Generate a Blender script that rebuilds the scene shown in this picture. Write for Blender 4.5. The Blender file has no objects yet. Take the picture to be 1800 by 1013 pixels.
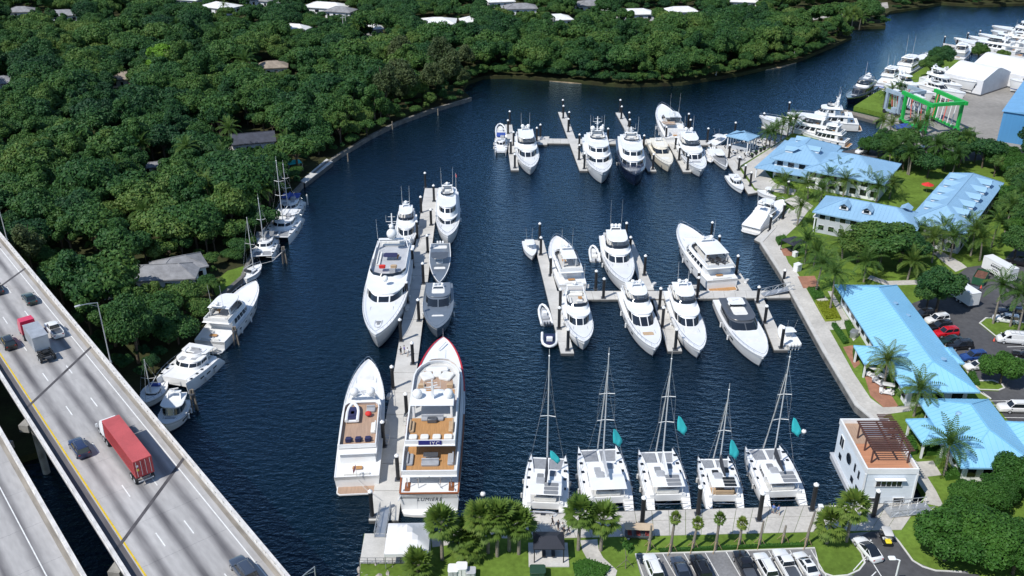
import bpy, bmesh, math, random
import numpy as np
from math import sin, cos, pi, radians, atan2, hypot, sqrt
from mathutils import Vector, Matrix

SC = bpy.context.scene
COL = SC.collection

# ------------------------------------------------------------------ camera, sky, sun, exposure
CAM_H, CAM_PITCH, LENS = 92.0, 26.9, 33.42
cam_data = bpy.data.cameras.new('camera')
cam_data.lens = LENS; cam_data.sensor_width = 36.0
cam_data.clip_start = 1.0; cam_data.clip_end = 6000.0
cam = bpy.data.objects.new('camera', cam_data); COL.objects.link(cam)
cam.location = (0, 0, CAM_H); cam.rotation_euler = (radians(90 - CAM_PITCH), 0, 0)
SC.camera = cam

SUN_EL, SHADOW_AZ = 52.0, 41.0            # shadows fall towards this azimuth (from +X to +Y)
sd = Vector((cos(radians(SHADOW_AZ)) * cos(radians(SUN_EL)), sin(radians(SHADOW_AZ)) * cos(radians(SUN_EL)), -sin(radians(SUN_EL))))
sun_data = bpy.data.lights.new('sun', 'SUN'); sun_data.energy = 4.7; sun_data.angle = radians(0.55); sun_data.color = (1.0, 0.965, 0.90)
sun = bpy.data.objects.new('sun', sun_data); COL.objects.link(sun)
sun.rotation_euler = sd.to_track_quat('-Z', 'Y').to_euler()
W = bpy.data.worlds.new('World'); SC.world = W; W.use_nodes = True
wn = W.node_tree.nodes; wn.clear()
sky = wn.new('ShaderNodeTexSky'); sky.sky_type = 'NISHITA'; sky.sun_disc = False
sky.sun_elevation = radians(SUN_EL)
sky.sun_rotation = atan2(-sd.x, -sd.y)     # clockwise from +Y towards +X: the sun stands opposite the shadows
sky.air_density = 1.0; sky.dust_density = 0.0; sky.ozone_density = 2.0; sky.altitude = 50
bg = wn.new('ShaderNodeBackground'); bg.inputs['Strength'].default_value = 0.15
wo = wn.new('ShaderNodeOutputWorld')
W.node_tree.links.new(sky.outputs[0], bg.inputs[0]); W.node_tree.links.new(bg.outputs[0], wo.inputs[0])
SC.view_settings.view_transform = 'Standard'; SC.view_settings.look = 'None'
SC.view_settings.exposure = 0.1; SC.view_settings.gamma = 1.0
try: SC.cycles.max_bounces = 6; SC.cycles.transparent_max_bounces = 8; SC.cycles.caustics_reflective = False; SC.cycles.caustics_refractive = False
except Exception: pass

# ------------------------------------------------------------------ survey: photo point + height -> metres
_F, _P = 1671.0, radians(CAM_PITCH)
def G(px, py, z=0.0):
    u = (px - 900) / _F; v = (506.5 - py) / _F
    dy = cos(_P) + v * sin(_P); dz = -sin(_P) + v * cos(_P)
    t = (z - CAM_H) / dz
    return Vector((u * t, dy * t, z))
def row_of(x, y, z):
    yc = y * cos(_P) + (CAM_H - z) * sin(_P); vc = (z - CAM_H) * cos(_P) + y * sin(_P)
    return 506.5 - _F * vc / yc
def height_to(x, y, py, lo=0.5, hi=60):     # height above (x, y) seen at photo row py
    for _ in range(40):
        m = (lo + hi) / 2
        if row_of(x, y, m) > py: lo = m
        else: hi = m
    return lo
def GP(pts, z): return [tuple(G(a, b, z)[:2]) for a, b in pts]

# ------------------------------------------------------------------ materials
MATS = {}
def pm(name, col, rough=0.5, metal=0.0, var=0.12, scale=0.6, bump=0.0, bscale=8.0, spec=0.5, coat=0.0, stretch=None, fine=0.0, col2=None):
    """plain procedural surface: base colour broken up by two noises, optional relief"""
    if name in MATS: return MATS[name]
    m = bpy.data.materials.new(name); m.use_nodes = True
    nt = m.node_tree; N = nt.nodes; L = nt.links
    b = N['Principled BSDF']
    b.inputs['Roughness'].default_value = rough; b.inputs['Metallic'].default_value = metal
    b.inputs['Specular IOR Level'].default_value = spec; b.inputs['Coat Weight'].default_value = coat
    tc = N.new('ShaderNodeTexCoord'); src = tc.outputs['Object']
    if stretch:
        mp = N.new('ShaderNodeMapping'); mp.inputs['Scale'].default_value = stretch; L.new(src, mp.inputs[0]); src = mp.outputs[0]
    if var > 0:
        n1 = N.new('ShaderNodeTexNoise'); n1.inputs['Scale'].default_value = scale; n1.inputs['Detail'].default_value = 6; n1.inputs['Roughness'].default_value = 0.62
        L.new(src, n1.inputs['Vector'])
        rp = N.new('ShaderNodeValToRGB'); rp.color_ramp.elements[0].position = 0.3; rp.color_ramp.elements[1].position = 0.7
        c2 = col2 or tuple(c * (1 - 2 * var) for c in col[:3])
        rp.color_ramp.elements[0].color = (*c2[:3], 1)
        rp.color_ramp.elements[1].color = (*[min(1, c * (1 + var * (0.6 if col2 is None else 0.2))) for c in col[:3]], 1)
        L.new(n1.outputs[0], rp.inputs[0]); out = rp.outputs[0]
        if fine > 0:
            n2 = N.new('ShaderNodeTexNoise'); n2.inputs['Scale'].default_value = scale * 14; n2.inputs['Detail'].default_value = 3; L.new(src, n2.inputs['Vector'])
            mx = N.new('ShaderNodeMix'); mx.data_type = 'RGBA'; mx.blend_type = 'OVERLAY'; mx.inputs[0].default_value = fine
            L.new(out, mx.inputs[6]); L.new(n2.outputs[0], mx.inputs[7]); out = mx.outputs[2]
        L.new(out, b.inputs['Base Color'])
    else:
        b.inputs['Base Color'].default_value = (*col[:3], 1)
    if bump > 0:
        n3 = N.new('ShaderNodeTexNoise'); n3.inputs['Scale'].default_value = bscale; n3.inputs['Detail'].default_value = 4; L.new(src, n3.inputs['Vector'])
        bp = N.new('ShaderNodeBump'); bp.inputs['Strength'].default_value = bump; bp.inputs['Distance'].default_value = 0.05
        L.new(n3.outputs[0], bp.inputs['Height']); L.new(bp.outputs[0], b.inputs['Normal'])
    MATS[name] = m
    return m

WHITE = pm('white_gelcoat', (0.75, 0.75, 0.745), 0.28, var=0.05, scale=0.35, coat=0.2)
OFFW = pm('nonskid_white', (0.54, 0.535, 0.52), 0.65, var=0.09, scale=0.5)
CREAM = pm('cream_gelcoat', (0.74, 0.69, 0.58), 0.3, var=0.05, scale=0.4)
LGREY = pm('light_grey_paint', (0.45, 0.46, 0.48), 0.4, var=0.08)
DGREY = pm('charcoal_paint', (0.075, 0.082, 0.095), 0.3, var=0.1, coat=0.3)
GREYBLUE = pm('grey_blue_hull', (0.13, 0.155, 0.19), 0.28, var=0.08, coat=0.3)
NAVY = pm('navy_hull', (0.012, 0.02, 0.05), 0.15, var=0.05, coat=0.5)
GLASS = pm('tinted_glass', (0.012, 0.016, 0.022), 0.06, var=0.0, spec=0.8)
TEAK = pm('teak_deck', (0.45, 0.235, 0.09), 0.65, var=0.16, scale=1.5, stretch=(0.3, 6, 1), fine=0.25)
TEAKP = pm('weathered_teak', (0.40, 0.27, 0.19), 0.7, var=0.14, scale=1.5, stretch=(0.3, 6, 1), fine=0.25)
STEEL = pm('stainless_steel', (0.62, 0.63, 0.65), 0.25, 0.9, var=0.05)
RUBBER = pm('black_rubber', (0.018, 0.018, 0.02), 0.7, var=0.1)
CUSH = pm('white_cushion', (0.68, 0.67, 0.64), 0.85, var=0.07, scale=1.2, bump=0.15, bscale=3)
CUSHG = pm('grey_cushion', (0.33, 0.34, 0.36), 0.85, var=0.1, scale=1.2)
CUSHB = pm('navy_cushion', (0.018, 0.022, 0.08), 0.85, var=0.12)
CUSHT = pm('tan_cushion', (0.45, 0.32, 0.2), 0.85, var=0.12)
REDF = pm('red_fabric', (0.6, 0.03, 0.025), 0.8, var=0.1)
REDP = pm('red_paint', (0.45, 0.02, 0.03), 0.35, var=0.08)
BOOT = pm('boot_stripe', (0.02, 0.025, 0.04), 0.5, var=0.1)
CANV = pm('canvas_white', (0.66, 0.66, 0.67), 0.85, var=0.06, scale=0.5, bump=0.3, bscale=1.2)
CANVG = pm('canvas_grey', (0.2, 0.21, 0.225), 0.9, var=0.12, bump=0.3, bscale=2)
CANVD = pm('canvas_charcoal', (0.03, 0.034, 0.045), 0.9, var=0.15, bump=0.3, bscale=2)
CANVB = pm('canvas_blue', (0.03, 0.07, 0.3), 0.85, var=0.12)
TURQ = pm('turquoise_cloth', (0.03, 0.46, 0.5), 0.8, var=0.08)
MESHN = pm('trampoline_net', (0.25, 0.26, 0.28), 0.9, var=0.12, scale=2)
ALU = pm('aluminium', (0.55, 0.56, 0.57), 0.4, 0.7, var=0.08)
CONC = pm('dock_concrete', (0.52, 0.505, 0.475), 0.85, var=0.1, scale=0.35, fine=0.18, bump=0.2, bscale=20)
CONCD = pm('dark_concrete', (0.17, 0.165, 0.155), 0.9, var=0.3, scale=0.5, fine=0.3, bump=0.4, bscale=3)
PILEM = pm('black_pile_sleeve', (0.012, 0.013, 0.016), 0.55, var=0.2)
WOODG = pm('weathered_wood', (0.22, 0.19, 0.155), 0.9, var=0.2, scale=1.5, stretch=(1, 1, 0.2), fine=0.3)
GRASS = pm('mown_grass', (0.125, 0.20, 0.032), 0.95, var=0.22, scale=0.12, fine=0.4, spec=0.1, bump=0.5, bscale=6)
BLUEROOF = pm('blue_metal_roof', (0.235, 0.50, 0.70), 0.5, 0.0, var=0.06, scale=0.12, spec=0.45)
BLUEROOF2 = pm('blue_grey_metal_roof', (0.235, 0.40, 0.56), 0.5, 0.0, var=0.08, scale=0.12, spec=0.45)
WALLW = pm('white_wall', (0.72, 0.73, 0.74), 0.8, var=0.06)
WALLG = pm('grey_wall', (0.42, 0.44, 0.47), 0.8, var=0.06)
BRICKP = pm('terracotta_paving', (0.34, 0.16, 0.10), 0.9, var=0.15, scale=1.0, fine=0.5)
BLACKM = pm('black_metal', (0.015, 0.016, 0.018), 0.5, var=0.1)
YELLOW = pm('yellow_plastic', (0.75, 0.6, 0.03), 0.5, var=0.05)

# ------------------------------------------------------------------ mesh building
class MB:
    def __init__(s): s.v = []; s.f = []
    def add(s, vs, fs):
        o = len(s.v); s.v.extend([tuple(v) for v in vs]); s.f.extend([tuple(i + o for i in f) for f in fs]); return s
    def box(s, cx, cy, cz, sx, sy, sz, rz=0.0, taper=1.0):
        c, n = cos(rz), sin(rz); vs = []
        for dz, k in ((-.5, 1), (.5, taper)):
            for dx, dy in ((-.5, -.5), (.5, -.5), (.5, .5), (-.5, .5)):
                x, y = dx * sx * k, dy * sy * k
                vs.append((cx + x * c - y * n, cy + x * n + y * c, cz + dz * sz))
        return s.add(vs, [(3, 2, 1, 0), (4, 5, 6, 7), (0, 1, 5, 4), (1, 2, 6, 5), (2, 3, 7, 6), (3, 0, 4, 7)])
    def pad(s, cx, cy, cz, sx, sy, sz, rz=0.0, b=0.08):
        """soft-edged slab resting on cz"""
        c, n = cos(rz), sin(rz); rings = []
        for z, k in ((0, b), (b, 0), (sz - b, 0), (sz, b)):
            r = []
            hx, hy = sx / 2 - k, sy / 2 - k; q = min(sx, sy) * 0.12
            for dx, dy in ((-hx + q, -hy), (hx - q, -hy), (hx, -hy + q), (hx, hy - q), (hx - q, hy), (-hx + q, hy), (-hx, hy - q), (-hx, -hy + q)):
                r.append((cx + dx * c - dy * n, cy + dx * n + dy * c, cz + z))
            rings.append(r)
        return s.loft(rings)
    def prism(s, poly, z0, z1, bottom=True):
        n = len(poly)
        if sum(poly[i][0] * poly[(i + 1) % n][1] - poly[(i + 1) % n][0] * poly[i][1] for i in range(n)) < 0: poly = poly[::-1]
        vs = [(x, y, z0) for x, y in poly] + [(x, y, z1) for x, y in poly]
        fs = [tuple(range(n, 2 * n))] + [(i, (i + 1) % n, n + (i + 1) % n, n + i) for i in range(n)]
        if bottom: fs.append(tuple(range(n - 1, -1, -1)))
        return s.add(vs, fs)
    def loft(s, rings, caps=True, closed=True):
        n = len(rings[0]); vs = [p for r in rings for p in r]; fs = []
        for k in range(len(rings) - 1):
            for i in range(n if closed else n - 1):
                j = (i + 1) % n
                fs.append((k * n + i, k * n + j, (k + 1) * n + j, (k + 1) * n + i))
        if caps:
            fs.append(tuple(range(n - 1, -1, -1))); fs.append(tuple(range((len(rings) - 1) * n, len(rings) * n)))
        return s.add(vs, fs)
    def tube(s, pts, r, n=6, r1=None, caps=True):
        pts = [Vector(p) for p in pts]; rings = []
        for i, p in enumerate(pts):
            d = (pts[min(i + 1, len(pts) - 1)] - pts[max(i - 1, 0)])
            if d.length < 1e-6: d = Vector((0, 0, 1))
            d.normalize(); up = Vector((0, 0, 1)) if abs(d.z) < 0.9 else Vector((1, 0, 0))
            a = d.cross(up).normalized(); b = a.cross(d)
            rr = r if r1 is None else r + (r1 - r) * i / max(1, len(pts) - 1)
            rings.append([tuple(p + a * (cos(2 * pi * k / n) * rr) - b * (sin(2 * pi * k / n) * rr)) for k in range(n)])
        return s.loft(rings, caps)
    def ball(s, c, rx, ry=None, rz=None, n=10, m=6, z0=-1.0, z1=1.0):
        ry = ry or rx; rz = rz or rx; rings = []
        a0, a1 = math.asin(max(-1, z0)), math.asin(min(1, z1))
        for i in range(m + 1):
            a = a0 + (a1 - a0) * i / m; k = max(cos(a), 0.02)
            rings.append([(c[0] + rx * k * cos(2 * pi * j / n), c[1] + ry * k * sin(2 * pi * j / n), c[2] + rz * sin(a)) for j in range(n)])
        return s.loft(rings)
    def cone(s, c, r0, r1, h, n=10):
        return s.loft([[(c[0] + r0 * cos(2 * pi * k / n), c[1] + r0 * sin(2 * pi * k / n), c[2]) for k in range(n)],
                       [(c[0] + r1 * cos(2 * pi * k / n), c[1] + r1 * sin(2 * pi * k / n), c[2] + h) for k in range(n)]])
    def mesh(s, name, mat=None, smooth=35):
        me = bpy.data.meshes.new(name); me.from_pydata(s.v, [], s.f)
        if mat: me.materials.append(mat)
        if smooth and me.polygons:
            me.polygons.foreach_set('use_smooth', [True] * len(me.polygons)); me.set_sharp_from_angle(angle=radians(smooth))
        me.update(); return me
    def build(s, name, mat, parent=None, smooth=35, label=None):
        o = bpy.data.objects.new(name, s.mesh(name, mat, smooth)); COL.objects.link(o)
        if parent is not None: o.parent = parent
        if label: o['label'] = label
        return o

def tag(o, label, cat, group=None, kind=None):
    if label: o['label'] = label
    if cat: o['category'] = cat
    if group: o['group'] = group
    if kind: o['kind'] = kind
    return o
def thing(name, label, cat, loc=(0, 0, 0), rz=0.0, group=None):
    o = bpy.data.objects.new(name, None); COL.objects.link(o); o.empty_display_size = 0.3
    o.location = loc; o.rotation_euler = (0, 0, rz)
    return tag(o, label, cat, group)
def link(name, mesh, parent=None, loc=None, rot=None, scale=None):
    o = bpy.data.objects.new(name, mesh); COL.objects.link(o)
    if parent is not None: o.parent = parent
    if loc is not None: o.location = loc
    if rot is not None: o.rotation_euler = rot
    if scale is not None: o.scale = scale
    return o
def copy_tree(o, loc=None, rz=None, label=None, group=None, scale=None, parent=None):
    c = o.copy(); COL.objects.link(c); c.parent = parent
    if loc is not None: c.location = loc
    if rz is not None: c.rotation_euler = (0, 0, rz)
    if scale is not None: c.scale = scale
    if label: c['label'] = label
    if group: c['group'] = group
    for ch in list(o.children): copy_tree(ch, parent=c)
    return c
def struct(name, mb, mat, smooth=0):
    o = mb.build(name, mat, None, smooth); o['kind'] = 'structure'; return o
def inside(x, y, poly):
    r = False; n = len(poly); j = n - 1
    for i in range(n):
        xi, yi = poly[i]; xj, yj = poly[j]
        if (yi > y) != (yj > y) and x < (xj - xi) * (y - yi) / (yj - yi + 1e-12) + xi: r = not r
        j = i
    return r
def text_mesh(body, size, mat, depth=0.01, align='CENTER', shear=0.0):
    cu = bpy.data.curves.new('lettering', 'FONT'); cu.body = body; cu.size = size; cu.extrude = depth; cu.align_x = align; cu.align_y = 'CENTER'; cu.shear = shear; cu.space_character = 1.18
    tmp = bpy.data.objects.new('tmp_text', cu); COL.objects.link(tmp)
    dg = bpy.context.evaluated_depsgraph_get(); me = bpy.data.meshes.new_from_object(tmp.evaluated_get(dg))
    bpy.data.objects.remove(tmp); me.materials.clear(); me.materials.append(mat); return me
# ================================================================== setting: water and land
def water_material():
    m = bpy.data.materials.new('river_water'); m.use_nodes = True
    N = m.node_tree.nodes; L = m.node_tree.links; b = N['Principled BSDF']
    b.inputs['Roughness'].default_value = 0.06; b.inputs['IOR'].default_value = 1.333; b.inputs['Specular IOR Level'].default_value = 0.62
    tc = N.new('ShaderNodeTexCoord')
    n0 = N.new('ShaderNodeTexNoise'); n0.inputs['Scale'].default_value = 0.012; n0.inputs['Detail'].default_value = 3
    rp = N.new('ShaderNodeValToRGB'); rp.color_ramp.elements[0].position = 0.35; rp.color_ramp.elements[1].position = 0.68
    rp.color_ramp.elements[0].color = (0.0005, 0.0042, 0.0095, 1); rp.color_ramp.elements[1].color = (0.0005, 0.0058, 0.0085, 1)
    L.new(tc.outputs['Object'], n0.inputs['Vector']); L.new(n0.outputs[0], rp.inputs[0]); L.new(rp.outputs[0], b.inputs['Base Color'])
    hs = []
    for sc_, st, rot in ((0.5, (1, 2.1, 1), 0.45), (1.5, (1, 1.7, 1), 0.2), (4.0, (1, 1.3, 1), 0.7)):
        mp = N.new('ShaderNodeMapping'); mp.inputs['Scale'].default_value = st; mp.inputs['Rotation'].default_value = (0, 0, rot)
        n = N.new('ShaderNodeTexNoise'); n.inputs['Scale'].default_value = sc_; n.inputs['Detail'].default_value = 3
        L.new(tc.outputs['Object'], mp.inputs[0]); L.new(mp.outputs[0], n.inputs['Vector']); hs.append(n.outputs[0])
    a = N.new('ShaderNodeMath'); a.operation = 'MULTIPLY_ADD'; a.inputs[1].default_value = 2.2; L.new(hs[0], a.inputs[0]); L.new(hs[1], a.inputs[2])
    a2 = N.new('ShaderNodeMath'); a2.operation = 'MULTIPLY_ADD'; a2.inputs[1].default_value = 0.3; L.new(hs[2], a2.inputs[0]); L.new(a.outputs[0], a2.inputs[2])
    bp = N.new('ShaderNodeBump'); bp.inputs['Strength'].default_value = 1.0; bp.inputs['Distance'].default_value = 0.2
    L.new(a2.outputs[0], bp.inputs['Height']); L.new(bp.outputs[0], b.inputs['Normal'])
    # deep water: dark body colour under a blue-tinted Fresnel reflection of the sky
    b.inputs['Specular IOR Level'].default_value = 0.0; b.inputs['Roughness'].default_value = 1.0
    fr = N.new('ShaderNodeFresnel'); fr.inputs['IOR'].default_value = 1.34; L.new(bp.outputs[0], fr.inputs['Normal'])
    pw = N.new('ShaderNodeMath'); pw.operation = 'POWER'; pw.inputs[1].default_value = 1.4; L.new(fr.outputs[0], pw.inputs[0]); k = N.new('ShaderNodeMath'); k.operation = 'MULTIPLY'; k.inputs[1].default_value = 4.8; k.use_clamp = True; L.new(pw.outputs[0], k.inputs[0])
    gl = N.new('ShaderNodeBsdfGlossy'); gl.inputs['Color'].default_value = (0.46, 0.72, 1.0, 1); gl.inputs['Roughness'].default_value = 0.07; L.new(bp.outputs[0], gl.inputs['Normal'])
    mx = N.new('ShaderNodeMixShader'); L.new(k.outputs[0], mx.inputs[0]); L.new(b.outputs[0], mx.inputs[1]); L.new(gl.outputs[0], mx.inputs[2]); L.new(mx.outputs[0], N['Material Output'].inputs['Surface'])
    return m
struct('river_water', MB().add([(-3000, -300, 0), (3000, -300, 0), (3000, 4500, 0), (-3000, 4500, 0)], [(0, 1, 2, 3)]), water_material())

ZL, ZR = 1.2, 1.4
LEFT_SHORE = [(-900, 1000), (-300, 900), (150, 770), (232, 700), (285, 655), (330, 615), (362, 565), (388, 520), (427, 486), (442, 448), (476, 398), (507, 348), (537, 317), (576, 285), (602, 268), (650, 239), (700, 214), (760, 192), (828, 172),
              (813, 158), (822, 144), (850, 134), (900, 133), (1000, 140), (1060, 146), (1100, 149), (1200, 145), (1300, 129), (1400, 106), (1463, 80), (1497, 65), (1489, 53), (1500, 48), (1557, 46), (1554, 28), (1565, 20), (1620, 12), (1655, 5), (1720, 9), (1800, 6), (2100, -20), (2600, -60)]
RIGHT_EDGE = [(625, 1200), (634, 985), (640, 938), (757, 938), (800, 922), (905, 906), (1475, 892), (1618, 884), (1628, 868), (1606, 830), (1531, 733), (1506, 712), (1448, 616), (1391, 512), (1373, 480), (1338, 426), (1362, 400), (1400, 365), (1380, 350), (1350, 335), (1327, 330), (1301, 293), (1340, 268), (1380, 243),
              (1402, 226), (1430, 240), (1468, 268), (1500, 264), (1530, 246), (1545, 228), (1556, 200), (1501, 187), (1535, 165), (1565, 150), (1590, 140), (1625, 118), (1645, 100), (1700, 108), (1800, 122), (2400, 200)]
left_poly = GP(LEFT_SHORE, ZL) + [(2500, 900), (2500, 4000), (-2500, 4000), (-2500, 60)]
right_poly = GP(RIGHT_EDGE, ZR) + [(900, 300), (700, 20), (-15, 20)]
def leaf_litter():
    return pm('woodland_floor', (0.045, 0.055, 0.02), 0.95, var=0.3, scale=0.15, col2=(0.028, 0.024, 0.014), fine=0.4, spec=0.1)
def land(name, poly, z, mat):
    bm = bmesh.new(); vs = [bm.verts.new((x, y, z)) for x, y in poly]; es = [bm.edges.new((vs[i], vs[(i + 1) % len(vs)])) for i in range(len(vs))]
    r = bmesh.ops.triangle_fill(bm, use_beauty=True, use_dissolve=False, edges=es)
    for f in bm.faces:
        f.normal_update()
        if f.normal.z < 0: f.normal_flip()
    lo = [bm.verts.new((x, y, -2.0)) for x, y in poly]
    for i in range(len(poly)):
        j = (i + 1) % len(poly); bm.faces.new((vs[i], vs[j], lo[j], lo[i]))
    bmesh.ops.recalc_face_normals(bm, faces=bm.faces)
    me = bpy.data.meshes.new(name); bm.to_mesh(me); bm.free(); me.materials.append(mat)
    o = bpy.data.objects.new(name, me); COL.objects.link(o); o['kind'] = 'structure'; return o
land('wooded_ground', left_poly, ZL, leaf_litter())
land('marina_ground', right_poly, ZR, GRASS)

# seawalls: a capped strip along each edge
def offset_line(pts, d):
    out = []
    for i, p in enumerate(pts):
        a = pts[max(0, i - 1)]; b = pts[min(len(pts) - 1, i + 1)]
        tx, ty = b[0] - a[0], b[1] - a[1]; l = hypot(tx, ty) or 1
        out.append((p[0] - ty / l * d, p[1] + tx / l * d))
    return out
def strip(mb, pts, d0, d1, z0, z1):
    a = offset_line(pts, d0); b = offset_line(pts, d1)
    for i in range(len(pts) - 1): mb.prism([a[i], a[i + 1], b[i + 1], b[i]], z0, z1)
    return mb
def seawall(name, label, pts, out, inn, z0, z1, mat, cap, capz):
    t = thing(name, label, 'seawall')
    strip(MB(), pts, out, inn, z0, z1).build('wall_face', mat, t, 0)
    strip(MB(), pts, out - 0.12 * (1 if out > inn else -1) * -1, inn, z1, capz).build('wall_cap', cap, t, 0)
    return t
wl = GP(RIGHT_EDGE[9:17], ZR)
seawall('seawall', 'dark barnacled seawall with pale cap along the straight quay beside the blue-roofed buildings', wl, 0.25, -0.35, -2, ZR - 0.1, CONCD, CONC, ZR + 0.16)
wl2 = GP(LEFT_SHORE[11:19], ZL)
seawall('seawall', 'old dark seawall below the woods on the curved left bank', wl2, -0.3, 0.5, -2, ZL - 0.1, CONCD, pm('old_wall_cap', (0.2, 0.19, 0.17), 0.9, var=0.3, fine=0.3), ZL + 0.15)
wl3 = GP(LEFT_SHORE[6:12], ZL)
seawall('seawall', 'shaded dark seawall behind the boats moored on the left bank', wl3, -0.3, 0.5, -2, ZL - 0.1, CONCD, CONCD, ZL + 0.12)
# sandy strip and rocks of the far bank
sand = pm('sandy_bank', (0.34, 0.27, 0.18), 0.95, var=0.25, scale=0.3, fine=0.4)
fb = [(956, 141), (975, 143), (1004, 146), (1030, 147), (1020, 141), (1000, 138.5), (975, 138)]
fb2 = [(1346, 123), (1372, 119), (1400, 110), (1392, 103), (1378, 104), (1358, 112)]
fb_old = [(835, 137), (1000, 142.5), (1100, 151), (1200, 147), (1300, 131.5), (1398, 108.5), (1390, 100), (1300, 124), (1200, 139), (1100, 143), (1000, 134), (840, 129)]
struct('sandy_bank', MB().prism(GP(fb, .25), -1, .25), sand); struct('sandy_bank', MB().prism(GP(fb2, .25), -1, .25), sand)

# ------------------------------------------------------------------ right side ground: paths, lawns, asphalt
ASPH = pm('worn_asphalt', (0.085, 0.085, 0.09), 0.9, var=0.2, scale=0.09, col2=(0.045, 0.045, 0.05), fine=0.35, bump=0.2, bscale=30)
ASPHL = pm('pale_asphalt', (0.20, 0.20, 0.205), 0.9, var=0.14, scale=0.2, fine=0.35)
WALK = pm('walkway_concrete', (0.50, 0.475, 0.435), 0.9, var=0.13, scale=0.16, fine=0.25, bump=0.15, bscale=15)
PAINT = pm('road_paint', (0.72, 0.72, 0.70), 0.8, var=0.12, scale=1.5, fine=0.3)
KERB = pm('kerb_concrete', (0.58, 0.57, 0.54), 0.9, var=0.1, scale=0.6)
def sheet(name, px, dz, mat, th=0.05, kind='structure'):
    o = MB().prism(GP(px, ZR + dz), ZR - 0.1, ZR + dz).build(name, mat, None, 0); o['kind'] = kind; return o
quay = sheet('quay_walkway', [(1531, 733), (1506, 712), (1448, 616), (1391, 512), (1373, 480), (1338, 426), (1362, 400), (1400, 365), (1420, 372), (1402, 396), (1378, 418), (1372, 430), (1386, 462), (1403, 482), (1420, 512), (1447, 560), (1474, 608), (1500, 655), (1530, 700), (1552, 716), (1600, 713), (1604, 722), (1560, 728), (1545, 740)], 0.03, WALK)
# long joints across the quay
qd = (Vector(wl[3]) - Vector(wl[6]) if False else None)
parking = sheet('parking_lot', [(1116, 975), (1432, 964), (1440, 1002), (1462, 1013), (1500, 1011), (1519, 990), (1512, 970), (1495, 949), (1490, 938), (1560, 932), (1580, 952), (1604, 985), (1645, 1003), (1700, 1004), (1740, 1060), (1140, 1060)], 0.02, ASPHL)
darkp = sheet('asphalt_drive', [(1497, 950), (1512, 970), (1519, 990), (1500, 1011), (1470, 1030), (1500, 1080), (1760, 1080), (1720, 1010), (1645, 1004), (1604, 986), (1580, 953), (1562, 934), (1530, 934)], 0.026, ASPH)
lot = sheet('parking_lot', [(1585, 540), (1612, 552), (1655, 605), (1690, 636), (1722, 690), (1742, 702), (1800, 775), (1990, 775), (1990, 380), (1800, 420), (1760, 462), (1700, 470), (1672, 492), (1640, 520)], 0.02, ASPH)
yard = sheet('boatyard_paving', [(1545, 228), (1556, 200), (1600, 172), (1640, 128), (1700, 120), (1900, 150), (1900, 262), (1700, 262), (1600, 262), (1560, 250)], 0.02, pm('yard_concrete', (0.27, 0.255, 0.235), 0.92, var=0.14, scale=0.06, fine=0.3))
road = sheet('service_road', [(1470, 268), (1560, 252), (1640, 262), (1900, 255), (1900, 275), (1640, 285), (1560, 272), (1500, 288)], 0.012, ASPH)
def paint(px, dz=0.032): return MB().prism(GP(px, ZR + dz), ZR + 0.005, ZR + dz)
def line_px(mb, a, b, w, z):
    A, B = G(*a, z), G(*b, z); d = (B - A); l = d.length; d /= l; n = Vector((-d.y, d.x, 0)) * w / 2
    return mb.prism([tuple((A + n)[:2]), tuple((B + n)[:2]), tuple((B - n)[:2]), tuple((A - n)[:2])], z - 0.03, z)
def kerb(px, label, w=0.22, h=0.13, closed=False):
    pts = GP(px, ZR); 
    if closed: pts = pts + [pts[0]]
    o = strip(MB(), pts, w / 2, -w / 2, ZR, ZR + h).build('kerb', KERB, None, 0); o['kind'] = 'structure'; return o
kerb([(1140, 1040), (1117, 975), (1250, 971), (1432, 964), (1440, 1000), (1450, 1009), (1465, 1014), (1490, 1012), (1510, 1003), (1520, 990), (1514, 972), (1497, 950)], 'kerb')
kerb([(1562, 934), (1580, 953), (1604, 986), (1622, 997), (1645, 1004), (1690, 1006)], 'kerb')
kerb([(1612, 549), (1655, 604), (1690, 636), (1722, 690), (1742, 702)], 'kerb')
# islands in the right lot
def island(px):
    o = MB().prism(GP(px, ZR + 0.15), ZR, ZR + 0.15).build('lawn', GRASS, None, 0); o['kind'] = 'structure'; kerb(px, '', 0.3, 0.19, True)
island([(1722, 569), (1733, 560), (1760, 560), (1830, 575), (1830, 590), (1765, 592), (1750, 592)])
island([(1705, 671), (1745, 670), (1760, 676), (1765, 683), (1755, 687), (1722, 686)])
PM = MB()
for i in range(8):      # stall lines on the lower car park
    a = (1165 + i * 37.2, 973.5 - i * 1.05); line_px(PM, a, (a[0] + 30, a[1] + 52), 0.11, ZR + 0.036)
for a, b in (((1500, 1003), (1525, 975)), ((1525, 975), (1560, 1030)), ((1540, 1005), (1520, 1025)), ((1512, 968), (1528, 960)), ((1519, 985), (1534, 977))): line_px(PM, a, b, 0.13, ZR + 0.036)
for i in range(9): line_px(PM, (1622 + i * 9.5, 561 + i * 11.0), (1655 + i * 10, 557 + i * 11.0), 0.11, ZR + 0.036)
for i in range(5): line_px(PM, (1770 + i * 6.5, 610 + i * 12), (1830, 608 + i * 12), 0.11, ZR + 0.036)
for a, b in (((1740, 705), (1800, 704)), ((1745, 712), (1770, 713)), ((1766, 734), (1830, 735)), ((1728, 690), (1742, 700))): line_px(PM, a, b, 0.11, ZR + 0.036)
po = PM.build('stall_markings', PAINT, None, 0); po['kind'] = 'structure'
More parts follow.
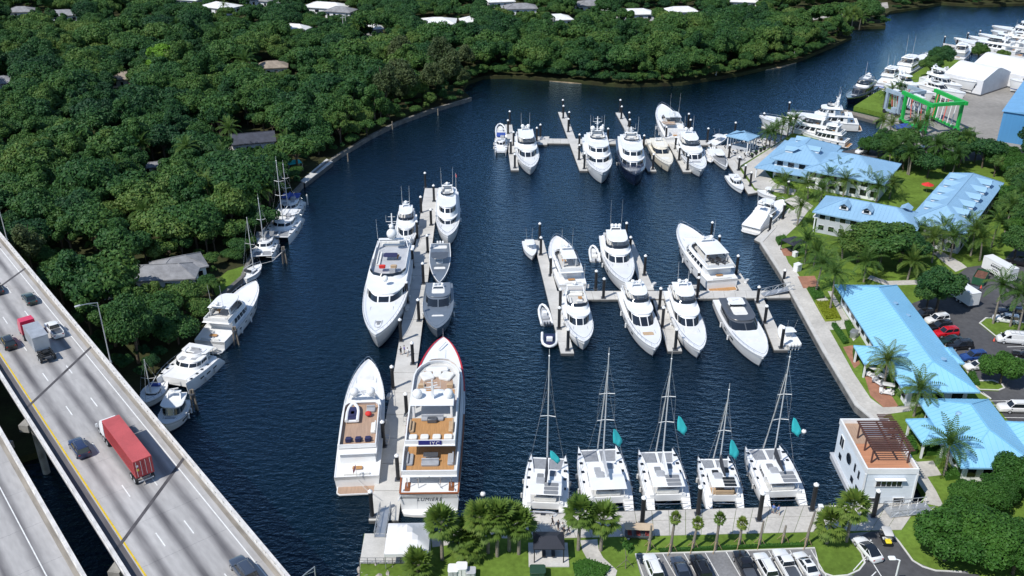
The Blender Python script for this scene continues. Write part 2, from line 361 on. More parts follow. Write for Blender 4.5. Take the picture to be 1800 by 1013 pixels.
# bottom quay: individual concrete slabs in two rows
bq = thing('quay_walkway', 'pale concrete quay of large slabs along the bottom of the basin', 'quay'); bq['kind'] = 'structure'
def quad_between(p, q, r, s_, i0, i1, j0, j1):
    def lerp(u, v):
        a = Vector(p).lerp(Vector(q), u); b = Vector(s_).lerp(Vector(r), u); return tuple(a.lerp(b, v))
    return [lerp(i0, j0), lerp(i1, j0), lerp(i1, j1), lerp(i0, j1)]
A, B_, C_, D_ = [tuple(G(a, b, ZR)[:2]) for a, b in ((905, 906), (1618, 884.5), (1585, 932), (930, 948))]
n_s = 24
for i in range(n_s):
    for j0, j1 in ((0.0, 0.40), (0.40, 0.52), (0.52, 1.0)):
        e = 0.0006; q = quad_between(A, B_, C_, D_, i / n_s + e, (i + 1) / n_s - e, j0 + 0.004, j1 - 0.004)
        h = random.Random(i * 7 + int(j0 * 10)).uniform(0, 0.012)
        MB().prism(q, ZR - 0.2, ZR + 0.075 + h - (0.03 if j0 == 0.40 else 0)).build('slab', WALK, bq, 0)
strip(MB(), GP(RIGHT_EDGE[5:8], ZR), 0.3, -0.3, -2, ZR + 0.06).build('wall_face', CONCD, bq, 0)
sheet('footpath', [(1020, 950), (1050, 948), (1052, 965), (1060, 980), (1085, 1003), (1082, 1013), (1055, 1013), (1036, 990), (1024, 968)], 0.03, WALK)
sheet('footpath', [(880, 946), (760, 962), (757, 940), (800, 924), (905, 908), (935, 948)], 0.025, WALK)
sheet('quay_walkway', [(1604, 832), (1628, 868), (1622, 884), (1660, 892), (1645, 862), (1630, 838), (1655, 835), (1640, 810), (1612, 812), (1590, 795), (1545, 742), (1531, 733)], 0.03, WALK)
sheet('footpath', [(1350, 335), (1327, 330), (1303, 294), (1340, 270), (1380, 245), (1390, 250), (1352, 278), (1340, 290), (1346, 302), (1362, 322), (1400, 334), (1395, 343)], 0.03, WALK)
sheet('footpath', [(1378, 352), (1400, 344), (1430, 362), (1412, 380), (1400, 366)], 0.034, WALK)
sheet('footpath', [(1640, 445), (1660, 462), (1680, 478), (1700, 470), (1690, 462), (1672, 452), (1652, 440)], 0.03, WALK)
sheet('footpath', [(1530, 484), (1560, 494), (1620, 492), (1660, 482), (1660, 488), (1620, 500), (1560, 502), (1525, 490)], 0.028, WALK)
sheet('footpath', [(1455, 512), (1462, 512), (1510, 590), (1500, 600)], 0.03, WALK)
sheet('footpath', [(1430, 520), (1448, 518), (1458, 530), (1440, 532)], 0.03, WALK)
sheet('footpath', [(1448, 562), (1480, 562), (1490, 578), (1458, 580)], 0.03, WALK)
for p in ([(1402, 486), (1432, 485), (1441, 505), (1412, 507)], [(1482, 610), (1499, 607), (1512, 640), (1502, 648)], [(1520, 662), (1545, 662), (1580, 715), (1553, 716), (1530, 695)], [(1372, 437), (1388, 436), (1400, 450), (1378, 450)]):
    sheet('brick_paving', p, 0.035, BRICKP)
sheet('plaza_paving', [(1272, 258), (1303, 292), (1340, 268), (1372, 250), (1330, 243)], 0.0, CONC) if False else None
# green-yellow ground cover beds beside the quay
cover = pm('yellow_green_groundcover', (0.22, 0.27, 0.02), 0.9, var=0.2, scale=0.8, fine=0.5, bump=1.0, bscale=4)
for px in ([(1433, 532), (1458, 531), (1478, 562), (1451, 564)],):
    o = MB().prism(GP(px, ZR + 0.25), ZR, ZR + 0.25).build('groundcover_bed', cover, None, 0); tag(o, 'bright yellow-green groundcover bed beside the quay walkway', 'flower bed')
# ================================================================== boats
MASTM = pm('mast_alloy', (.55, .56, .58), .4, .2, var=.05)
class Boat:
    """local frame: x from stern (0) to bow (L), y to port, z above the water"""
    def __init__(s, name, label, cat, bow, stern, B, zb=2.6, zs=1.4, group=None, world=None):
        if world: (pb, ps) = world
        else: pb, ps = G(*bow, zb), G(*stern, zs)
        d = pb - ps; s.L = hypot(d.x, d.y); s.B = B; s.zb = zb; s.zs = zs
        s.rz = atan2(d.y, d.x)
        s.root = thing(name, label, cat, (ps.x, ps.y, 0), s.rz, group)
    def shape(s, ws=0.9, p=2.4, q=0.8, mid=0.38):
        s.ws, s.p, s.q, s.mid = ws, p, q, mid
    def hb(s, x):
        u = min(1, max(0, x / s.L))
        if u < s.mid: return s.B / 2 * (s.ws + (1 - s.ws) * sin(pi / 2 * u / s.mid))
        w = (u - s.mid) / (1 - s.mid); return s.B / 2 * max(0.0, 1 - w ** s.p) ** s.q
    def sheer(s, x):
        u = min(1, max(0, x / s.L)); return s.zs + (s.zb - s.zs) * (u ** 1.7)
    def hull(s, mat=None, bul=0.5, deck=None, rake=None, stripe=None, boot=True, cap=None, n=20, tumble=0.0):
        mat = mat or WHITE; deck = deck or OFFW; rake = s.L * 0.075 if rake is None else rake
        s.bul = bul; rings = []; dk = []; caps = []; bt = []; st = []
        for i in range(n + 1):
            u = i / n; u = 1 - (1 - u) ** 1.25; x = u * s.L
            h = max(s.hb(x), 0.03); zs_ = s.sheer(x); xw = x - rake * u ** 3
            hw = h * (0.94 - 0.30 * u ** 3); xm = x - rake * u ** 3 * 0.4; hm = h * (0.985 - 0.10 * u ** 3)
            half = [(xw, hw * 0.7, -0.7), (xw, hw, 0.0), (xw + (xm - xw) * 0.15, hw + (hm - hw) * 0.2, 0.18), (xm, hm, zs_ * 0.62), (x, h, zs_)]
            rings.append([(a, b, c) for a, b, c in half] + [(a, -b, c) for a, b, c in half[::-1]])
            hi = max(h - 0.14, 0.0); caps.append((x, h + 0.03, hi, zs_)); dk.append((min(x, s.L - 0.15), hi, zs_ - bul))
            e = 0.012; bt.append(((xw, hw + e, -0.05), (xw + (xm - xw) * 0.15, hw + (hm - hw) * 0.2 + e, 0.2)))
            f = lambda k: (xm + (x - xm) * k, hm + (h - hm) * k + 0.015, zs_ * 0.62 + zs_ * 0.38 * k)
            st.append((f(0.45), f(0.75)))
        MB().loft(rings).build('hull', mat, s.root, 40)
        c = MB()
        for sg in (1, -1):
            rr = [[(x, sg * o, z), (x, sg * o, z + 0.07), (x, sg * i_, z + 0.07), (x, sg * i_, z - bul)] for x, o, i_, z in caps]
            c.loft(rr, caps=False, closed=False)
        x, o, i_, z = caps[0]; c.box(0.06, 0, z - bul / 2 + 0.03, 0.12, 2 * o, bul + 0.06)
        c.build('gunwale', cap or mat, s.root, 40)
        d = MB(); vs = []; fs = []
        for x, y, z in dk: vs += [(x, y, z), (x, -y, z)]
        for i in range(n): fs.append((2 * i, 2 * i + 1, 2 * i + 3, 2 * i + 2))
        d.add(vs, fs).build('deck', deck, s.root, 0)
        def band(pts, name, m):
            b = MB()
            for sg in (1, -1): b.loft([[(p[0][0], sg * p[0][1], p[0][2]), (p[1][0], sg * p[1][1], p[1][2])] for p in pts], caps=False, closed=False)
            b.build(name, m, s.root, 40)
        rr_ = [(((q[0]), q[1] + .035, q[3] - .22), (q[0], q[1] + .045, q[3] - .10)) for q in [(x, o - .03, i_, z) for x, o, i_, z in caps]]
        band(rr_, 'rub_rail_shadow', LGREY if mat in (WHITE, CREAM) else STEEL)  # rub rail band; its grey also paints the shadow line under white gunwales
        if boot: band(bt, 'boot_stripe', boot if boot is not True else BOOT)
        if stripe: band(st, 'sheer_stripe', stripe)
        s._half = lambda x: s.hb(x)
        return s
    def ports(s, xs, z=None, w=0.7, h=0.3, mat=None):
        for x in xs:
            zz = z if z else s.sheer(x) * 0.6; u = x / s.L
            k = zz / s.sheer(x); y = s.hb(x) * (0.955 + 0.04 * k - 0.16 * u ** 3 * (1 - k))
            a = atan2(s.hb(x + 0.4) - s.hb(x - 0.4), 0.8)
            for sg in (1, -1): MB().box(x, sg * (y + 0.0), zz, w, 0.09, h, sg * a).build('hull_window', mat or GLASS, s.root, 0)
    # plan outline: S runs -1.15 .. 1.15 from starboard stern round the front to port stern
    def outl(s, S, x0, x1, Wd, nose, inset, blunt=0.45):
        a = abs(S); t = 1.15 - a; sg = 1 if S >= 0 else -1
        if t <= 1:
            x = x0 + (x1 - x0) * t; y = min(Wd, max(0.25, s.hb(x) - inset))
            if x > x1 - nose:
                k = (x - (x1 - nose)) / nose; y *= sqrt(max(0, 1 - k * k * (1 - blunt ** 2)))
            return x, sg * y
        y = min(Wd, max(0.25, s.hb(x1) - inset)) * blunt; k = 1 - (t - 1) / 0.15
        return x1 + nose * 0.06 * (1 - k * k), sg * y * k
    def ring(s, z, x0, x1, Wd, nose, inset, blunt=0.45, n=34):
        return [(*s.outl(-1.15 + 2.3 * i / n, x0, x1, Wd, nose, inset, blunt), z) for i in range(n + 1)]
    def tier(s, x0, x1, Wd, z0, h, rf=1.5, ra=0.2, nose=3.0, inset=0.6, wl=0.38, wh=0.82, side=4, front=3, s0=0.3, s1=1.04, fs=0.30, mat=None, tp=0.05, blunt=0.5, name='cabin', glass=None, wf=None):
        """a deckhouse: raked body with separate panes set just proud of it. s0..s1: extent of the side panes from the front (|S|), fs: half width of the windscreen"""
        mat = mat or WHITE; P = lambda r: (x0 + ra * r, x1 - rf * r, Wd * (1 - tp * r))
        b = MB(); lv = [0, wl, wh, 1.0]; b.loft([s.ring(z0 + h * r, *P(r), nose, inset + Wd * tp * r, blunt) for r in lv])
        body = b.build(name, mat, s.root, 35); e = 0.035
        def pane(a, c, nm, lo=wl + 0.03, hi=wh - 0.03, m=5):
            rows = []
            for r in (lo, hi):
                row = []
                for i in range(m + 1):
                    S = a + (c - a) * i / m; x, y = s.outl(S, *P(r), nose, inset + Wd * tp * r, blunt)
                    X, Y = s.outl(S + 0.004, *P(r), nose, inset + Wd * tp * r, blunt); X2, Y2 = s.outl(S - 0.004, *P(r), nose, inset + Wd * tp * r, blunt)
                    tx, ty = X - X2, Y - Y2; l = hypot(tx, ty) or 1; nx, ny = -ty / l, tx / l
                    if nx * (x - x0) + ny * y < 0 or (abs(S) < .2 and nx < 0): nx, ny = -nx, -ny
                    row.append((x + nx * e, y + ny * e, z0 + h * r + e * 0.3))
                rows.append(row)
            MB().loft(rows, caps=False, closed=False).build(nm, glass or GLASS, s.root, 40)
        g = 0.012
        if front:
            lo = wl + 0.03 if wf is None else wf
            for i in range(front):
                a = -fs + 2 * fs * i / front; pane(a + g, a + 2 * fs / front - g, 'windscreen', lo=lo)
        for i in range(side):
            a = s0 + (s1 - s0) * i / side; c = s0 + (s1 - s0) * (i + 1) / side
            pane(a + g * 1.2, c - g * 1.2, 'side_window', m=4); pane(-a - g * 1.2, -c + g * 1.2, 'side_window', m=4)
        return body
    def slab(s, x0, x1, Wd, z, th=0.14, nose=3.0, inset=0.35, blunt=0.5, mat=None, name='roof', b=0.1, cut=None):
        o = MB(); o.loft([s.ring(z, x0 + b, x1 - b, Wd - b, nose, inset + b, blunt), s.ring(z + th * .45, x0, x1, Wd, nose, inset, blunt), s.ring(z + th, x0 + b * .6, x1 - b * .6, Wd - b * .6, nose, inset + b * .6, blunt)])
        return o.build(name, mat or WHITE, s.root, 35)
    def coaming(s, x0, x1, Wd, z, h=0.8, rf=0.4, nose=2.0, inset=0.5, blunt=0.5, th=0.14, mat=None, floor=None, name='flybridge_coaming', aft=True):
        r0 = s.ring(z, x0, x1, Wd, nose, inset, blunt); r1 = s.ring(z + h, x0, x1 - rf, Wd * .98, nose, inset, blunt)
        r2 = s.ring(z + h, x0 + th, x1 - rf - th, Wd * .98 - th, nose, inset + th, blunt); r3 = s.ring(z + 0.03, x0 + th, x1 - th, Wd - th, nose, inset + th, blunt)
        MB().loft([r0, r1, r2, r3], caps=False, closed=aft).build(name, mat or WHITE, s.root, 35)
        MB().loft([s.ring(z + 0.01, x0 + th, x1 - th, Wd - th, nose, inset + th, blunt), s.ring(z + 0.035, x0 + th, x1 - th, Wd - th, nose, inset + th, blunt)]).build('flybridge_deck', floor or OFFW, s.root, 0)
    def flat(s, x0, x1, w0, w1, z, mat, name='deck_panel', th=0.03):
        return MB().prism([(x0, -w0), (x1, -w1), (x1, w1), (x0, w0)], z, z + th).build(name, mat, s.root, 0)
    def sofa(s, x, y, sx, sy, z, back, mat=None, name='sofa'):
        m = MB(); m.pad(x, y, z, sx, sy, 0.42)
        t = 0.24
        for b in back:
            if b == 'a': m.pad(x - sx / 2 + t / 2, y, z + 0.36, t, sy, 0.42)
            if b == 'f': m.pad(x + sx / 2 - t / 2, y, z + 0.36, t, sy, 0.42)
            if b == 'p': m.pad(x, y + sy / 2 - t / 2, z + 0.36, sx, t, 0.42)
            if b == 's': m.pad(x, y - sy / 2 + t / 2, z + 0.36, sx, t, 0.42)
        return m.build(name, mat or CUSH, s.root, 35)
    def padm(s, x, y, sx, sy, z, mat=None, h=0.25, name='sunpad', rz=0): return MB().pad(x, y, z, sx, sy, h, rz).build(name, mat or CUSH, s.root, 35)
    def table(s, x, y, sx, sy, z, mat=None):
        return MB().pad(x, y, z + 0.62, sx, sy, 0.07, b=0.02).cone((x, y, z), 0.14, 0.1, 0.62, 8).build('table', mat or TEAK, s.root, 35)
    def hatch(s, x, y, z, w=0.6, mat=None, name='hatch'): return MB().pad(x, y, z, w, w, 0.07, b=0.02).build(name, mat or GLASS, s.root, 0)
    def helm(s, x, y, z, w=1.2):
        MB().loft([[(x, y - w / 2, z), (x + .7, y - w / 2, z), (x + .7, y + w / 2, z), (x, y + w / 2, z)], [(x + .15, y - w / 2, z + .95), (x + .75, y - w / 2, z + 1.1), (x + .75, y + w / 2, z + 1.1), (x + .15, y + w / 2, z + .95)]]).build('helm_console', LGREY, s.root, 35)
        MB().pad(x - 0.75, y, z, 0.6, w, 0.9).build('helm_seat', CUSH, s.root, 35)
    def shield(s, x0, x1, Wd, z, h, rf, nose, inset, blunt=0.5, span=0.6):
        rows = []
        for r in (0, 1): rows.append([(*s.outl(-span + 2 * span * i / 12, x0, x1 - rf * r, Wd, nose, inset, blunt), z + h * r) for i in range(13)])
        MB().loft(rows, caps=False, closed=False).build('flybridge_windscreen', GLASS, s.root, 40)
    def hardtop(s, x0, x1, w, z, h, posts=True, mat=None, nose=None, name='hardtop', win=None):
        nz = nose or (x1 - x0) * 0.35
        top = s.slab(x0, x1, w, z + h, 0.16, nz, -9 if False else 0.2, 0.55, mat, name)
        if win:
            MB().pad(win[0], 0, z + h + 0.15, win[1], win[2], 0.04, b=0.01).build('sunroof', win[3] if len(win) > 3 else GLASS, top, 0)
        if posts:
            m = MB()
            for sg in (1, -1):
                m.loft([[(x0 + .5, sg * (w - .25), z), (x0 + 1.2, sg * (w - .25), z), (x0 + 1.2, sg * (w - .13), z), (x0 + .5, sg * (w - .13), z)], [(x0 + .2, sg * (w - .3), z + h + .04), (x0 + .8, sg * (w - .3), z + h + .04), (x0 + .8, sg * (w - .18), z + h + .04), (x0 + .2, sg * (w - .18), z + h + .04)]])
                m.tube([(x1 - nz * .5, sg * (w * .8), z), (x1 - nz * .9, sg * (w * .82), z + h + .04)], 0.06, 5)
            m.build('hardtop_post', WHITE, s.root, 35)
        return top
    def arch(s, x, w, z, h=1.6, rake=0.9, domes=2, radar=True, ant=2, mast=0.0, mat=None, dr=0.42, al=4.5):
        mat = mat or WHITE; m = MB()
        for sg in (1, -1):
            m.loft([[(x - .1, sg * w, z), (x + .9, sg * w, z), (x + .9, sg * (w - .16), z), (x - .1, sg * (w - .16), z)], [(x - rake, sg * w * .86, z + h), (x - rake + .55, sg * w * .86, z + h), (x - rake + .55, sg * (w * .86 - .16), z + h), (x - rake, sg * (w * .86 - .16), z + h)]])
        m.pad(x - rake + .27, 0, z + h - .05, .75, w * 1.8, .2, b=.05)
        a = m.build('radar_arch', mat, s.root, 35); zt = z + h + .14; xx = x - rake + .27
        for i in range(domes):
            y = (i - (domes - 1) / 2) * (w * 1.3 / max(1, domes - 1)) if domes > 1 else 0
            s.dome(xx, y, zt, dr)
        if radar: MB().cone((xx + .1, 0, zt), .16, .12, .45, 8).box(xx + .1, 0, zt + .5, .16, 1.5, .14, 0.3).build('radar', WHITE, s.root, 35)
        for i in range(ant):
            sg = 1 if i % 2 else -1; MB().tube([(xx, sg * w * .95, zt), (xx - .3, sg * w, zt + al)], .035, 5, .015).build('antenna', WHITE, s.root, 0)
        if mast: s.mast(xx, zt, mast)
    def dome(s, x, y, z, r): MB().cone((x, y, z), r * .6, r * .75, r * .5, 10).ball((x, y, z + r * .9), r, r, r * 1.0, 12, 7, -0.5, 1).build('satellite_dome', WHITE, s.root, 50)
    def mast(s, x, z, h):
        m = MB().loft([[(x - .3, -.22, z), (x + .3, -.22, z), (x + .3, .22, z), (x - .3, .22, z)], [(x - .5, -.1, z + h), (x - .25, -.1, z + h), (x - .25, .1, z + h), (x - .5, .1, z + h)]])
        m.tube([(x - .3, -1.3, z + h * .62), (x - .3, 1.3, z + h * .62)], .06, 5); m.tube([(x - .3, -.8, z + h * .85), (x - .3, .8, z + h * .85)], .045, 5)
        m.box(x + .2, 0, z + h * .5, .5, .5, .08).box(x + .25, 0, z + h * .5 + .25, .14, 1.7, .12, .5)
        m.build('radar_mast', WHITE, s.root, 35)
        for y in (-1.25, 1.25): MB().tube([(x - .3, y, z + h * .6), (x - .3, y, z + h * .62 + 1.6)], .03, 5, .012).build('antenna', WHITE, s.root, 0)
    def rail(s, x0, h=0.75, off=0.12, step=1.6, mat=None):
        xs = [x0 + (s.L - .25 - x0) * i / 14 for i in range(15)]
        L_ = [(x, max(s.hb(x) - off, 0.02), s.sheer(x) + h) for x in xs]; pts = L_ + [(x, -y, z) for x, y, z in L_[::-1]]
        m = MB().tube(pts, .032, 5)
        x = x0
        while x < s.L - .6:
            y = max(s.hb(x) - off, .05)
            for sg in (1, -1): m.tube([(x, sg * y, s.sheer(x)), (x, sg * y, s.sheer(x) + h)], .022, 4)
            x += step
        m.build('bow_rail', mat or STEEL, s.root, 0)
    def platform(s, d=1.3, w=0.92, z=0.35, mat=None):
        hw = s.B / 2 * s.ws * w; q = .5
        poly = [(.05, -hw), (-d + q, -hw), (-d, -hw + q), (-d, hw - q), (-d + q, hw), (.05, hw)]
        MB().prism(poly, z - .22, z).build('swim_platform', WHITE, s.root, 0)
        poly2 = [(0, -hw + .15), (-d + q, -hw + .15), (-d + .14, -hw + q), (-d + .14, hw - q), (-d + q, hw - .15), (0, hw - .15)]
        MB().prism(poly2, z, z + .02).build('platform_deck', mat or TEAK, s.root, 0)
    def fenders(s, xs, side=1, mat=None):
        for x in xs:
            y = side * (s.hb(x) + .16); MB().tube([(x, y, .3), (x, y, .45), (x, y, 1.1), (x, y, 1.25)], .16, 7).build('fender', mat or WHITE, s.root, 40)
    def windlass(s, x=None):
        x = x or s.L - 1.3; z = s.sheer(x) - s.bul; m = MB()
        for y in (-.25, .25): m.cone((x, y, z), .16, .12, .3, 8)
        m.box(x + .5, 0, z + .1, 1.2, .14, .12); m.build('windlass', STEEL, s.root, 35)
    def transom_text(s, body, size, z, mat, x=-0.02, shear=0.2):
        me = text_mesh(body, size, mat, 0.012, shear=shear); return link('lettering', me, s.root, (x, 0, z), (pi / 2, 0, -pi / 2))

def tender_on(bt, x, y, z, l=3.6, rz=0.0, tube=None, inner=None, name='tender'):
    """inflatable or jet boat carried on deck, a part of its yacht"""
    r = link(name, rib_tube_mesh(l, tube or LGREY), bt.root, (x, y, z + .25), (0, 0, rz)); link('tender_seat', rib_seat_mesh(l, inner or CUSH), r); return r
_rib = {}
def rib_tube_mesh(l, mat):
    k = (round(l, 1), mat.name)
    if k not in _rib:
        w = l * .2; r = l * .062; m = MB()
        pts = [(0, -w, r), (l * .55, -w, r), (l * .8, -w * .8, r * 1.5), (l * .95, -w * .35, r * 2.2), (l, 0, r * 2.4), (l * .95, w * .35, r * 2.2), (l * .8, w * .8, r * 1.5), (l * .55, w, r), (0, w, r)]
        m.tube(pts, r, 8); m.prism([(0.05, -w), (l * .6, -w), (l * .9, -.1), (l * .9, .1), (l * .6, w), (.05, w)], -.05, r * .7)
        _rib[k] = m.mesh('tender_tube', mat)
    return _rib[k]
def rib_seat_mesh(l, mat):
    k = ('seat', round(l, 1), mat.name)
    if k not in _rib: _rib[k] = MB().pad(l * .45, 0, .1, l * .22, l * .16, .45).pad(l * .18, 0, .1, l * .16, l * .3, .35).mesh('tender_seat', mat)
    return _rib[k]

def motor_yacht(label, bow, stern, B, zb=3.2, zs=1.7, hull=None, deck=None, cock=None, ph=False, fly=True, top=True, topw=None, dark_top=None, stripe=None, arch_at=None, domes=2, ant=2, mast=0.0, x_cabin=(0.16, 0.70), rf=None, pads='w', flyx=(0.10, 0.50), flyfloor=None, name='motor_yacht', cat='yacht', tend=None, cabin_mat=None, ws=.9, p=2.8, q=.74, side=4, group=None, world=None, fly_dark=None, rail=True, roof_mat=None, plat=None, port_z=None, dr=.42, al=4.5, front_wf=None, rake=None, boot=True):
    b = Boat(name, label, cat, bow, stern, B, zb, zs, group, world); b.shape(ws, p, q); L = b.L
    b.hull(hull, .55, deck, stripe=stripe, cap=cap_of(hull), rake=rake, boot=boot)
    zd = zs - .55 + (zb - zs) * .08; W2 = B / 2 - .55
    x0, x1 = x_cabin[0] * L, x_cabin[1] * L; h1 = 2.35; zf = b.sheer(x1) - .6
    rf = rf if rf is not None else L * .10
    zc = zd; hc = max(h1, (b.sheer(x1) - zc) + .85)
    wlf = min(.62, max(.42, (zs + .25 - zc) / hc))
    b.tier(x0, x1, W2, zc, hc, rf, .15, nose=L * .14, inset=.62, wl=wlf, wh=.9, side=side, mat=cabin_mat, wf=front_wf)
    # raised trunk on the foredeck in front of the windscreen
    xt = min(L * .88, x1 + L * .13)
    MB().loft([b.ring(b.sheer(x1) - .56, x1 - rf * .5, xt, B * .30, L * .12, .9, .5), b.ring(b.sheer(x1) - .05, x1 - rf * .5, xt - .7, B * .27, L * .12, 1.0, .5)]).build('coachroof', cabin_mat or WHITE, b.root, 35)
    zt = b.sheer(x1) - .05
    if pads:
        pmx = {'w': CUSH, 'g': CUSHG, 't': CUSHT, 'n': CUSHB}[pads]
        b.padm((x1 + xt) / 2 - .2, 0, (xt - x1) * .5, B * .36, zt, pmx, .18); 
    for sg in (-1, 1): b.hatch(min(L * .9, xt + L * .03), sg * B * .12, b.sheer(min(L * .9, xt + L * .03)) - .55, .45)
    MB().tube([(x1 - .2, -B * .24, zt + .12), ((x1 + xt) / 2, -B * .25, zt + .12), (xt - 1.0, -B * .17, zt + .1)], .03, 4).tube([(x1 - .2, B * .24, zt + .12), ((x1 + xt) / 2, B * .25, zt + .12), (xt - 1.0, B * .17, zt + .1)], .03, 4).build('grab_rail', STEEL, b.root, 0)
    b.hatch(xt - .4 if not pads else xt + .5, 0, zt if not pads else b.sheer(xt) - .55, .55)
    zr = zc + hc
    xf0, xf1 = flyx[0] * L, flyx[1] * L
    b.slab(xf0 - .3, x1 - rf + .25, B / 2 - .35, zr, .14, L * .12, .4, .5, roof_mat, 'upper_deck')
    if ph:
        b.tier(.34 * L, x1 - rf - .5, W2 * .82, zr + .13, 2.1, L * .055, .2, L * .09, .9, .42, .88, side=3, front=3, name='pilothouse', mat=cabin_mat)
        zr2 = zr + 2.23; b.slab(.24 * L, x1 - rf - L * .055 - .2, W2 * .88, zr2, .14, L * .08, .7, .5, roof_mat, 'pilothouse_roof')
        b.sofa(.18 * L, 0, 1.1, B * .5, zr + .14, 'a'); b.table(.24 * L, 0, 1.0, 1.6, zr + .14)
        zr = zr2; ax = arch_at or .34
        if fly:
            b.coaming(.28 * L, .46 * L, W2 * .66, zr + .12, .6, .5, 1.6, .9, floor=flyfloor); b.helm(.41 * L, 0, zr + .15); b.sofa(.31 * L, 0, .8, W2 * .9, zr + .15, 'a')
            b.shield(.28 * L, .46 * L, W2 * .66, zr + .72, .3, .2, 1.6, .9)
        b.arch(ax * L, W2 * .6, zr + .1, 1.5, .8, domes, True, ant, mast, dr=dr, al=al)
    elif fly:
        b.coaming(xf0, xf1, W2 * .92, zr + .12, .75, .9, L * .07, .55, mat=fly_dark, floor=flyfloor); b.shield(xf0, xf1 - .7, W2 * .92, zr + .86, .45, .45, L * .07, .55)
        b.helm(xf1 - L * .075 - .8, B * .1, zr + .15); b.sofa(xf0 + 1.0, 0, 1.1, B * .55, zr + .15, 'a'); b.sofa(xf0 + (xf1 - xf0) * .45, -W2 * .6, (xf1 - xf0) * .34, .8, zr + .15, 's')
        b.table(xf0 + (xf1 - xf0) * .42, W2 * .35, 1.1, .8, zr + .15)
        if top: b.hardtop(xf0 + (xf1 - xf0) * .18, xf0 + (xf1 - xf0) * .88, topw or W2 * .8, zr + .3, 1.95, True, dark_top, win=(xf0 + (xf1 - xf0) * .5, (xf1 - xf0) * .3, W2 * .8, CUSHG if dark_top is None else WHITE) if dark_top else None); za = zr + 2.4; b.arch((arch_at or .2) * L + .6, W2 * .45, za, .5, .3, domes, True, ant, mast, dr=dr, al=al)
        else: b.arch((arch_at or .17) * L, W2 * .85, zr + .85, 1.3, .8, domes, True, ant, mast, dr=dr, al=al)
    else:
        b.arch((arch_at or .25) * L, W2 * .7, zr + .1, .9, .6, domes, True, ant, mast, dr=dr, al=al)
    # cockpit
    b.flat(.15, x0, B / 2 * ws - .2, B / 2 - .25, zd + .01, cock or TEAK, 'cockpit_deck')
    b.sofa(.75, 0, .9, B * .55, zd + .03, 'a'); b.table(1.9, 0, .8, 1.5, zd + .03)
    b.platform(L * .04 + .5, mat=plat or cock or TEAK)
    b.ports([L * k for k in (.3, .42, .54, .66)], port_z, .8, .28)
    if rail: b.rail(L * .52)
    b.windlass(); b.fenders([L * .3, L * .5], 1); b.fenders([L * .3, L * .5], -1)
    if tend: tender_on(b, tend[0] * L, 0, zr + .2, tend[1], tend[2] if len(tend) > 2 else 0)
    return b
def cap_of(h): return WHITE if h is None else h

def sport_cruiser(label, bow, stern, B, zb=2.6, zs=1.5, hull=None, topm=None, glassroof=None, deck=None, name='motor_yacht', cat='yacht', pads='w', ant=1, world=None, group=None, cock=None, ht=True, x_cabin=(.26, .66), rf=None, side=3):
    b = Boat(name, label, cat, bow, stern, B, zb, zs, group, world); b.shape(.9, 2.5, .76); L = b.L
    b.hull(hull, .45, deck, cap=cap_of(hull)); zd = zs - .45; W2 = B / 2 - .5; x0, x1 = x_cabin[0] * L, x_cabin[1] * L
    hc = max(2.1, b.sheer(x1) - zd + .8); rf = rf or L * .17
    b.tier(x0, x1, W2, zd, hc, rf, -.3, L * .12, .5, .48, .9, side=side, front=2, mat=topm, fs=.32, glass=glassroof, wf=.36)
    b.slab(x0 - L * .10, x1 - rf + .2, W2 * .97, zd + hc, .16, L * .1, .5, .5, topm, 'hardtop_roof')
    MB().pad((x0 + x1 - rf) / 2 - .2, 0, zd + hc + .14, (x1 - rf - x0) * .5, B * .42, .05, b=.02).build('sunroof', GLASS if topm is None else (CUSH if topm is not WHITE else GLASS), b.root, 0)
    MB().loft([b.ring(b.sheer(x1) - .46, x1 - rf * .5, L * .86, B * .33, L * .14, .8, .45), b.ring(b.sheer(x1) + .02, x1 - rf * .5, L * .83, B * .29, L * .14, .95, .45)]).build('coachroof', WHITE if hull in (None, WHITE) else hull, b.root, 35)
    pmx = {'w': CUSH, 'g': CUSHG, 't': CUSHT}[pads]
    b.padm(L * .745, 0, L * .10, B * .4, b.sheer(x1) + .02, pmx, .16)
    b.flat(.15, x0, B / 2 * .9 - .2, B / 2 - .25, zd + .01, cock or TEAK, 'cockpit_deck')
    b.padm(L * .07, 0, L * .09, B * .6, zd + .2, pmx, .4); b.sofa(L * .16, B * .2, L * .06, B * .3, zd, 'p', pmx); b.table(L * .19, -B * .1, .8, .8, zd)
    b.platform(1.3); b.rail(L * .6, .6); b.windlass(); b.arch(x0, W2 * .5, zd + hc + .1, .35, .2, 2, True, ant, dr=.3)
    b.ports([L * k for k in (.45, .6)], None, 1.4, .3); b.fenders([L * .35, L * .55], 1); b.fenders([L * .35, L * .55], -1)
    return b

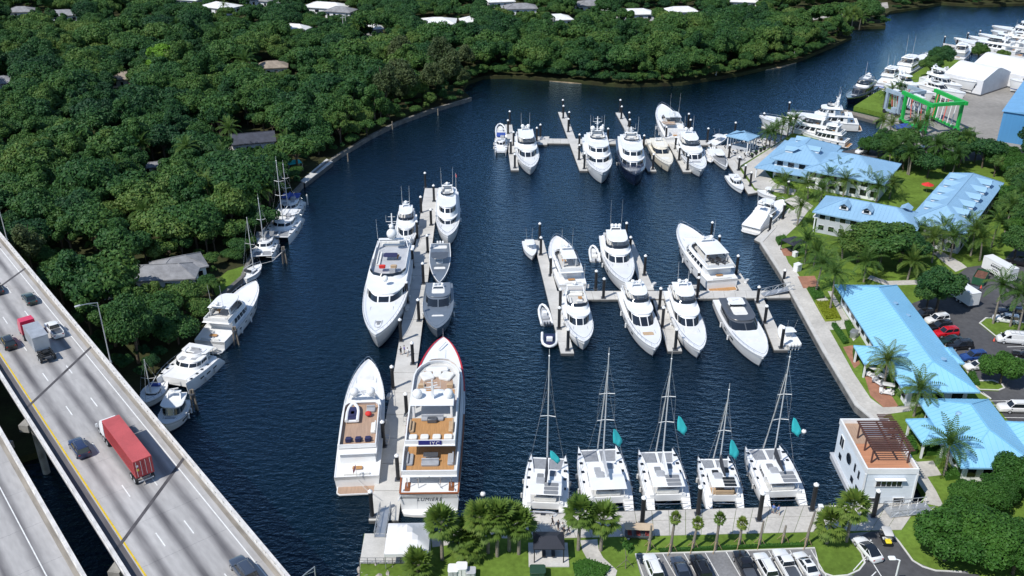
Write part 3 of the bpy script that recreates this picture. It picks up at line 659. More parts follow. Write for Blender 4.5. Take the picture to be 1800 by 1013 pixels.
def console_boat(label, bow, stern, B, hull=None, cover=None, ttop=True, engines=2, zb=1.5, zs=.95, name='centre_console_boat', cat='motorboat', group=None, world=None, cabin=False, inner=None, topm=None):
    b = Boat(name, label, cat, bow, stern, B, zb, zs, group, world); b.shape(.92, 2.0, .8, .35); L = b.L
    b.hull(hull, .55, inner or OFFW, cap=WHITE); zd = zs - .55
    if cover:
        MB().loft([b.ring(b.sheer(L * .8) - .1, L * .40, L * .97, B * .46, L * .3, .12, .12), b.ring(b.sheer(L * .8) + .35, L * .46, L * .9, B * .3, L * .3, .5, .1)]).build('bow_cover', cover, b.root, 35)
    else: b.sofa(L * .72, 0, L * .14, B * .4, zd, '')
    if cabin:
        b.tier(L * .3, L * .68, B * .36, zd, 1.9, L * .1, .1, L * .12, .35, .5, .9, side=3, front=3); b.slab(L * .2, L * .6, B * .38, zd + 1.9, .1, L * .1, .35, .5); b.arch(L * .42, B * .25, zd + 2.0, .3, .2, 1, False, 1, dr=.2)
    else:
        MB().pad(L * .47, 0, zd, L * .12, B * .3, 1.15).build('console', WHITE, b.root, 35); MB().pad(L * .36, 0, zd, L * .08, B * .34, .85).build('leaning_post', CUSH, b.root, 35)
        if ttop:
            m = MB()
            for sx in (L * .40, L * .52):
                for sy in (-B * .2, B * .2): m.tube([(sx, sy, zd), (sx - .1, sy * 1.1, zd + 2.1)], .035, 5)
            m.build('top_frame', STEEL, b.root, 0); b.slab(L * .28, L * .60, B * .36, zd + 2.1, .08, L * .08, .1, .6, topm, 't_top')
            for y in (-.6, .6): MB().tube([(L * .35, y * B * .3, zd + 2.15), (L * .25, y * B * .45, zd + 5)], .02, 4, .01).build('antenna', WHITE, b.root, 0)
    MB().pad(.5, 0, zd, .7, B * .75, .45).build('stern_bench', CUSH, b.root, 35)
    for i in range(engines):
        y = (i - (engines - 1) / 2) * .62
        MB().pad(-.35, y, zs - .15, .75, .42, .55, b=.12).box(-.3, y, .25, .22, .16, .9).build('outboard', WHITE if engines > 2 else DGREY, b.root, 35)
    return b
def rib_boat(label, bow, stern, B, tube=None, inner=None, name='inflatable_tender', engines=1, zb=.9, zs=.7, group=None, seat=None):
    pb, ps = G(*bow, zb), G(*stern, zs); d = pb - ps; l = hypot(d.x, d.y)
    t = thing(name, label, 'tender', (ps.x, ps.y, .1), atan2(d.y, d.x), group); w = B / 2 - .28; r = .28
    pts = [(0, -w, r), (l * .5, -w, r), (l * .75, -w * .85, r * 1.3), (l * .92, -w * .45, r * 1.8), (l * .98, 0, r * 2), (l * .92, w * .45, r * 1.8), (l * .75, w * .85, r * 1.3), (l * .5, w, r), (0, w, r)]
    MB().tube(pts, r, 8).build('inflatable_tube', tube or WHITE, t, 50)
    MB().prism([(.05, -w), (l * .6, -w), (l * .92, 0), (l * .6, w), (.05, w)], -.1, .22).build('floor', inner or LGREY, t, 0)
    MB().pad(l * .5, 0, .2, l * .13, B * .35, .85).build('console', WHITE, t, 35); MB().pad(l * .3, 0, .2, l * .14, B * .5, .5).build('seat', seat or CUSH, t, 35); MB().pad(l * .72, 0, .2, l * .12, B * .35, .35).build('bow_seat', seat or CUSH, t, 35)
    for i in range(engines): MB().pad(-.3, (i - (engines - 1) / 2) * .55, .4, .6, .38, .6, b=.1).box(-.28, (i - (engines - 1) / 2) * .55, .1, .2, .15, .8).build('outboard', DGREY, t, 35)
    return t

def catamaran(label, bow, stern, B, mast_px=None, zb=1.9, zs=1.1, bag=None, roof=None, solar=None, dinghy=False, power=False, tramp=None, flag=None, name='sailing_catamaran', cat='catamaran', genoa=True, hull=None, seats=None, bimini=True, mast_u=.58, furl=None, group=None, spread=2, mono=False):
    b = Boat(name, label, cat, bow, stern, B, zb, zs, group); L = b.L; R = b.root; hw = B * .115; yc = B / 2 - hw; hm = hull or WHITE
    def hbx(u): return hw * ((.72 + .28 * sin(pi / 2 * u / .4)) if u < .4 else max(.04, 1 - ((u - .4) / .6) ** 2.3))
    zdk = lambda u: zs + .35 + (zb - zs - .2) * min(1, u * 1.4) if u > .14 else .45 + (zs - .1) * (u / .14)
    for sg in (1, -1):
        rings = []
        for i in range(17):
            u = i / 16; h = hbx(u); x = u * L; zz = zdk(u); xw = x - .35 * u ** 6 
            rings.append([(xw, sg * yc + h * .5, -.6), (xw, sg * yc + h * .9, .0), (x, sg * yc + h, zz * .7), (x, sg * yc + h * .9, zz), (x, sg * yc - h * .9, zz), (x, sg * yc - h, zz * .7), (xw, sg * yc - h * .9, 0), (xw, sg * yc - h * .5, -.6)])
        MB().loft(rings).build('hull', hm, R, 40)
        st = MB()
        for k in range(4): st.pad(.25 + k * .5, sg * yc, .35 + k * .3, .52, hw * 1.5, .12, b=.02)
        st.build('stern_steps', OFFW, R, 0)
        for u in (.4, .56, .70, .86): MB().pad(L * u, sg * (yc + .08), zdk(u) + .0, .55, .5, .05, b=.01).build('hatch', GLASS, R, 0)
        for u in (.32, .5, .66): MB().box(L * u, sg * (yc + hbx(u)) , zdk(u) * .62, 1.1, .07, .26).build('hull_window', GLASS, R, 0)
        m = MB(); pts = [(L * u, sg * (yc + hbx(u) * .85), zdk(u) + .65) for u in (.2, .4, .6, .8, .97)]; m.tube(pts, .022, 4)
        for p in pts: m.tube([(p[0], p[1], p[2] - .65), p], .02, 4)
        m.build('guard_rail', STEEL, R, 0)
        for u in (.35, .6): 
            y = sg * (yc + hbx(u) + .15); MB().tube([(L * u, y, .35), (L * u, y, 1.1)], .16, 7).build('fender', OFFW, R, 40)
    b.hb = lambda x: B / 2
    b.bul = .4
    xa, xc, xt = L * .13, L * .70, L * .955; zd = zdk(.5)
    MB().prism([(xa, -yc), (L * .74, -yc), (L * .74, yc), (xa, yc)], .75, zd - .02).build('bridgedeck', hm, R, 0)
    MB().prism([(xa + .2, -yc + hw * .7), (L * .33, -yc + hw * .7), (L * .33, yc - hw * .7), (xa + .2, yc - hw * .7)], zd - .02, zd).build('cockpit_deck', seats or TEAKP if seats else OFFW, R, 0)
    if not power:
        MB().prism([(L * .742, -yc + .3), (xt - .1, -yc + .25), (xt - .1, -.25), (L * .742, -.3)], zd - .16, zd - .13).build('trampoline', tramp or MESHN, R, 0)
        MB().prism([(L * .742, .3), (xt - .1, .25), (xt - .1, yc - .25), (L * .742, yc - .3)], zd - .16, zd - .13).build('trampoline', tramp or MESHN, R, 0)
        MB().tube([(xt, -yc, zd - .12), (xt, yc, zd - .12)], .12, 8).build('cross_beam', WHITE, R, 40)
        MB().box((L * .74 + xt) / 2, 0, zd - .1, xt - L * .74, .42, .16).build('longeron', WHITE, R, 0)
    else: MB().prism([(L * .74, -yc), (L * .9, -yc + .3), (L * .9, yc - .3), (L * .74, yc)], .75, zd - .03).build('foredeck', hm, R, 0)
    Wc = B * .335
    b.tier(L * .30, L * .68, Wc, zd - .05, 1.35, L * .10, 0, L * .16, .1, .42, .88, side=3, front=5, fs=.55, s0=.58, s1=1.05, mat=hm)
    zr = zd + 1.3; b.slab(L * .27, L * .58, Wc * 1.0, zr, .12, L * .12, .1, .5, hm)
    if bimini:
        b.slab(L * .10, L * .36, Wc * 1.02, zr + .42, .1, L * .05, .1, .85, roof or WHITE, 'bimini')
        m = MB()
        for sg in (1, -1):
            for x in (L * .13, L * .33): m.tube([(x, sg * Wc * .9, zd), (x, sg * Wc * .9, zr + .45)], .05, 5)
        m.build('bimini_post', WHITE, R, 0)
    MB().pad(L * .345, Wc * .35, zr + .1, 1.5, 1.3, .5).build('helm_station', CUSHG, R, 35)
    b.sofa(L * .175, 0, .8, Wc * 1.4, zd, 'a', seats or CUSH); b.table(L * .23, -Wc * .3, 1.0, 1.2, zd, LGREY)
    for u in (.46, .52): MB().pad(L * u, Wc * (.4 if u < .5 else -.4), zr + .11, 1.3, 1.0, .05, b=.01).build('roof_hatch', solar or CUSHG, R, 0)
    if solar:
        for i in range(3): MB().pad(L * (.14 + i * .07), -Wc * .35, zr + .53, L * .06, Wc * .9, .04, b=.01).build('solar_panel', solar, R, 0)
    if dinghy:
        d = link('davit_dinghy', rib_tube_mesh(3.4, LGREY), R, (-.35, 1.7, 1.0), (0, 0, -pi / 2)); link('dinghy_seat', rib_seat_mesh(3.4, CANVD), d)
    MB().tube([(.1, -yc, 1.5), (-.5, -yc * .4, 1.9), (-.5, yc * .4, 1.9), (.1, yc, 1.5)], .05, 5).build('stern_arch', STEEL, R, 0)
    if mast_px and not power:
        xm = L * mast_u; wx = R.location.x + cos(b.rz) * xm; wy = R.location.y + sin(b.rz) * xm
        Hm = height_to(wx, wy, mast_px); rake = -.012 * Hm
        MB().tube([(xm, 0, zr + .1), (xm + rake * .5, 0, Hm * .55), (xm + rake, 0, Hm)], .125, 8, .075).build('mast', MASTM, R, 50)
        MB().tube([(xm + rake, 0, Hm), (xm + rake, 0, Hm + 1.2)], .025, 4).ball((xm + rake, 0, Hm + .1), .12).build('mast_antenna', WHITE, R, 0)
        bl = L * .36; zb_ = zr + 1.35
        MB().tube([(xm - .1, 0, zb_), (xm - bl, 0, zb_ + .1)], .11, 6).build('boom', WHITE, R, 40)
        if bag: MB().loft([[(xm - .15, -.16, zb_), (xm - .15, .16, zb_), (xm - .2, .1, zb_ + 1.25), (xm - .2, -.1, zb_ + 1.25)], [(xm - bl * .5, -.24, zb_ + .02), (xm - bl * .5, .24, zb_ + .02), (xm - bl * .5, .1, zb_ + .75), (xm - bl * .5, -.1, zb_ + .75)], [(xm - bl, -.14, zb_ + .1), (xm - bl, .14, zb_ + .1), (xm - bl, .05, zb_ + .4), (xm - bl, -.05, zb_ + .4)]]).build('sail_bag', bag, R, 35)
        sp = []
        for k in ([.42, .66] if spread == 2 else [.5]):
            z = zr + (Hm - zr) * k; w = B * .17 * (1.15 - k * .4)
            MB().tube([(xm - .5, -w, z + .1), (xm + rake * k, 0, z), (xm - .5, w, z + .1)], .05, 5).build('spreader', WHITE, R, 0); sp.append((z + .1, w))
        m = MB(); rg = .02
        for sg in (1, -1):
            m.tube([(xm - L * .06, sg * (B / 2 - .3), zd), (xm - .5, sg * sp[0][1], sp[0][0])] + ([(xm - .5, sg * sp[1][1], sp[1][0])] if len(sp) > 1 else []) + [(xm + rake * .95, 0, Hm * .95)], rg, 4)
            m.tube([(xm - .5, sg * sp[0][1], sp[0][0]), (xm + rake * .8, 0, Hm * .8)], rg, 4)
        m.tube([(xm + rake, 0, Hm * .98), (.2 if mono else L * .06, 0, zd)], .012, 4) if mono else None
        m.build('rigging', STEEL, R, 0)
        if genoa: MB().tube([(xt, 0, zd + .2), ((xt + xm) / 2, 0, (zd + Hm * .86) / 2), (xm + .1, 0, Hm * .86)], .11, 6, .07).build('furled_sail', furl or OFFW, R, 40)
        b.Hm, b.xm = Hm, xm
        if flag:       # turquoise flag hung from the starboard spreader halyard: a thing of its own
            z1 = zr + (Hm - zr) * flag[0]; lx, ly = xm - .9, -flag[1]
            vs = []; fs = []; nn = 7; fh = flag[2]
            for i in range(nn + 1):
                t = i / nn
                for j in range(4):
                    q = j / 3; w = 1.55 * (0.25 + .75 * min(1, t * 1.6)) * (1 if t < .85 else .8); ph = t * 2.2 + q * 2.6
                    vs.append((.18 * sin(ph) * q, -q * w + .08 * sin(ph * 1.7), -t * fh - q * (.55 + .45 * t) * .8 + .1 * sin(ph)))
            for i in range(nn):
                for j in range(3): fs.append((i * 4 + j, i * 4 + j + 1, i * 4 + j + 5, i * 4 + j + 4))
            wx2, wy2 = R.location.x + cos(b.rz) * lx - sin(b.rz) * ly, R.location.y + sin(b.rz) * lx + cos(b.rz) * ly
            f = MB().add(vs, fs).build('flag', TURQ, None, 60); f.location = (wx2, wy2, z1); f.rotation_euler = (0, 0, b.rz + flag[4] if len(flag) > 4 else b.rz)
            sol = f.modifiers.new('thickness', 'SOLIDIFY'); sol.thickness = .01
            tag(f, flag[3], 'flag', 'turquoise flags in the catamaran rigging')
    return b
def monohull(label, bow, stern, B, mast_px, name='sailboat', hull=None, mast_u=.6, deckm=None, cover=None, zb=1.5, zs=1.1):
    b = Boat(name, label, 'sailboat', bow, stern, B, zb, zs); b.shape(.7, 2.0, .85, .4); L = b.L; b.hull(hull, .2, deckm or TEAKP)
    b.tier(L * .3, L * .68, B * .28, zs - .2, .75, .6, .1, L * .1, .5, .4, .8, side=4, front=1); b.slab(L * .29, L * .63, B * .28, zs + .55, .07, L * .1, .5)
    MB().pad(L * .2, 0, zs - .15, L * .16, B * .5, .15).build('cockpit_sole', deckm or TEAKP, b.root, 0); MB().pad(L * .3, 0, zs + .55, L * .08, B * .5, .5).build('sprayhood', cover or CANVD, b.root, 35)
    xm = L * mast_u; wx = b.root.location.x + cos(b.rz) * xm; wy = b.root.location.y + sin(b.rz) * xm; Hm = height_to(wx, wy, mast_px)
    MB().tube([(xm, 0, zs), (xm, 0, Hm)], .12, 8, .07).build('mast', OFFW, b.root, 50); MB().tube([(xm - .1, 0, zs + 1.7), (L * .12, 0, zs + 1.8)], .09, 6).build('boom', OFFW, b.root, 50)
    MB().tube([(xm - .2, -1.3, Hm * .55), (xm, 0, Hm * .54), (xm - .2, 1.3, Hm * .55)], .045, 5).build('spreader', OFFW, b.root, 0)
    m = MB()
    for sg in (1, -1): m.tube([(xm, sg * B * .46, zs), (xm - .2, sg * 1.3, Hm * .55), (xm, 0, Hm * .97)], .018, 4)
    m.tube([(L - .1, 0, zb), (xm, 0, Hm * .97)], .03, 4); m.tube([(.1, 0, zs), (xm, 0, Hm * .98)], .018, 4); m.build('rigging', STEEL, b.root, 0)
    b.rail(L * .6, .6); b.hatch(L * .78, 0, b.sheer(L * .78) - .2, .5); return b

# ------------------------------------------------------------------ the boats of the photograph
# -- long dock
b = motor_yacht('large white tri-level motor yacht bow towards us left of the long dock, tall dome mast', (660, 589), (696, 432), 9.2, 4.6, 2.6, ph=False, top=False, fly=True, flyx=(.08, .50), x_cabin=(.12, .72), rf=4.5, pads=None, deck=OFFW, domes=0, ant=2, arch_at=.14, side=6, mast=0, dr=.6, flyfloor=LGREY, p=2.6)
L = b.L; zz = b.sheer(L * .72) + 1.6
b.mast(.13 * L, zz + 2.4, 5.0); b.dome(.16 * L, 0, zz + 2.3, 1.15); b.dome(.155 * L, 0, zz + 4.4, .55)
b.padm(L * .27, 0, 2.0, 3.0, zz + .4, CUSHB, .2); b.sofa(L * .40, 1.2, 1.3, 1.3, zz + .3, 'f', CUSHT); b.sofa(L * .40, -1.2, 1.3, 1.3, zz + .3, 'f', REDF)
b.dome(L * .545, 0, zz + .3, .65); tender_on(b, L * .86, 0, b.sheer(L * .86) - .5, 3.2, 0, LGREY, CANVG)
b.flat(L * .80, L * .95, 2.4, .7, b.sheer(L * .9) - .42, CANVG, 'foredeck_panel')
b = motor_yacht('white convertible cruiser moored astern of the large white yacht on the long dock', (712, 433), (716, 378), 5.2, 2.6, 1.4, flyx=(.12, .5), domes=1, ant=2, p=2.2, side=3); tender_on(b, b.L * .74, .2, b.sheer(b.L * .74) + .1, 3.0, .3, WHITE, CUSH)
b = motor_yacht('white pilothouse trawler yacht with small red flag, far right end of long dock', (787, 415), (787, 338), 6.0, 3.6, 2.0, ph=True, x_cabin=(.12, .76), rf=1.6, domes=1, ant=2, pads=None, deck=OFFW, p=3.0, q=.75, cock=TEAKP)
link('ensign', MB().add([(0, 0, 0), (.9, .2, -.2), (.9, .2, -.9), (0, 0, -.7)], [(0, 1, 2, 3)]).mesh('ensign', REDF, 0), b.root, (.2, 2.2, 7.2)); MB().tube([(.2, 2.2, 1.8), (.2, 2.2, 7.3)], .04, 5).build('flagstaff', WHITE, b.root, 0)
# two grey boats
b = console_boat('dark grey open tender with three sunpads, moored astern of the grey express cruiser', (772, 497), (774, 428), 4.8, GREYBLUE, None, False, 3, 1.9, 1.4, 'open_tender', 'motorboat', inner=GREYBLUE); L = b.L
b.padm(L * .10, 0, L * .08, 3.2, 1.1, CUSH, .35)
for i, y in enumerate((-.9, .3, 1.4)): b.sofa(L * .27, y, .9, .8, .9, 'a', CUSHB, 'helm_seat')
b.slab(L * .40, L * .56, 1.9, 3.0, .12, 1.5, .2, .6, DGREY, 'canopy'); b.padm(L * .66, 0, L * .1, 2.6, 1.3, CUSH, .35)
b = sport_cruiser('grey-blue express cruiser with white sunpads on the right of the long dock', (768, 578), (772, 499), 6.2, 2.9, 1.8, GREYBLUE, GREYBLUE, deck=GREYBLUE, pads='w', cock=OFFW, x_cabin=(.24, .60), ant=0); L = b.L
b.padm(L * .88, 0, L * .06, 2.0, b.sheer(L * .88) - .4, CUSH, .3); b.padm(L * .04, 0, L * .05, 3.4, 1.6, CUSH, .4)
# yacht with teak flybridge, stern to us
b = motor_yacht('white yacht stern towards us with teak upper deck, three dark loungers and covered tender', (648, 632), (627, 838), 7.0, 3.4, 2.2, fly=False, top=False, x_cabin=(.10, .78), rf=5.5, pads='w', domes=2, ant=0, arch_at=.56, side=6, dr=.75, cock=TEAKP, ws=.95, p=2.8, q=.75, name='motor_yacht')
L = b.L; zz = b.sheer(L * .78) + 1.25
b.coaming(.13 * L, .50 * L, 2.9, zz + .15, .7, .3, 1.2, .5, .9, floor=TEAKP, name='upper_deck_coaming')
for y in (-1.5, 0, 1.5): b.sofa(L * .19, y, 1.2, .9, zz + .2, 'a', CUSHB, 'lounger')
tender_on(b, L * .33, 1.3, zz + .25, 4.4, 0, WHITE, CUSHB); MB().pad(L * .41, 1.3, zz + .5, 2.4, 1.6, .55, b=.2).build('tender_cover', CUSHB, b.root, 35)
b.sofa(L * .44, -1.5, 1.2, 1.4, zz + .2, 'f', CUSHG, 'bar_unit'); MB().ball((L * .39, -1.2, zz + .75), .55, .55, .4).build('beanbag', REDF, b.root, 50)
b.sofa(L * .28, -2.2, 2.6, .8, zz + .2, 's'); b.padm(L * .94, 0, 1.2, 1.8, b.sheer(L * .9) - .35, CUSHB, .2, 'bow_pad')
for y in (-.8, .8): MB().ball((L * .90, y, b.sheer(L * .9) - .3), .7, .6, .25).build('foredeck_locker', DGREY, b.root, 50)
fl = MB().add([(0, 0, 0), (-.9, .35, -.35), (-.95, .3, -1.0), (-.05, 0, -.75)], [(0, 1, 2, 3)]); link('ensign', fl.mesh('ensign', pm('ensign_cloth', (.7, .25, .25), .8, var=.3, scale=4), 0), b.root, (-.2, 0, 4.6)); MB().tube([(0, 0, 2.2), (-.25, 0, 4.7)], .04, 5).build('flagstaff', WHITE, b.root, 0)
# -- the great yacht with lettering on its transom
b = Boat('superyacht', 'largest white superyacht with teak decks, red bow rail and LUMIERE on its transom', 'yacht', (779, 593), (754, 868), 9.2, 4.6, 3.4); b.shape(.93, 3.0, .72, .4); L = b.L
b.hull(None, .9, OFFW, rake=3.0, cap=WHITE, n=26)
m = MB()
for sg in (1, -1): m.loft([[(x, sg * (b.hb(x) + .06), b.sheer(x) - .02), (x, sg * (b.hb(x) + .06), b.sheer(x) + .14), (x, sg * max(0, b.hb(x) - .22), b.sheer(x) + .14)] for x in [L * (.6 + .4 * i / 16) for i in range(17)]], caps=False, closed=False)
m.build('bow_cap_rail', REDP, b.root, 40)
m = MB()
for sg in (1, -1): m.loft([[(x, sg * (b.hb(x) + .04), b.sheer(x) + .05), (x, sg * (b.hb(x) + .04), b.sheer(x) + .12), (x, sg * (b.hb(x) - .2), b.sheer(x) + .12)] for x in [L * (.45 * i / 8) for i in range(9)]], caps=False, closed=False)
m.box(.05, 0, 3.47, .3, 8.4, .08); m.build('cap_rail', pm('varnished_teak', (.28, .09, .03), .3, var=.1), b.root, 40)
# main deck house and aft deck
b.tier(L * .16, L * .74, 3.75, 2.5, 2.6, 2.5, 0, L * .12, .85, .42, .8, side=8, front=4, name='main_deck_house')
b.flat(.3, L * .16, 3.9, 3.9, 2.52, TEAK, 'aft_deck'); b.sofa(1.3, 0, 1.1, 4.6, 2.55, 'a'); b.table(2.9, 0, 1.2, 3.2, 2.55, TEAK)
for sg in (1, -1): MB().pad(1.6, sg * 3.2, 2.55, 2.2, .9, .9).build('aft_stair_block', pm('varnished_joinery', (.25, .09, .035), .45, var=.2), b.root, 35)
for sg in (-3.2, -1.6, 1.6, 3.2): MB().tube([(L * .03, sg, 2.55), (L * .03, sg, 5.2)], .07, 6).build('deck_post', STEEL, b.root, 40)
# upper deck
zu = 5.1; b.slab(L * .035, L * .78, 4.35, zu, .22, L * .14, .25, .5, name='upper_deck')
b.coaming(L * .04, L * .77, 4.25, zu + .2, .85, .3, L * .13, .3, name='upper_bulwark', floor=OFFW, th=.2)
b.flat(L * .05, L * .20, 3.5, 3.6, zu + .25, TEAK, 'upper_aft_deck')
b.tier(L * .20, L * .655, 3.2, zu + .2, 2.4, 2.2, 0, L * .1, 1.3, .45, .85, side=6, front=4, name='upper_deck_house')
b.sofa(L * .10, 0, 1.2, 2.6, zu + .25, 'f', CUSHG); b.table(L * .135, 0, 1.2, 2.2, zu + .25, DGREY)
for sg in (1, -1): b.sofa(L * .12, sg * 3.0, 2.6, .9, zu + .25, 'p' if sg > 0 else 's', CUSHG)
b.flat(L * .68, L * .755, 2.9, 2.0, zu + .25, TEAK, 'forward_lounge_deck'); b.sofa(L * .70, 0, 1.2, 3.4, zu + .28, 'a'); b.table(L * .735, 0, .9, 1.8, zu + .28, WHITE)
# sun deck
zs_ = zu + 2.65; b.slab(L * .125, L * .665, 3.95, zs_, .22, L * .12, .7, .5, name='sun_deck')
b.coaming(L * .13, L * .655, 3.85, zs_ + .2, .75, .3, L * .11, .75, name='sun_deck_bulwark', floor=OFFW, th=.2)
b.flat(L * .145, L * .285, 3.2, 3.2, zs_ + .25, TEAK, 'sun_deck_teak')
for y in (-2.6, -.9, .9, 2.6): b.padm(L * .165, y, 1.1, 1.2, zs_ + .28, CUSH, .4, 'lounger')
b.sofa(L * .275, 0, .9, 3.4, zs_ + .28, 'f', CUSHG); MB().pad(L * .262, 0, zs_ + .28, .9, 1.5, .7).build('bar_screen', DGREY, b.root, 35)
for sg in (1, -1): b.sofa(L * .225, sg * 2.95, 2.6, .7, zs_ + .28, 'p' if sg > 0 else 's', CUSHT)
# hard top between aft sun deck and spa
for sg in (1, -1):
    for x in (L * .30, L * .36): MB().pad(x, sg * 2.9, zs_ + .2, 1.0, .35, 2.3).build('top_pillar', WHITE, b.root, 35)
b.slab(L * .285, L * .375, 3.3, zs_ + 2.45, .2, L * .02, .9, .8, name='hardtop'); b.mast(L * .33, zs_ + 2.6, 3.6)
for sg in (1, -1): b.dome(L * .335, sg * 2.4, zs_ + 2.6, .8)
b.flat(L * .385, L * .47, 3.1, 3.1, zs_ + .25, TEAK, 'bar_deck'); MB().ball((L * .43, -.5, zs_ + .5), 1.5, 1.4, .4, 14, 5).build('spa_tub', WHITE, b.root, 50)
MB().pad(L * .42, 2.0, zs_ + .28, 2.2, 1.2, .95).build('bar_counter', WHITE, b.root, 35); b.sofa(L * .40, -2.4, 2.0, .8, zs_ + .28, 's', REDF)
b.flat(L * .475, L * .60, 3.0, 2.2, zs_ + .25, TEAKP, 'forward_sun_deck')
for sg in (1, -1): b.padm(L * .555, sg * 1.6, 2.3, 2.0, zs_ + .28, CUSH, .45, 'sunbed', sg * .4); b.sofa(L * .49, sg * 2.3, 1.2, 1.0, zs_ + .28, 'a', CUSHT)
b.padm(L * .575, 0, 2.0, 1.4, zs_ + .28, CUSH, .35); MB().pad(L * .60, 0, zs_ + .28, 1.0, 3.6, .6, b=.15).build('windbreak', WHITE, b.root, 35)
# foredeck
zf = b.sheer(L * .88) - .9
b.flat(L * .76, L * .83, .6, .5, zf + 1.3, TEAK, 'foredeck_walk') if False else None
MB().pad(L * .865, 0, zf, 3.8, 2.0, 1.0, b=.3).build('foredeck_locker', WHITE, b.root, 35)
for sg in (1, -1):
    r = link('jet_ski', rib_tube_mesh(3.2, RUBBER), b.root, (L * .825, sg * 2.5, zf + .2), (0, 0, sg * -.15)); link('jet_ski_seat', rib_seat_mesh(3.2, DGREY), r)
b.flat(L * .795, L * .84, 2.6, 2.4, zf + .02, TEAK, 'foredeck_teak'); b.windlass(L - 2.6); MB().tube([(L - .2, 0, 4.7), (L + .1, 0, 6.4)], .04, 5).build('jackstaff', STEEL, b.root, 0)
link('jet_crane', MB().tube([(L * .89, .5, zf), (L * .89, .5, zf + 1.4), (L * .94, -.6, zf + 1.6)], .12, 6).mesh('jet_crane', WHITE), b.root)
b.ports([L * (.2 + .07 * i) for i in range(9)], 1.9, .9, .35)
# transom with name and swim platform
MB().loft([[(-.05, -4.1, .5), (-.05, 4.1, .5), (.1, 4.15, .5), (.1, -4.15, .5)], [(-.75, -3.6, .5), (-.75, 3.6, .5), (.1, 4.1, .45), (.1, -4.1, .45)]]) if False else None
poly = [(.1, -4.1), (-.9, -3.7), (-1.15, -2.2), (-1.25, 0), (-1.15, 2.2), (-.9, 3.7), (.1, 4.1)]
MB().prism(poly, .05, .45).build('swim_platform', WHITE, b.root, 0)
for y in (-1.75, 1.75): MB().box(-.012, y, 2.0, .03, .035, 2.6).build('garage_door_seam', LGREY, b.root, 0)
b.transom_text('LUMIERE', .82, 2.35, BOOT, -.03, .25)
for k_ in range(5): MB().box(-.03, -.4 + k_ * .2, 1.65, .02, .13, .09).build('port_lettering', LGREY, b.root, 0)
bn = MB().box(L * .128, 0, zs_ + .5, .06, 3.4, .95).build('banner', pm('blue_banner', (.015, .02, .16), .6, var=.05), b.root, 0, 'dark blue banner with white letters IYC'); link('lettering', text_mesh('IYC', .85, WHITE, .01), bn, (L * .128 - .045, -.7, zs_ + .5), (pi / 2, 0, -pi / 2))
for sg in (1, -1): MB().tube([(L * .02, sg * 3.7, 3.6), (-.6, sg * 4.4, 2.6)], .08, 6).build('passerelle_arm', STEEL, b.root, 40)
MB().tube([(L * .035, 0, 5.3), (-.5, 0, 6.6)], .05, 5).build('flagstaff', DGREY, b.root, 0)
b.fenders([L * k for k in (.2, .4, .6)], 1)

# -- far dock
rib_boat('white inflatable boat at the left end of the far dock, ahead of the tiny catamaran', (879, 214), (882, 239), 3.8, WHITE, OFFW, zb=1.3, zs=1.0)
catamaran('tiny white power catamaran with blue cockpit at the left of the far dock', (880, 269), (881, 243), 4.0, None, 1.2, .8, power=True, roof=CANVB, bimini=True, name='power_catamaran')
motor_yacht('white flybridge yacht with two domes, leftmost of the big yachts on the far dock', (933, 295), (921, 240), 6.8, 3.0, 1.7, flyx=(.12, .52), top=True, domes=2, ant=2, p=2.5, dr=.55)
motor_yacht('white yacht with tall white mast and domes beside the second far dock finger', (1059, 304), (1044, 242), 7.8, 4.0, 2.4, ph=True, domes=2, ant=2, mast=4.0, p=2.8, rf=2.5, x_cabin=(.14, .74), dr=.7, pads=None)
motor_yacht('white-topped yacht with dark navy hull in the middle of the far dock', (1118, 306), (1103, 246), 7.8, 4.2, 2.4, hull=NAVY, ph=True, domes=1, ant=2, p=3.0, rf=1.6, x_cabin=(.12, .76), mast=1.5, pads=None, side=5)
sport_cruiser('cream open express cruiser beside the navy-hulled yacht', (1177, 290), (1150, 245), 5.6, 2.8, 1.6, CREAM, CREAM, deck=CREAM, pads='w', ant=2)
motor_yacht('white flybridge yacht with grey foredeck pad at the right end of the far dock', (1233, 298), (1202, 246), 6.8, 3.0, 1.7, flyx=(.1, .5), top=True, domes=2, pads='g', ant=2, dr=.55)
b = motor_yacht('long white yacht, bow away from us, on the far side of the far dock', (1163, 183), (1189, 243), 7.4, 4.2, 2.2, ph=False, top=True, flyx=(.18, .50), x_cabin=(.08, .66), domes=1, ant=4, side=5, mast=1.6, al=7, p=2.8); tender_on(b, b.L * .13, 0, 5.2, 4.0, pi / 2, pm('tan_cover', (.42, .33, .27), .8), CUSHT)
console_boat('white centre console boat with grey bow cover beside the restaurant dock', (1277, 294), (1253, 262), 3.8, None, CANVG, True, 3)
rib_boat('small white tender squeezed between the last far-dock yacht and the covered boat', (1250, 284), (1243, 262), 2.6, WHITE, OFFW)
console_boat('small white cabin boat with dark boot stripe off the restaurant quay', (1305, 334), (1284, 309), 3.4, None, None, False, 2, cabin=True, name='cabin_boat')
console_boat('white open boat moored beside the blue-roofed pavilion', (1278, 236), (1250, 254), 3.4, None, None, True, 1, inner=CUSHT)
console_boat('white skiff at the quay above the covered sport fisher', (1331, 334), (1366, 344), 3.2, None, None, True, 2)
b = motor_yacht('sport fisher with white canvas cockpit cover, stern towards us at the right quay', (1376, 351), (1321, 400), 5.4, 2.6, 1.3, flyx=(.3, .55), x_cabin=(.3, .68), top=True, domes=1, ant=3, pads=None, cock=OFFW, name='sport_fisher'); L = b.L
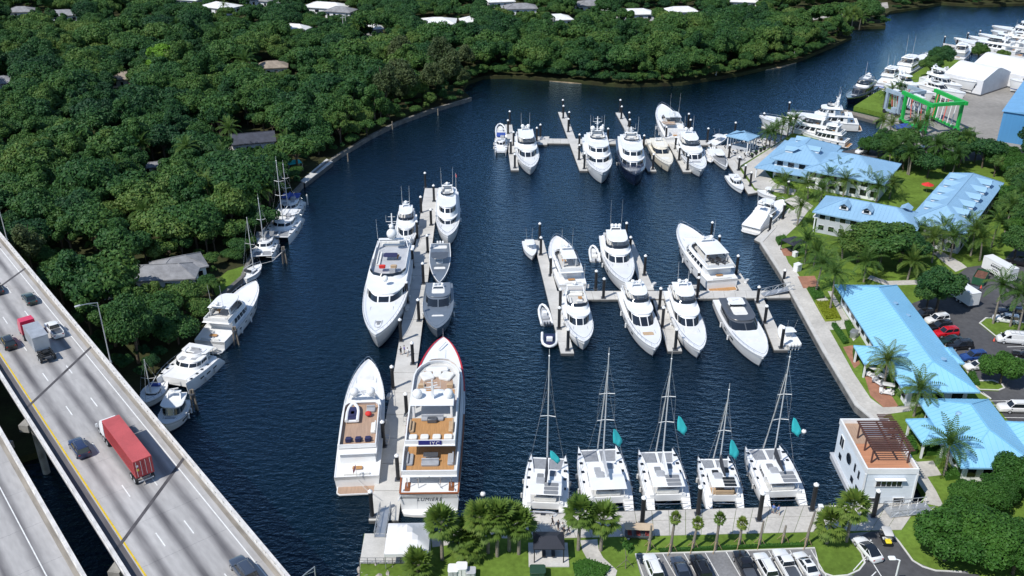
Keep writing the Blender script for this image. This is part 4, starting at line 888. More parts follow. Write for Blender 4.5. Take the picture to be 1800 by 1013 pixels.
MB().loft([[(-.4, -2.4, 1.5), (-.4, 2.4, 1.5), (-.2, 2.3, 1.9), (-.2, -2.3, 1.9)], [(L * .22, -2.6, 1.6), (L * .22, 2.6, 1.6), (L * .22, 2.0, 3.1), (L * .22, -2.0, 3.1)], [(L * .36, -2.0, 3.4), (L * .36, 2.0, 3.4), (L * .36, 1.7, 4.6), (L * .36, -1.7, 4.6)]]).build('cockpit_cover', CANV, b.root, 35)

# -- middle dock
console_boat('small white open boat off the upper left end of the middle dock', (936, 450), (928, 424), 3.0, None, None, True, 2)
motor_yacht('white yacht bow away from us on the left finger of the middle dock', (978, 415), (1007, 500), 6.4, 3.2, 1.9, flyx=(.08, .55), x_cabin=(.14, .68), topw=1.5, ant=3, domes=1, arch_at=.34, cock=TEAKP, rf=2.5, side=5)
rib_boat('white tender beside the yacht in the upper middle slip', (1042, 430), (1047, 457), 2.6, WHITE, LGREY)
motor_yacht('white sportfish-style yacht with tall antennas, bow towards us in the upper middle slip', (1100, 497), (1076, 415), 6.8, 3.4, 1.7, flyx=(.16, .50), x_cabin=(.22, .62), top=True, domes=3, ant=4, pads=None, al=6.5, p=2.3, name='motor_yacht')
b = motor_yacht('long white yacht with jet skis aft, bow away from us beside the upper right finger', (1196, 393), (1270, 492), 7.6, 3.8, 2.3, fly=True, flyx=(.06, .52), x_cabin=(.10, .70), top=True, topw=2.6, domes=2, ant=1, rf=4.5, pads='w', arch_at=.36, side=6, cock=TEAK, p=2.6); L = b.L; zz = b.sheer(L * .7) + 1.2
for y in (-.9, .6): r = link('jet_ski', rib_tube_mesh(3.0, RUBBER), b.root, (L * .07, y - .6, zz + .6), (0, 0, .5)); link('jet_ski_seat', rib_seat_mesh(3.0, DGREY), r)
for y in (-.7, .7): MB().pad(L * .90, y, b.sheer(L * .9) - .5, 1.6, .8, .4).build('foredeck_locker', DGREY, b.root, 35)
rib_boat('white inflatable with twin outboards on the left side of the middle dock', (953, 533), (962, 568), 2.7, WHITE, LGREY, engines=3, seat=CUSHG)
rib_boat('dark-floored dinghy with white rim at the lower left of the middle dock', (966, 608), (966, 583), 3.4, WHITE, NAVY, engines=0, seat=CUSHB)
motor_yacht('white flybridge yacht bow towards us beside the lower left finger of the middle dock', (1027, 601), (1007, 521), 5.6, 2.7, 1.5, flyx=(.12, .5), top=False, domes=1, ant=2, pads=None, x_cabin=(.16, .68))
motor_yacht('white yacht with grey sunscreen over the windscreen and bow seating, lower middle slip', (1152, 612), (1107, 514), 6.0, 2.8, 1.6, flyx=(.08, .42), topw=1.9, domes=2, ant=1, pads='t', front_wf=.2, x_cabin=(.14, .70), rf=4.6)
motor_yacht('white yacht with wide black windscreen, right of the lower middle finger', (1230, 616), (1189, 512), 6.0, 2.8, 1.6, flyx=(.1, .44), topw=2.0, domes=2, ant=2, pads='w', x_cabin=(.16, .66), rf=3.0)
b = sport_cruiser('white yacht with charcoal hardtop and dark coachroof in the lower right slip', (1342, 628), (1279, 527), 6.8, 3.0, 1.7, None, DGREY, cock=OFFW, x_cabin=(.20, .64), pads='w', ant=0, side=4); L = b.L
MB().pad(L * .22, 0, 4.25, L * .12, 3.2, .06, b=.02).build('white_roof_panel', WHITE, b.root, 0)
console_boat('white centre console with four white outboards beside the lower right finger', (1372, 571), (1395, 606), 3.4, None, None, True, 4)

# -- sailing catamarans along the bottom quay
def cat5(label, bl, br, sl, sr, top, **k):
    bow = ((bl[0] + br[0]) / 2, (bl[1] + br[1]) / 2); st = ((sl[0] + sr[0]) / 2, (sl[1] + sr[1]) / 2)
    B = (G(*sl, 1.0) - G(*sr, 1.0)).length; return catamaran(label, bow, st, B, top, **k)
F = 'turquoise flag hanging in the rigging of the %s catamaran from the left'
cat5('leftmost sailing catamaran, dark sail bag, inflatable dinghy on its stern davits', (936, 801), (992, 801), (915, 905), (999, 905), 625, bag=CANVD, dinghy=True, solar=CANVG, genoa=False, spread=1, flag=(.22, .5, 1.6, F % 'first', .2))
cat5('second sailing catamaran from the left with grey furled sail bag', (1013, 787), (1086, 785), (1026, 896), (1119, 896), 622, bag=LGREY, flag=(.36, 1.2, 2.6, F % 'second', .3))
cat5('third sailing catamaran from the left with white sail bag', (1120, 791), (1184, 790), (1136, 890), (1219, 890), 630, bag=CANV, flag=(.5, 1.6, 2.6, F % 'third', .1), solar=CANVG)
cat5('smaller fourth sailing catamaran with dark solar panels and brown cockpit', (1226, 804), (1280, 803), (1240, 889), (1312, 889), 685, bag=CANVD, solar=BLACKM, seats=CUSHT, spread=1, flag=(.42, 1.0, 2.8, F % 'fourth', .2))
cat5('rightmost sailing catamaran with charcoal sail bag and bimini', (1311, 786), (1369, 785), (1340, 884), (1424, 883), 627, bag=CANVD, solar=CANVG, flag=(.46, 1.7, 2.6, F % 'fifth', .0))

# -- left bank
b = catamaran('large white catamaran moored on the left bank with a tall mast', (485, 418), (511, 380), 7.4, 284, 1.9, 1.2, mast_u=.5, genoa=False, bag=None, roof=WHITE)
catamaran('white catamaran with blue cover moored beyond the large one on the left bank', (500, 384), (517, 352), 6.6, 290, 1.9, 1.2, mast_u=.62, genoa=False, roof=CANVB, bag=CANVB)
catamaran('shabby grey-white catamaran behind the small wooden-decked sailboat on the left bank', (459, 451), (470, 420), 6.0, 350, 1.6, 1.0, mast_u=.5, genoa=False, roof=CANVG, bag=CANVG, spread=1)
monohull('small sailboat with cluttered wooden deck moored on the left bank', (459, 464), (426, 489), 3.4, 382)
b = motor_yacht('big white motor yacht moored along the left bank, stern nearest the bridge', (449, 494), (368, 600), 6.6, 3.6, 2.0, flyx=(.16, .55), x_cabin=(.22, .66), topw=2.2, ant=2, domes=1, pads=None, cock=OFFW, plat=OFFW, side=5); r = tender_on(b, -1.3, 1.5, .5, 3.4, -pi / 2, OFFW, CUSHG)
b.hatch(b.L * .84, 0, b.sheer(b.L * .84) - .5, 1.4)
b = catamaran('white power catamaran with rounded cabin moored near the bridge', (301, 671), (364, 620), 7.6, None, 2.2, 1.7, power=True, bimini=True, name='power_catamaran'); L = b.L
b.coaming(L * .22, L * .46, 1.9, 3.7, .5, .3, 1.5, .1, name='flybridge_coaming'); b.sofa(L * .3, 0, .9, 1.8, 3.75, 'a', CUSHG)
monohull('weathered sailboat half hidden under the bridge on the left bank', (256, 708), (280, 672), 4.2, 632, cover=CANVB, deckm=LGREY)
motor_yacht('old white cabin cruiser in the shade of the bridge', (292, 746), (316, 704), 4.6, 2.0, 1.3, fly=False, top=False, ant=0, domes=0, pads='g', cock=LGREY, cabin_mat=OFFW, x_cabin=(.2, .7), name='cabin_cruiser', rail=False)

# -- beyond the restaurant, the fuel dock and the far marina
motor_yacht('long white yacht with blue hull windows behind the restaurant, bow pointing left', (1335, 203), (1482, 238), 7.6, 4.0, 2.4, fly=True, flyx=(.14, .5), x_cabin=(.1, .68), domes=2, ant=3, side=6, pads=None, mast=2.0)
motor_yacht('white yacht with radar mast behind the long one, bow pointing left past the fuel dock', (1384, 198), (1508, 214), 7.4, 4.0, 2.4, ph=True, domes=2, ant=3, mast=2.5, pads=None)
motor_yacht('white flybridge yacht nearest the restaurant roof in the basin behind', (1404, 226), (1490, 248), 5.8, 2.8, 1.6, flyx=(.1, .5), domes=2, ant=2, pads=None)
motor_yacht('white yacht with tall antennas at the fuel quay beyond the travel lifts', (1626, 95), (1584, 127), 7.0, 3.6, 2.0, flyx=(.1, .5), x_cabin=(.1, .66), domes=1, ant=4, al=8, top=True, pads=None)
motor_yacht('smaller white yacht with blue cockpit cover ahead of the one with tall antennas', (1588, 119), (1553, 147), 6.0, 2.6, 1.6, flyx=(.15, .5), domes=1, ant=2, cock=CANVB, top=True, pads=None)
motor_yacht('dark navy yacht with black superstructure at the fuel quay corner', (1490, 172), (1532, 150), 6.2, 2.8, 1.8, hull=NAVY, cabin_mat=DGREY, roof_mat=DGREY, fly=True, top=True, dark_top=DGREY, domes=1, ant=1, pads='g', cock=DGREY, plat=DGREY, deck=LGREY)
FARB = [((1677, 66), (1790, 90), 7.0), ((1703, 63), (1812, 84), 7.4), ((1720, 58.5), (1826, 78), 6.8), ((1742, 53), (1850, 72), 7.2), ((1744, 45), (1850, 60), 8.2), ((1788, 43), (1880, 55), 7.6)]
kinds = [dict(fly=True, top=True, ant=1), dict(ph=True, ant=1), dict(fly=True, top=False, ant=2), dict(fly=True, top=True, ant=1), dict(ph=True, ant=2, mast=2), dict(fly=True, top=True, ant=1)]
ordn = ['nearest', 'second', 'third', 'fourth', 'fifth', 'farthest']
for (bw, st, B), k, o_ in zip(FARB, kinds, ordn):
    motor_yacht('white yacht %s to the long white pier in the far marina' % o_ if o_ != 'farthest' else 'farthest white yacht at the right edge of the far marina', bw, st, B, 3.6, 2.1, domes=2, pads=None, rail=False, group='yachts packed in the far marina', flyx=(.1, .5), side=5, **k)
motor_yacht('white yacht stern towards us between the trees by the white sheds', (1702, 78), (1682, 103), 6.0, 2.8, 1.8, flyx=(.1, .5), domes=1, ant=1, pads=None, rail=False)
sport_cruiser('white express boat half hidden by the round tree beside the fuel quay', (1626, 93.5), (1660, 98), 4.6, 2.2, 1.4, ant=0)
# boats ashore in the yard, on stands
def ashore(bt, h):
    bt.root.location.z = ZR + h; L_ = bt.L; m = MB()
    for x in (L_ * .2, L_ * .45, L_ * .7):
        for sg in (1, -1): m.tube([(x, sg * bt.B * .38, .3), (x, sg * (bt.B * .38 + .5), -h)], .06, 5)
        m.box(x, 0, -h / 2 - .4, .5, .8, max(.4, h - .7))
    m.build('boat_stands', STEEL, bt.root, 0)
YB = [('blue-bottomed white cruiser ashore nearest the green travel lift', (1640, 178), (1560, 160), 5.0, 'm'), ('white express boat ashore behind the green travel lift beam', (1695, 178), (1612, 158), 5.0, 's'), ('white flybridge boat ashore in the middle of the boatyard', (1688, 165), (1622, 148), 5.0, 'm'),
      ('long white boat ashore against the white sheds', (1714, 158), (1640, 138), 4.8, 's'), ('white boat ashore at the right edge by the white sheds', (1772, 152), (1840, 160), 5.4, 'm'), ('white boat under grey cover inside the open white shed', (1733, 127), (1765, 134), 4.2, 's')]
for lb, bw, st, B, k in YB:
    bt = (motor_yacht(lb, bw, st, B, 3.4, 2.6, flyx=(.15, .5), domes=0, ant=0, pads=None, rail=False, boot=CANVB) if k == 'm' else sport_cruiser(lb, bw, st, B, 3.4, 2.6, ant=0)); ashore(bt, 1.3)

# ================================================================== docks and pilings
RUB = pm('dock_fender_strip', (.09, .09, .09), .8, var=.15)
def dock(label, quad, n, zt=.62, name='floating_dock', mat=None, m2=1):
    """quad: four photo points, start-left, start-right, end-right, end-left"""
    t = thing(name, label, 'dock'); a, b_, c, d = [tuple(G(x, y, zt)[:2]) for x, y in quad]
    MB().prism([a, b_, c, d], -.35, zt - .16).build('float', RUB, t, 0)
    for i in range(n):
        q = quad_between(a, d, c, b_, i / n + .0009 * 12 / n, (i + 1) / n - .0009 * 12 / n, 0.0, 1.0)
        cx, cy = sum(p[0] for p in q) / 4, sum(p[1] for p in q) / 4
        MB().prism([(x + (x - cx) * .002, y + (y - cy) * .002) for x, y in q], zt - .2, zt + random.Random(i + n).uniform(-.012, .012)).build('deck_panel', mat or CONC, t, 0)
    return t
dock('long pale floating dock between the superyachts in the left half of the basin', [(747, 331), (772, 331), (700, 915), (648, 915)], 20)
dock('left finger of the far dock', [(887, 219), (900, 219), (912, 299), (898, 299)], 7); dock('second finger of the far dock with tall black piles', [(981, 197), (994, 197), (1033, 300), (1019, 300)], 9)
dock('third finger of the far dock beside the navy-hulled yacht', [(1082, 198), (1094, 198), (1154, 301), (1139, 301)], 9); dock('short fourth finger of the far dock', [(1168, 240), (1180, 240), (1215, 302), (1201, 302)], 5)
dock('main walkway of the far dock running between its fingers', [(905, 243), (905, 251), (1256, 255), (1254, 247)], 26); dock('widened landing on the far dock walkway by two piles', [(944, 240), (945, 254), (962, 254), (966, 240)], 1, .68)
dock('left finger of the middle dock', [(938, 422), (955, 422), (1009, 621), (986, 621)], 12); dock('main walkway of the middle dock leading to the gangway', [(962, 512), (966, 527), (1390, 523), (1388, 511)], 22, .60)
dock('upper middle finger of the middle dock beside the sportfish-style yacht', [(1100, 422), (1112, 422), (1150, 510), (1128, 510)], 5); dock('lower middle finger of the middle dock between two yachts', [(1148, 528), (1166, 528), (1199, 617), (1174, 617)], 5)
dock('upper right finger of the middle dock beside the long yacht', [(1262, 440), (1275, 440), (1322, 511), (1300, 511)], 5); dock('lower right finger of the middle dock beside the outboard boat', [(1326, 525), (1342, 525), (1385, 615), (1361, 615)], 5)
dock('floating dock under the covered sport fisher at the right quay', [(1326, 421), (1344, 430), (1402, 376), (1388, 366)], 6); dock('floating dock beside the restaurant quay', [(1258, 256), (1272, 256), (1333, 338), (1316, 341)], 9)
dock('fuel dock at the bow of the long yacht behind the restaurant', [(1338, 224), (1340, 219), (1420, 236), (1418, 242)], 6); dock('narrow grey pier at the travel lift slip', [(1478, 196), (1485, 193), (1547, 208), (1540, 213)], 6, 1.1, mat=WOODG); dock('second pier of the travel lift slip below the palms', [(1501, 187), (1510, 184), (1562, 196), (1556, 201)], 5, 1.1, mat=WOODG)
fp = dock('long white pier on piles in the far marina', [(1658, 76), (1658, 79.5), (1830, 110), (1832, 105)], 24, 1.5, 'pier')
PILES = dict(
 long=[(748, 305, 748, 330), (763, 327, 763, 354), (740.5, 347, 740.5, 374), (758, 369.5, 758, 396), (733.6, 390, 733.6, 419), (752, 415, 752, 444), (725, 439, 726, 470.5), (743.7, 464, 744.5, 499), (715, 497, 716, 532), (735.5, 528, 736.5, 564), (703.6, 563, 705, 599.5), (725, 604, 726, 640), (689.7, 645.7, 691, 683), (713, 693.7, 715, 730), (673.7, 742.7, 675, 785), (698, 802, 700, 843.6), (652, 865, 654.5, 908)],
 far=[(896.4, 196.6, 896, 219), (893, 212.4, 893, 235), (903, 233, 902.7, 256), (898, 248.5, 898, 270.6), (905.6, 272, 905, 295.5), (943.5, 225.6, 943.5, 248), (949.8, 220, 949.8, 242), (989.3, 176.6, 989, 198), (990, 187, 990, 208), (1001, 198, 1000, 222), (999.6, 210, 998.8, 232), (1018, 237.4, 1018, 262), (1018, 256, 1017.7, 281), (1027, 270.6, 1027, 297), (1059, 221, 1059, 243), (1068, 227, 1068, 250), (1089.6, 176.6, 1089.6, 198), (1093, 188, 1092, 209), (1105.7, 198.7, 1105, 222), (1107, 211, 1106, 233.5), (1131.5, 239, 1131, 262), (1170.6, 224, 1170, 250), (1209.8, 201, 1209, 225), (1213, 211.5, 1212, 236), (1188.5, 242, 1187, 262), (1195.5, 259.6, 1193.3, 282), (1209.8, 274, 1208, 299), (1149, 272, 1147.5, 298), (1245, 226.7, 1243, 250)],
 rest=[(1292.8, 216.5, 1291, 238), (1387, 181, 1385, 205), (1343, 200, 1341, 221), (1282.7, 256, 1281, 278), (1299.5, 277, 1298, 299.5), (1311, 291.5, 1308.5, 314), (1321, 304, 1318.5, 327), (1385.8, 320, 1383, 346), (1354.8, 381, 1352.5, 407), (1378, 360, 1376, 385), (1472, 250, 1470, 268)],
 mid=[(948.8, 394, 948.5, 422), (951.3, 418.5, 950.5, 448), (969.3, 453, 967.8, 484.7), (985.5, 509.6, 984.5, 544), (984, 542, 982.6, 578), (999.6, 580, 998, 616), (1048, 477.5, 1047, 508), (1061.7, 491, 1060.5, 524), (1101.5, 393, 1100, 422), (1108.7, 418, 1107, 447), (1134.9, 450.6, 1132.5, 484), (1161, 508, 1159, 543), (1165.4, 541.4, 1164, 576), (1188.9, 580, 1186.7, 614.7), (1227.6, 479, 1226, 512), (1228, 489, 1225.5, 522), (1251, 392, 1249.5, 420), (1264, 416, 1262, 445), (1297.5, 450.7, 1294, 482), (1334.6, 505.5, 1331, 532), (1347.9, 539, 1344, 568), (1376.9, 577, 1373, 612), (1378, 476, 1377, 497)],
 bottom=[(1132, 876, 1128.5, 922), (1230, 857, 1226.5, 904.7), (1339, 868, 1334, 915), (1434, 853, 1427, 897), (1543.8, 864, 1535, 908)],
 marina=[(1660, 65, 1659, 77), (1701, 61, 1700, 70), (1722, 56, 1721, 66), (1682, 70, 1681, 81)])
PL = dict(long='black piling with white cap along the long dock', far='black piling with white cap on the far dock', rest='black piling with white cap off the restaurant and right quay', mid='black piling with white cap on the middle dock', bottom='thick black piling with white cap on the bottom quay', marina='black piling at the far marina pier')
ORD = ['first', 'second', 'third', 'fourth', 'fifth', 'sixth', 'seventh', 'eighth', 'ninth', 'tenth', 'eleventh', 'twelfth', 'thirteenth', 'fourteenth', 'fifteenth', 'sixteenth', 'seventeenth']
FING = dict(long=[('the long dock', (760, 331), (675, 915))], far=[('the left far dock finger', (893, 219), (905, 299)), ('the second far dock finger', (988, 197), (1026, 300)), ('the third far dock finger', (1088, 198), (1147, 301)), ('the fourth far dock finger', (1174, 240), (1208, 302)), ('the far dock walkway', (940, 245), (1070, 250)), ('the far dock tip', (1209, 225), (1245, 250))],
 mid=[('the left middle dock finger', (946, 422), (998, 621)), ('the left walkway half', (1045, 505), (1062, 524)), ('the upper middle dock finger', (1105, 422), (1135, 490)), ('the lower middle dock finger', (1157, 528), (1187, 617)), ('the upper right dock finger', (1250, 420), (1300, 490)), ('the right walkway half', (1226, 505), (1228, 525)), ('the lower right dock finger', (1332, 525), (1373, 615))],
 rest=[('the restaurant dock', (1281, 278), (1320, 330)), ('the fuel dock', (1341, 221), (1385, 205)), ('the sport fisher dock', (1352, 407), (1383, 346))], bottom=[('the bottom quay', (1128, 922), (1535, 908))], marina=[('the far marina pier', (1659, 77), (1721, 66))])
PLAB = {}
for k, lst in PILES.items():
    grp = {}
    for tx, ty, bx, by in lst:
        def dseg(f):
            (n_, (x0, y0), (x1, y1)) = f; u = max(0, min(1, ((bx - x0) * (x1 - x0) + (by - y0) * (y1 - y0)) / ((x1 - x0) ** 2 + (y1 - y0) ** 2))); return hypot(bx - x0 - u * (x1 - x0), by - y0 - u * (y1 - y0))
        grp.setdefault(min(FING[k], key=dseg)[0], []).append((bx, by))
    for nm, ps_ in grp.items():
        hor = nm.startswith('the bottom') or nm.startswith('the far marina') or 'walkway' in nm; ps_.sort(key=(lambda q: q[0]) if hor else (lambda q: q[1]))
        for i, q in enumerate(ps_): PLAB[q] = ('thick ' if k == 'bottom' else '') + 'black piling with white cap, ' + ORD[i] + (' from the left on ' if hor else ' from the far end of ') + nm
shaft = MB().cone((0, 0, 0), .30, .30, 1.0, 12).mesh('piling_shaft', PILEM); capm = MB().cone((0, 0, -.02), .36, .36, .18, 12).cone((0, 0, .16), .36, .05, .3, 12).mesh('piling_cap', WHITE)
collar = MB().box(0, 0, 0, .95, .95, .14).mesh('piling_collar', DGREY)
for k, lst in PILES.items():
    for tx, ty, bx, by in lst:
        zb_ = .62 if k != 'bottom' else ZR; p = G(bx, by, zb_); H = min(6.8, max(3.4, height_to(p.x, p.y, ty)))
        t = thing('dock_piling', PLAB.get((bx, by), PL[k]), 'piling', (p.x, p.y, 0), 0, 'black pilings, ' + k + ' row'); s_ = 1.08 if k == 'bottom' else 1.0
        link('shaft', shaft, t, (0, 0, -2), None, (s_, s_, H + 2)); link('cap', capm, t, (0, 0, H), None, (s_, s_, 1)); link('collar', collar, t, (0, 0, zb_ + .08))
# old timber piles off the left bank
wp = MB().cone((0, 0, -2), .2, .16, 1, 8).mesh('timber_pile', WOODG)
for i, (bx, by, h, lb) in enumerate([(690, 228, 2.4, 'wooden mooring pile off the old left seawall'), (770, 203, 2.0, 'wooden mooring pile near the wooded point'), (612, 284, 2.2, 'pale wooden mooring pile in the dark water by the left seawall'), (541, 360, 2.6, 'white topped wooden pile beside the moored catamarans'), (1122, 143, 2.0, 'pale channel post before the far bank'), (1258, 138, 2.6, 'white channel marker before the far bank'), (1395, 103, 2.6, 'white channel marker near the sandy point')]):
    p = G(bx, by, 0); tag(link('mooring_pile', MB().cone((0, 0, -2), .22, .18, h + 2, 8).cone((0, 0, h), .24, .05, .35, 8).mesh('mooring_pile', WOODG if i not in (3, 4, 5, 6) else OFFW), None, (p.x, p.y, 0)), lb, 'post')
for bx, by, h, lb in [(501, 464, 4.2, 'triple timber dolphin with mooring lines off the small sailboat'), (416, 607, 4.0, 'pair of leaning timber piles off the big left bank yacht'), (343, 722, 4.2, 'leaning timber piles off the bridge')]:
    p = G(bx, by, 0); t = thing('mooring_dolphin', lb, 'piling', (p.x, p.y, 0))
    for q in ((-.35, 0, .25), (.35, .1, -.2), (0, .4, .1)): MB().tube([(q[0] * 1.6, q[1] * 1.6, -2), (q[0] * .6, q[1] * .5, h)], .17, 7).build('pile', WOODG, t, 40)
    MB().cone((0, .1, h - 1.0), .55, .55, .3, 10).build('rope_band', DGREY, t, 40)
# ================================================================== highway bridge
ZD = 12.0
_a, _b = G(500, 1010, ZD + .9), G(0, 413, ZD + .9); BRZ = atan2(_b.y - _a.y, _b.x - _a.x)
BO = Vector((_a.x, _a.y, 0)); BDIR = Vector((cos(BRZ), sin(BRZ), 0)); BN = Vector((-sin(BRZ), cos(BRZ), 0))
def on_bridge(x, y, z=ZD): return BO + BDIR * x + BN * y + Vector((0, 0, z))
def road_concrete():
    m = pm('bridge_deck_concrete', (0.40, 0.385, 0.375), 0.9, var=0.12, scale=0.12, fine=0.25, stretch=(0.25, 1, 1))
    nt = m.node_tree; N = nt.nodes; L = nt.links; b = N['Principled BSDF']; src = b.inputs['Base Color'].links[0].from_socket
    tc = N.new('ShaderNodeTexCoord'); sp = N.new('ShaderNodeSeparateXYZ'); L.new(tc.outputs['Object'], sp.inputs[0])
    # oil and tyre darkening worn into the middle of each 3.6 m lane
    m1 = N.new('ShaderNodeMath'); m1.operation = 'ADD'; m1.inputs[1].default_value = 2.2; L.new(sp.outputs['Y'], m1.inputs[0])
    m2 = N.new('ShaderNodeMath'); m2.operation = 'DIVIDE'; m2.inputs[1].default_value = 3.6; L.new(m1.outputs[0], m2.inputs[0])
    m3 = N.new('ShaderNodeMath'); m3.operation = 'FRACT'; L.new(m2.outputs[0], m3.inputs[0])
    m4 = N.new('ShaderNodeMath'); m4.operation = 'SUBTRACT'; m4.inputs[1].default_value = 0.5; L.new(m3.outputs[0], m4.inputs[0])
    m5 = N.new('ShaderNodeMath'); m5.operation = 'ABSOLUTE'; L.new(m4.outputs[0], m5.inputs[0])
    r = N.new('ShaderNodeValToRGB'); r.color_ramp.elements[0].position = 0.05; r.color_ramp.elements[0].color = (1, 1, 1, 1); r.color_ramp.elements[1].position = 0.27; r.color_ramp.elements[1].color = (0, 0, 0, 1); L.new(m5.outputs[0], r.inputs[0])
    mp = N.new('ShaderNodeMapping'); mp.inputs['Scale'].default_value = (0.06, 0.5, 1); L.new(tc.outputs['Object'], mp.inputs[0])
    nz = N.new('ShaderNodeTexNoise'); nz.inputs['Scale'].default_value = 1.2; nz.inputs['Detail'].default_value = 4; L.new(mp.outputs[0], nz.inputs['Vector'])
    mm = N.new('ShaderNodeMath'); mm.operation = 'MULTIPLY'; L.new(r.outputs[0], mm.inputs[0]); L.new(nz.outputs[0], mm.inputs[1])
    k = N.new('ShaderNodeMath'); k.operation = 'MULTIPLY'; k.inputs[1].default_value = 1.55; L.new(mm.outputs[0], k.inputs[0])
    mx = N.new('ShaderNodeMix'); mx.data_type = 'RGBA'; L.new(k.outputs[0], mx.inputs[0]); L.new(src, mx.inputs[6]); mx.inputs[7].default_value = (0.09, 0.085, 0.09, 1); L.new(mx.outputs[2], b.inputs['Base Color'])
    return m
ROADC = road_concrete()
PARA = pm('parapet_concrete', (0.62, 0.60, 0.58), 0.9, var=0.16, scale=0.8, fine=0.35)
STAIN = pm('stained_beam_concrete', (0.30, 0.29, 0.27), 0.9, var=0.25, scale=0.4, fine=0.3)
X0, X1 = -60, 330
def bridge_deck(label, y0, y1, lines, dashes, joints, yellow=None, openp=True):
    t = thing('highway_bridge', label, 'bridge', (BO.x, BO.y, 0), BRZ)
    x = X0 + 1.0; i = 0
    while x < X1:
        l = 7.95; e = .02
        MB().box(x + l / 2, (y0 + y1) / 2, ZD - .15, l - e, y1 - y0, .3).build('deck_slab', ROADC, t, 0); x += l; i += 1
    m = MB()
    for k in range(6): m.box((X0 + X1) / 2, y0 + .8 + (y1 - y0 - 1.6) * k / 5, ZD - 1.0, X1 - X0, .6, 1.4)
    m.build('girders', STAIN, t, 0)
    for side, yy in (('a', y0 + .22), ('b', y1 - .22)):
        m = MB().box((X0 + X1) / 2, yy, ZD + .16, X1 - X0, .44, .36).box((X0 + X1) / 2, yy, ZD + .86, X1 - X0, .36, .2)
        px_ = X0
        while px_ < X1: m.box(px_ + 1.0, yy, ZD + .55, 1.35, .30, .42); px_ += 2.4
        m.build('parapet', PARA, t, 0)
    mk = MB()
    for y in lines: mk.box((X0 + X1) / 2, y, ZD + .008, X1 - X0, .14, .012)
    for y in dashes:
        for k in range(-6, 27): mk.box(15.9 + k * 11.95, y, ZD + .008, 3.05, .15, .012)
    mk.build('lane_markings', PAINT, t, 0)
    if yellow: MB().box((X0 + X1) / 2, yellow, ZD + .008, X1 - X0, .22, .012).build('yellow_line', pm('yellow_paint', (.62, .43, .02), .8, var=.12, scale=2), t, 0)
    if yellow: MB().box((X0 + X1) / 2, (yellow + .25 + y1 - .45) / 2, ZD + .006, X1 - X0, y1 - .45 - yellow - .25, .012).build('dirty_shoulder', pm('grimy_shoulder', (.13, .12, .125), .95, var=.2, scale=.6, stretch=(.2, 1, 1)), t, 0)
    MB().box((X0 + X1) / 2, y0 + .75, ZD + .005, X1 - X0, .55, .008).build('shoulder_grime', pm('shoulder_dirt', (.30, .27, .23), .95, var=.25, scale=.8, stretch=(.2, 1, 1)), t, 0)
    for jx in joints:
        o = MB().prism([(jx - .32, y0 + .45), (jx + .32, y0 + .45), (jx + .32 - (y1 - y0 - .9) * .92, y1 - .45), (jx - .32 - (y1 - y0 - .9) * .92, y1 - .45)], ZD + .003, ZD + .018).build('expansion_joint', pm('joint_asphalt', (.075, .07, .075), .9, var=.2), t, 0)
    for jx in joints:       # piers under the skewed joints
        m = MB(); ym, w = (y0 + y1) / 2, (y1 - y0); cx = jx - .46 * w
        a = -atan2(.92, 1); m.box(cx, ym, ZD - 2.3, 1.5, w * 1.36 + 1.2, 1.2, -a)
        m.build('pier_cap', STAIN, t, 0)
        for k in (-.42, -.14, .14, .42): MB().cone((cx - k * w * .92, ym + k * w, -2), .55, .55, ZD - .9, 10).build('pier_column', STAIN, t, 40)
    return t
js = [29.8 + 38.9 * k for k in range(-2, 8)]
bridge_deck('near carriageway of the concrete highway bridge with traffic and yellow edge line', -.45, 14.2, [1.4], [5.0, 8.6], js, 12.25)
bridge_deck('empty second carriageway of the highway bridge at the bottom left corner', 17.7, 34, [21.2], [24.8, 28.4], [j - 16.7 for j in js])
def street_lamp(p, h, rz, label, arm=2.6, mat=None, name='street_lamp', group=None, two=False):
    t = thing(name, label, 'street lamp', tuple(p), rz, group)
    MB().cone((0, 0, 0), .2, .18, .35, 8).tube([(0, 0, 0), (0, 0, h * .5), (0, 0, h)], .11, 7, .07).build('pole', mat or ALU, t, 40)
    MB().tube([(0, 0, h - .05), (arm * .5, 0, h + .25), (arm, 0, h + .35)], .055, 6).tube([(0, 0, h - .7), (arm * .5, 0, h + .1), (arm * .8, 0, h + .3)], .03, 5).build('arm', mat or ALU, t, 40)
    MB().pad(arm + .3, 0, h + .25, .85, .36, .22, b=.06).build('lamp_head', mat or LGREY, t, 40); return t
p = on_bridge(60, -.45, ZD + .9); street_lamp(p, height_to(p.x, p.y, 532) - p.z, BRZ + pi / 2, 'tall street lamp leaning its arm over the bridge by the white pickup')
p = on_bridge(122, -.45, ZD + .9); street_lamp(p, 9, BRZ + pi / 2, 'street lamp on the bridge parapet at the left edge')
p = on_bridge(-3.5, -2.2, 5); street_lamp(p, height_to(p.x, p.y, 996) - p.z, BRZ + pi / 2 + .4, 'street lamp with its arm showing at the bottom beside the bridge', 3.2)

